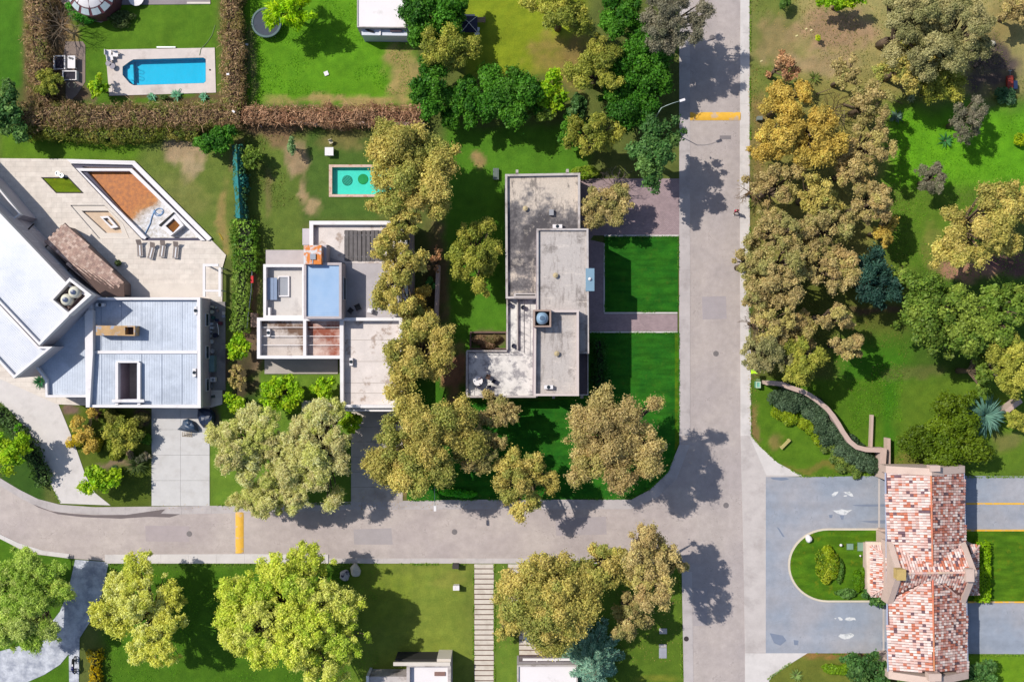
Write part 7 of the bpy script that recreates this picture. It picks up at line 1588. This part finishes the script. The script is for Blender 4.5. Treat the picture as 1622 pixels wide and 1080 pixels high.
m = MB(); m.pbox(1378, 941, 1394, 946, 0, 1.2); tag(m.build('meter_box', plain('box_blue_white', S(214, 226, 240))), 'pale box against the lower left corner of the gatehouse side roof', 'box')
bn = thing('bench', 'pale yellow wooden bench standing alone on the lawn inside the wall bed', 'bench', 1244, 703); c = P(1244, 703, .45); u = Vector((1, 1.0)).normalized()
for i in range(3):
    m = MB(); q = Vector(c[:2])+Vector((-u[1], u[0]))*(i-1)*.13; m.obox(q, u, 1.5, .1, .42, .47); m.build('slat', surf('bench_yellow', S(206, 190, 120), .7), bn)
for s in (-.6, .6): m = MB(); q = Vector(c[:2])+u*s; m.obox(q, (-u[1], u[0]), .36, .08, 0, .42); m.build('leg', surf('bench_yellow', S(206, 190, 120)), bn)
# utility boxes and sign by the road
sg = thing('road_sign', 'fluorescent yellow-green road sign panel at the kerb beside the park trees', 'sign', 1196, 588); m = MB(); c = P(1195, 588.5, 2.2); m.box(c[0]-.38, c[1]-.24, 2.0, c[0]+.38, c[1]+.24, 2.05); m.build('panel', plain('fluo', S(196, 255, 40, 1.25), .4), sg); m = MB(); m.tube([(c[0], c[1], 0), (c[0], c[1], 2.0)], .03, 6); m.build('post', M_STEEL, sg)
ub = thing('utility_box', 'teal-green utility box with a pale rim between the sign and the curved wall', 'utility box', 1201, 608); m = MB(); m.pbox(1198, 604.5, 1204.5, 614, 0, .8); m.build('body', surf('box_teal', S(120, 186, 166), .5), ub); m = MB(); m.pprism([rect(1197.5, 604, 1205, 614.5), rect(1199, 605.5, 1203.5, 613)], .8, .86); m.build('rim', surf('box_rim', S(196, 220, 190)), ub)
m = MB(); m.pbox(1199, 600, 1204, 603.4, 0, .6); tag(m.build('utility_box', surf('box_green', S(120, 146, 96))), 'small green box directly above the teal-green utility box', 'utility box')
m = MB(); m.pbox(1200, 184, 1208, 190, 0, .7); tag(m.build('utility_box', surf('box_grey', S(128, 136, 128))), 'grey box in the grass opposite the upper speed bump', 'utility box')
# red cart at the top right, its red darkened to stand in for tree shade
rc = thing('garden_cart', 'small red cart with a dark blue cover, deep shade put into its red, at the top right', 'cart', 1600, 130); m = MB(); m.pbox(1596, 120, 1605, 141, .45, .85); m.build('tray', plain('cart_red_shaded', S(150, 52, 36), .6), rc); m = MB(); m.pbox(1606, 128, 1612, 141, .3, .9); m.build('cover', plain('cart_blue', S(30, 50, 90), .6), rc)
for x, y in ((1596, 124), (1605, 124), (1596, 137), (1605, 137)):
    q = P(x, y, .2); m = MB(); m.tube([(q[0]-.06, q[1], .22), (q[0]+.06, q[1], .22)], .22, 12); m.build('wheel', M_DARK, rc)
m = MB(); m.tube([P(1600, 120, .6), P(1600, 112, .9)], .03, 5); m.tube([P(1597, 112, .9), P(1603, 112, .9)], .03, 5); m.build('handle', M_STEEL, rc)
# side yard clutter: separate tubs, sacks and boxes
CL = [(336, 486, 6, 3, .5, S(214, 206, 180), 'cream sack at the top of the side yard'), (342, 487, 3, 4, .5, S(205, 205, 196), 'small white tub right of the cream sack'), (335.5, 494, 6, 8, .6, S(222, 216, 190), 'large cream tub in the side yard'), (344, 492, 4, 5, .5, S(180, 150, 140), 'brown patterned tub in the side yard'),
 (354, 496, 5, 5, .4, S(214, 204, 196), 'white box at the right edge of the side yard'), (354, 501, 5, 4, .35, S(170, 170, 190), 'grey box below the white one at the yard edge'), (337, 503, 7, 6, .7, S(50, 96, 86), 'dark green bin in the side yard'), (343, 507, 5, 6, .6, S(30, 44, 84), 'navy bin touching the dark green one'),
 (348.5, 512, 6, 5, .5, S(112, 40, 56), 'dark red crate in the side yard'), (334.5, 513, 5, 4, .5, S(210, 210, 216), 'upper white foam box in the yard row'), (335, 519, 6, 4.5, .5, S(214, 214, 220), 'second white foam box in the yard row'), (334, 525, 4, 3, .4, S(200, 200, 206), 'small white foam piece in the yard row'),
 (340.5, 531, 8, 10, .9, S(26, 32, 58), 'large navy covered drum in the side yard'), (333.5, 532, 4, 5, .5, S(205, 205, 200), 'white pot left of the navy drum'), (335, 541, 7, 12, .5, S(216, 216, 206), 'broken white panel stack below the navy drum'), (336, 556, 7, 7, .5, S(206, 200, 196), 'round cream basin above the green tank'),
 (337, 632-4, 5, 4, .4, S(90, 100, 90), 'grey sack at the bottom end of the side yard'), (335, 612, 6, 8, .5, S(150, 150, 148), 'grey tub near the end of the side yard')]
for x, y, w, hgt, z, c, lb in CL:
    m = MB(); q = P(x, y, z); a = R.uniform(-.3, .3); mt = surf('yard_%d' % int(x*10+y), c, .7, .15, 3)
    if 'tub' in lb or 'pot' in lb or 'drum' in lb or 'basin' in lb or 'bin' in lb: 
        rr = min(w, hgt)*.5*CAMH/FPX; m.lathe(q, [(rr*.8, .13), (rr, z), (rr*.86, z), (rr*.8, z-.08)], 14)
    else: m.obox(q, (math.cos(a), math.sin(a)), w*CAMH/FPX, hgt*CAMH/FPX, .13, z); m.obox(q, (math.cos(a), math.sin(a)), w*CAMH/FPX*.8, hgt*CAMH/FPX*.7, z, z+.03)
    nm = 'tub' if 'tub' in lb else 'storage_box'; tag(m.build(nm, mt), lb, 'container')
tk = thing('water_trough', 'long green-grey tank standing against the house wall in the side yard', 'tank', 333, 577); m = MB(); m.pbox(331, 563, 339.5, 589, .13, 1.0); m.build('body', surf('tank_green', S(120, 150, 148), .5), tk); m = MB(); m.pbox(327.5, 565, 330, 589, .13, .7); m.build('side_panel', surf('tank_side', S(116, 136, 134)), tk)
sk = thing('wash_basin', 'white wash basin on a slab at the end of the side yard', 'basin', 337, 600); m = MB(); m.pprism([rect(333, 597.5, 341, 604.5), rect(335, 599, 339.5, 603.5)], .3, .9); m.build('bowl', M_WHITE, sk); m = MB(); m.pbox(334, 598.5, 340, 604, .13, .7); m.build('stand', M_STEEL, sk)
m = MB(); m.tube([P(344, 512, .9), P(346, 522, 1.0), P(346, 530, .9)], .05, 5); tag(m.build('pipe', M_WHITE), 'thin white pipe leaning over the navy drum', 'pipe')
# tarpaulins
def tarp(label, pts, z, seed, mt):
    rng = np.random.default_rng(seed); m = MB(); n = len(pts); cx = sum(p[0] for p in pts)/n; cy = sum(p[1] for p in pts)/n; rg = []
    for f, zz in ((1.0, .03), (.86, z*.5), (.62, z*.9), (.3, z*1.0)):
        k = len(m.v); m.v += [P(cx+(x-cx)*f+rng.normal(0, .5), cy+(y-cy)*f+rng.normal(0, .5), max(.02, zz+rng.normal(0, .07)*(f < 1))) for x, y in pts]; rg.append(k)
    for a, b in zip(rg, rg[1:]):
        for j in range(n): m.f.append((a+j, b+j, b+(j+1) % n, a+(j+1) % n)); m.c.append(None)
    m.f.append(tuple(rg[-1]+j for j in range(n))[::-1]); m.c.append(None); o = m.build('tarpaulin', mt); tag(o, label, 'tarpaulin'); return o
M_TARP = surf('tarp', S(62, 84, 112), .45, .3, 1.5, 6, bump=.5)
tarp('grey-blue tarpaulin heap in the middle of the concrete drive', [(280, 680), (289, 672), (290, 665), (298, 663), (306, 666), (313, 674), (315, 684), (305, 685), (290, 683)], 1.0, 1, M_TARP)
tarp('dark blue tarpaulin draped beside the house corner', [(313, 648), (322, 645), (336, 648), (342, 656), (341, 668), (332, 676), (322, 678), (316, 670), (313, 660)], 1.3, 2, surf('tarp_dark', S(40, 54, 82), .45, .3, 1.5, 6, bump=.5))
lt = thing('lattice_crate', 'white lattice crate in front of the grey-blue tarpaulin heap', 'crate', 296, 688)
for i in range(5): m = MB(); m.tube([P(289+i*3.6, 684, .7), P(288.5+i*3.6, 691, .05)], .035, 4); m.build('slat', surf('lattice', S(214, 196, 170)), lt)
for j in range(3): m = MB(); m.tube([P(288.5, 685+j*2.8, .62-j*.25), P(304, 686+j*2.8, .62-j*.25)], .035, 4); m.build('slat', surf('lattice', S(214, 196, 170)), lt)
# motorcycle
mo_ = thing('motorcycle', 'dark blue motorcycle parked on the narrow pale path at the lower left', 'motorcycle', 117, 1053); c = P(117, 1054, .6); cx, cy = c[0], c[1]; MB_ = plain('moto_blue', S(34, 36, 96), .3); BLK_ = surf('rubber', S(30, 30, 32), .8)
for y in (-.72, .72):
    m = MB(); n = 18; 
    rings = [(cx+.05*a, cy+y+ (r_)*math.cos(t), .32+(r_)*math.sin(t)) for t in [0] for a in [0] for r_ in [0]]
    for j in range(n):
        t0, t1 = 6.283*j/n, 6.283*(j+1)/n
        for (xa, ra), (xb, rb) in (((-.07, .27), (-.05, .33)), ((-.05, .33), (.05, .33)), ((.05, .33), (.07, .27)), ((.07, .27), (-.07, .27))):
            m.face([(cx+xa, cy+y+ra*math.cos(t0), .33+ra*math.sin(t0)), (cx+xb, cy+y+rb*math.cos(t0), .33+rb*math.sin(t0)), (cx+xb, cy+y+rb*math.cos(t1), .33+rb*math.sin(t1)), (cx+xa, cy+y+ra*math.cos(t1), .33+ra*math.sin(t1))])
    w_ = m.build('wheel', BLK_, mo_)
    m = MB(); m.tube([(cx-.08, cy+y, .33), (cx+.08, cy+y, .33)], .07, 8); hh = m.build('hub', M_STEEL, None); hh.location = Vector(hh.location)-Vector(mo_.location); hh.parent = w_
m = MB(); m.tube([(cx, cy-.72, .35), (cx, cy-.5, .85), (cx, cy-.1, .7), (cx, cy+.35, .62), (cx, cy+.72, .35)], [.05, .07, .1, .09, .05], 7); m.build('frame', M_STEEL, mo_)
m = MB(); m.tube([(cx, cy-.5, .88), (cx, cy-.3, .95), (cx, cy-.02, .9), (cx, cy+.08, .82)], [.1, .19, .17, .08], 10); m.build('tank', MB_, mo_, True)
m = MB(); m.tube([(cx, cy+.02, .82), (cx, cy+.3, .84), (cx, cy+.7, .92), (cx, cy+.95, .95)], [.12, .16, .12, .05], 9); m.build('seat', BLK_, mo_, True)
m = MB(); m.tube([(cx, cy-.5, .78), (cx, cy-.7, .72), (cx, cy-.85, .6)], [.1, .14, .05], 8); m.build('fairing', MB_, mo_, True)
m = MB(); m.tube([(cx-.42, cy-.42, 1.0), (cx-.2, cy-.52, 1.02), (cx+.2, cy-.52, 1.02), (cx+.42, cy-.42, 1.0)], .03, 6); m.build('handlebar', BLK_, mo_)
m = MB(); m.obox((cx+.16, cy+.45), (0, 1), .5, .12, .3, .42); m.build('exhaust', M_STEEL, mo_)
m = MB(); m.obox((cx, cy+.15), (0, 1), .3, .12, .985, 1.0); m.build('seat_badge', M_WHITE, mo_); m = MB(); m.tube([(cx, cy+.1, .35), (cx+.25, cy+.12, .02)], .02, 4); m.build('kickstand', M_STEEL, mo_)
# fallen limbs and logs in the park
for pts, r_, lb in ((((1292, 150), (1305, 145), (1318, 140)), .06, 'short fallen limb right of the orange-gold trees'), (((1335, 165), (1352, 170), (1366, 177)), .14, 'thick fallen log in the middle of the sparse park trees'), (((1378, 138), (1392, 128), (1408, 118)), .08, 'pale diagonal fallen limb under the gold-brown tree'), (((1426, 138), (1438, 141), (1448, 137)), .12, 'short dark log near the grey-green agave'), (((1410, 152), (1420, 160), (1430, 165)), .07, 'thin fallen limb left of the grey-green agave')):
    m = MB(); m.tube([P(x, y, .2+.3*i) for i, (x, y) in enumerate(pts)], [r_, r_*.8, r_*.4], 6); tag(m.build('fallen_limb', BARK), lb, 'log')
stone('pale rock near the right edge of the park top', 1573, 68, 5, .5, 14, M_STONE)
for x, y, lb in ((1277, 46, 'left bright leaf scrap on the dry park grass'), (1285, 48, 'right bright leaf scrap on the dry park grass'), (1262, 57, 'white scrap on the bare soil of the park'), (1206, 97, 'tiny white scrap on the grass beside the upper road')):
    m = MB(); c = P(x, y, .05); m.obox(c, (1, .5), .3, .14, 0, .05); tag(m.build('scrap', surf('scrap_cream', S(236, 222, 160))), lb, 'litter')
m = MB(); m.tube([P(1140, 425, .05), P(1139-2, 421, .05)], .03, 4)
# wooden swing frame etc. cables
# loose leaves and debris under the roadside trees: uncountable
rl = np.random.default_rng(77)
def litter(name, n, boxes, cols, size=.06):
    pts = []
    for x0, y0, x1, y1, k in boxes:
        q = rl.uniform(0, 1, (int(n*k), 2)); pts.append(np.stack([x0+(x1-x0)*q[:, 0], y0+(y1-y0)*q[:, 1]], 1))
    p = np.concatenate(pts); s = CAMH/FPX; C = np.stack([(p[:, 0]-811)*s, (540-p[:, 1])*s, rl.uniform(.06, .075, len(p))], 1); N = np.tile([0, 0, 1.], (len(p), 1)); base = pal(*cols)
    o = leaf_mesh(name, C, N, base[rl.integers(0, len(base), len(p))], size, .6, LEAF, None, .12, None, rl); tag(o, kind='stuff'); return o
litter('fallen_leaves', 800, [(1184, 100, 1200, 680, .8), (1188, 0, 1420, 620, 1.4), (560, 780, 860, 806, .2), (240, 798, 700, 808, .12), (790, 895, 1075, 1050, 1.0)], ((140, 112, 66), (120, 98, 56), (156, 134, 80)), .055)
# tufts: small grass clumps that roughen the lawn edges and park grass
def tufts(n, boxes, cols, size):
    pts = []
    for x0, y0, x1, y1, k in boxes:
        q = rl.uniform(0, 1, (int(n*k), 2)); pts.append(np.stack([x0+(x1-x0)*q[:, 0], y0+(y1-y0)*q[:, 1]], 1))
    p = np.concatenate(pts); s = CAMH/FPX; C = np.stack([(p[:, 0]-811)*s, (540-p[:, 1])*s, rl.uniform(.02, .12, len(p))], 1); N = rl.normal(0, .7, (len(p), 3))+[0, 0, .7]
    f = fbm(C[:, 0], C[:, 1], 3, 33, 3); C = C[f > .47]; N = N[f > .47]; base = pal(*cols)
    tag(leaf_mesh('grass_tufts', C, N, base[rl.integers(0, len(base), len(C))]*rl.uniform(.7, 1.2, (len(C), 1)), size, .35, LEAF, None, .3, None, rl), kind='stuff')
tufts(9000, [(1190, 0, 1440, 600, 1.6), (1440, 0, 1622, 160, .4), (385, 215, 480, 350, .25)], ((100, 106, 44), (122, 116, 60), (88, 100, 36)), .09)
tufts(9000, [(1410, 180, 1622, 450, 1.2), (1320, 550, 1430, 745, .8), (385, 0, 650, 150, 1.2), (165, 895, 600, 1080, 1.0)], ((84, 134, 16), (74, 122, 14), (92, 138, 20)), .075)

# ------------------------------------------------------------------ the walker at the roadside
def person():
    s = CAMH/FPX; g = P(1163, 336, 0); gx, gy = g[0], g[1]
    root = thing('person', 'person in a pink top and dark trousers walking along the road edge under the trees', 'person', 1163, 336); root.location = (gx, gy, .05)
    def skin(name, verts, edges, rad, mat, sub=1):
        me = bpy.data.meshes.new(name); me.from_pydata(verts, edges, []); o = bpy.data.objects.new(name, me); COL.objects.link(o); o.parent = root
        md = o.modifiers.new('Skin', 'SKIN'); md.use_smooth_shade = True
        sv = me.skin_vertices[0].data if me.skin_vertices else None
        if sv is None:
            import bmesh
            bm = bmesh.new(); bm.from_mesh(me); bm.verts.layers.skin.verify(); bm.to_mesh(me); bm.free(); sv = me.skin_vertices[0].data
        for i, r in enumerate(rad): sv[i].radius = (r, r) if not isinstance(r, tuple) else r; sv[i].use_root = (i == 0)
        ss = o.modifiers.new('Sub', 'SUBSURF'); ss.levels = sub; ss.render_levels = sub
        me.materials.append(mat); return o
    SK = plain('skin', S(205, 160, 130), .5); PINK = surf('pink_top', S(228, 60, 110), .8, .1, 4); TRO = surf('trousers', S(34, 26, 44), .8, .1, 4)
    # walking towards -y: left leg forward (-y), right leg back
    V = [(0, 0, .95), (0, 0, 1.12), (0, -.01, 1.32), (0, -.02, 1.44), (0, -.03, 1.52), (0, -.045, 1.6), (0, -.05, 1.7),
         (.17, -.01, 1.4), (.24, .12, 1.14), (.22, .02, .92), (-.17, -.01, 1.4), (-.25, -.12, 1.16), (-.2, -.3, 1.02),
         (.09, -.0, .88), (.1, .1, .5), (.1, .32, .14), (.1, .2, .06), (-.09, -.02, .88), (-.1, -.2, .5), (-.1, -.26, .1), (-.1, -.38, .05), (.22, -.02, .84), (-.19, -.36, .98)]
    E = [(0, 1), (1, 2), (2, 3), (3, 4), (4, 5), (5, 6), (3, 7), (7, 8), (8, 9), (3, 10), (10, 11), (11, 12), (0, 13), (13, 14), (14, 15), (15, 16), (0, 17), (17, 18), (18, 19), (19, 20), (9, 21), (12, 22)]
    rad = [.13, .11, .13, .1, .05, .085, .07, .06, .045, .033, .06, .045, .033, .08, .055, .042, .035, .08, .055, .042, .035, .03, .03]
    skin('body', V, E, rad, SK, 2)
    skin('shirt', [(0, 0, .98), (0, 0, 1.12), (0, -.01, 1.32), (0, -.02, 1.42), (.17, -.01, 1.4), (.24, .11, 1.16), (-.17, -.01, 1.4), (-.25, -.11, 1.18)], [(0, 1), (1, 2), (2, 3), (3, 4), (4, 5), (3, 6), (6, 7)], [.15, .135, .155, .12, .085, .062, .085, .062], PINK, 2)
    skin('trousers', [(0, 0, .95), (.09, 0, .86), (.1, .1, .5), (.1, .3, .17), (-.09, -.02, .86), (-.1, -.2, .5), (-.1, -.26, .14)], [(0, 1), (1, 2), (2, 3), (0, 4), (4, 5), (5, 6)], [.15, .1, .075, .06, .1, .075, .06], TRO, 2)
    hm = MB(); 
    o = skin('hair', [(0, .03, 1.58), (0, -.01, 1.68), (0, -.03, 1.76), (0, .08, 1.5)], [(0, 1), (1, 2), (0, 3)], [.085, .1, .06, .04], surf('hair_brown', S(96, 64, 44), .7), 2)
    for x, y in ((.1, .24), (-.1, -.32)):
        m = MB(); m.box(gx+x-.05, gy+y-.14, .05, gx+x+.05, gy+y+.12, .13); m.build('shoe', M_WHITE, root)
    m = MB(); m.lathe((gx, gy-.155), [(.012, 1.61), (.022, 1.63), (.01, 1.66)], 6); m.build('nose', SK, root)
    for x in (-.035, .035): m = MB(); m.lathe((gx+x, gy-.14), [(.008, 1.66), (.013, 1.67), (.006, 1.68)], 6); m.build('eye', M_DARK, root)
person()

print('LEAVES', NLEAF)

def edge_tufts(lines, n_per, cols, zz=.06):
    pts = []
    for ln in lines:
        for (x0, y0), (x1, y1) in zip(ln, ln[1:]):
            L_ = math.dist((x0, y0), (x1, y1)); n = int(L_*n_per); t = rl.uniform(0, 1, n); f = rl.normal(0, .9, n); nx_, ny_ = -(y1-y0)/L_, (x1-x0)/L_
            pts.append(np.stack([x0+(x1-x0)*t+nx_*f, y0+(y1-y0)*t+ny_*f], 1))
    p = np.concatenate(pts); q = CAMH/FPX; C = np.stack([(p[:, 0]-811)*q, (540-p[:, 1])*q, rl.uniform(zz-.02, zz+.06, len(p))], 1)
    g_ = fbm(C[:, 0], C[:, 1], 1.5, 44, 3); C = C[g_ > .42]; base = pal(*cols); N = rl.normal(0, .6, (len(C), 3))+[0, 0, .8]
    tag(leaf_mesh('edge_grass', C, N, base[rl.integers(0, len(base), len(C))]*rl.uniform(.7, 1.2, (len(C), 1)), .09, .4, LEAF, None, .3, None, rl), kind='stuff')
edge_tufts([[(958, 375), (1074, 375), (1074, 494), (958, 494), (958, 375)], [(934, 527), (1075, 527), (1075, 703), (1058, 746), (1030, 773), (1000, 789), (884, 790)], [(640, 792), (880, 790)]], 5, ((44, 108, 26), (66, 120, 26), (88, 120, 40)))
edge_tufts([[(1188, 0), (1188, 250), (1187, 500), (1190, 690), (1232, 733), (1272, 754), (1400, 752)], [(166, 893), (750, 893)], [(750, 893), (750, 1080)], [(783, 893), (783, 1080)], [(333, 800), (556, 797)], [(0, 636), (40, 680), (80, 765), (95, 796)], [(1076, 905), (1080, 1080)], [(1215, 1075), (1250, 1050), (1280, 1035), (1404, 1036)], [(1532, 1037), (1622, 1037)], [(1532, 755), (1622, 755)]], 4, ((96, 130, 30), (120, 136, 50), (80, 116, 24)))
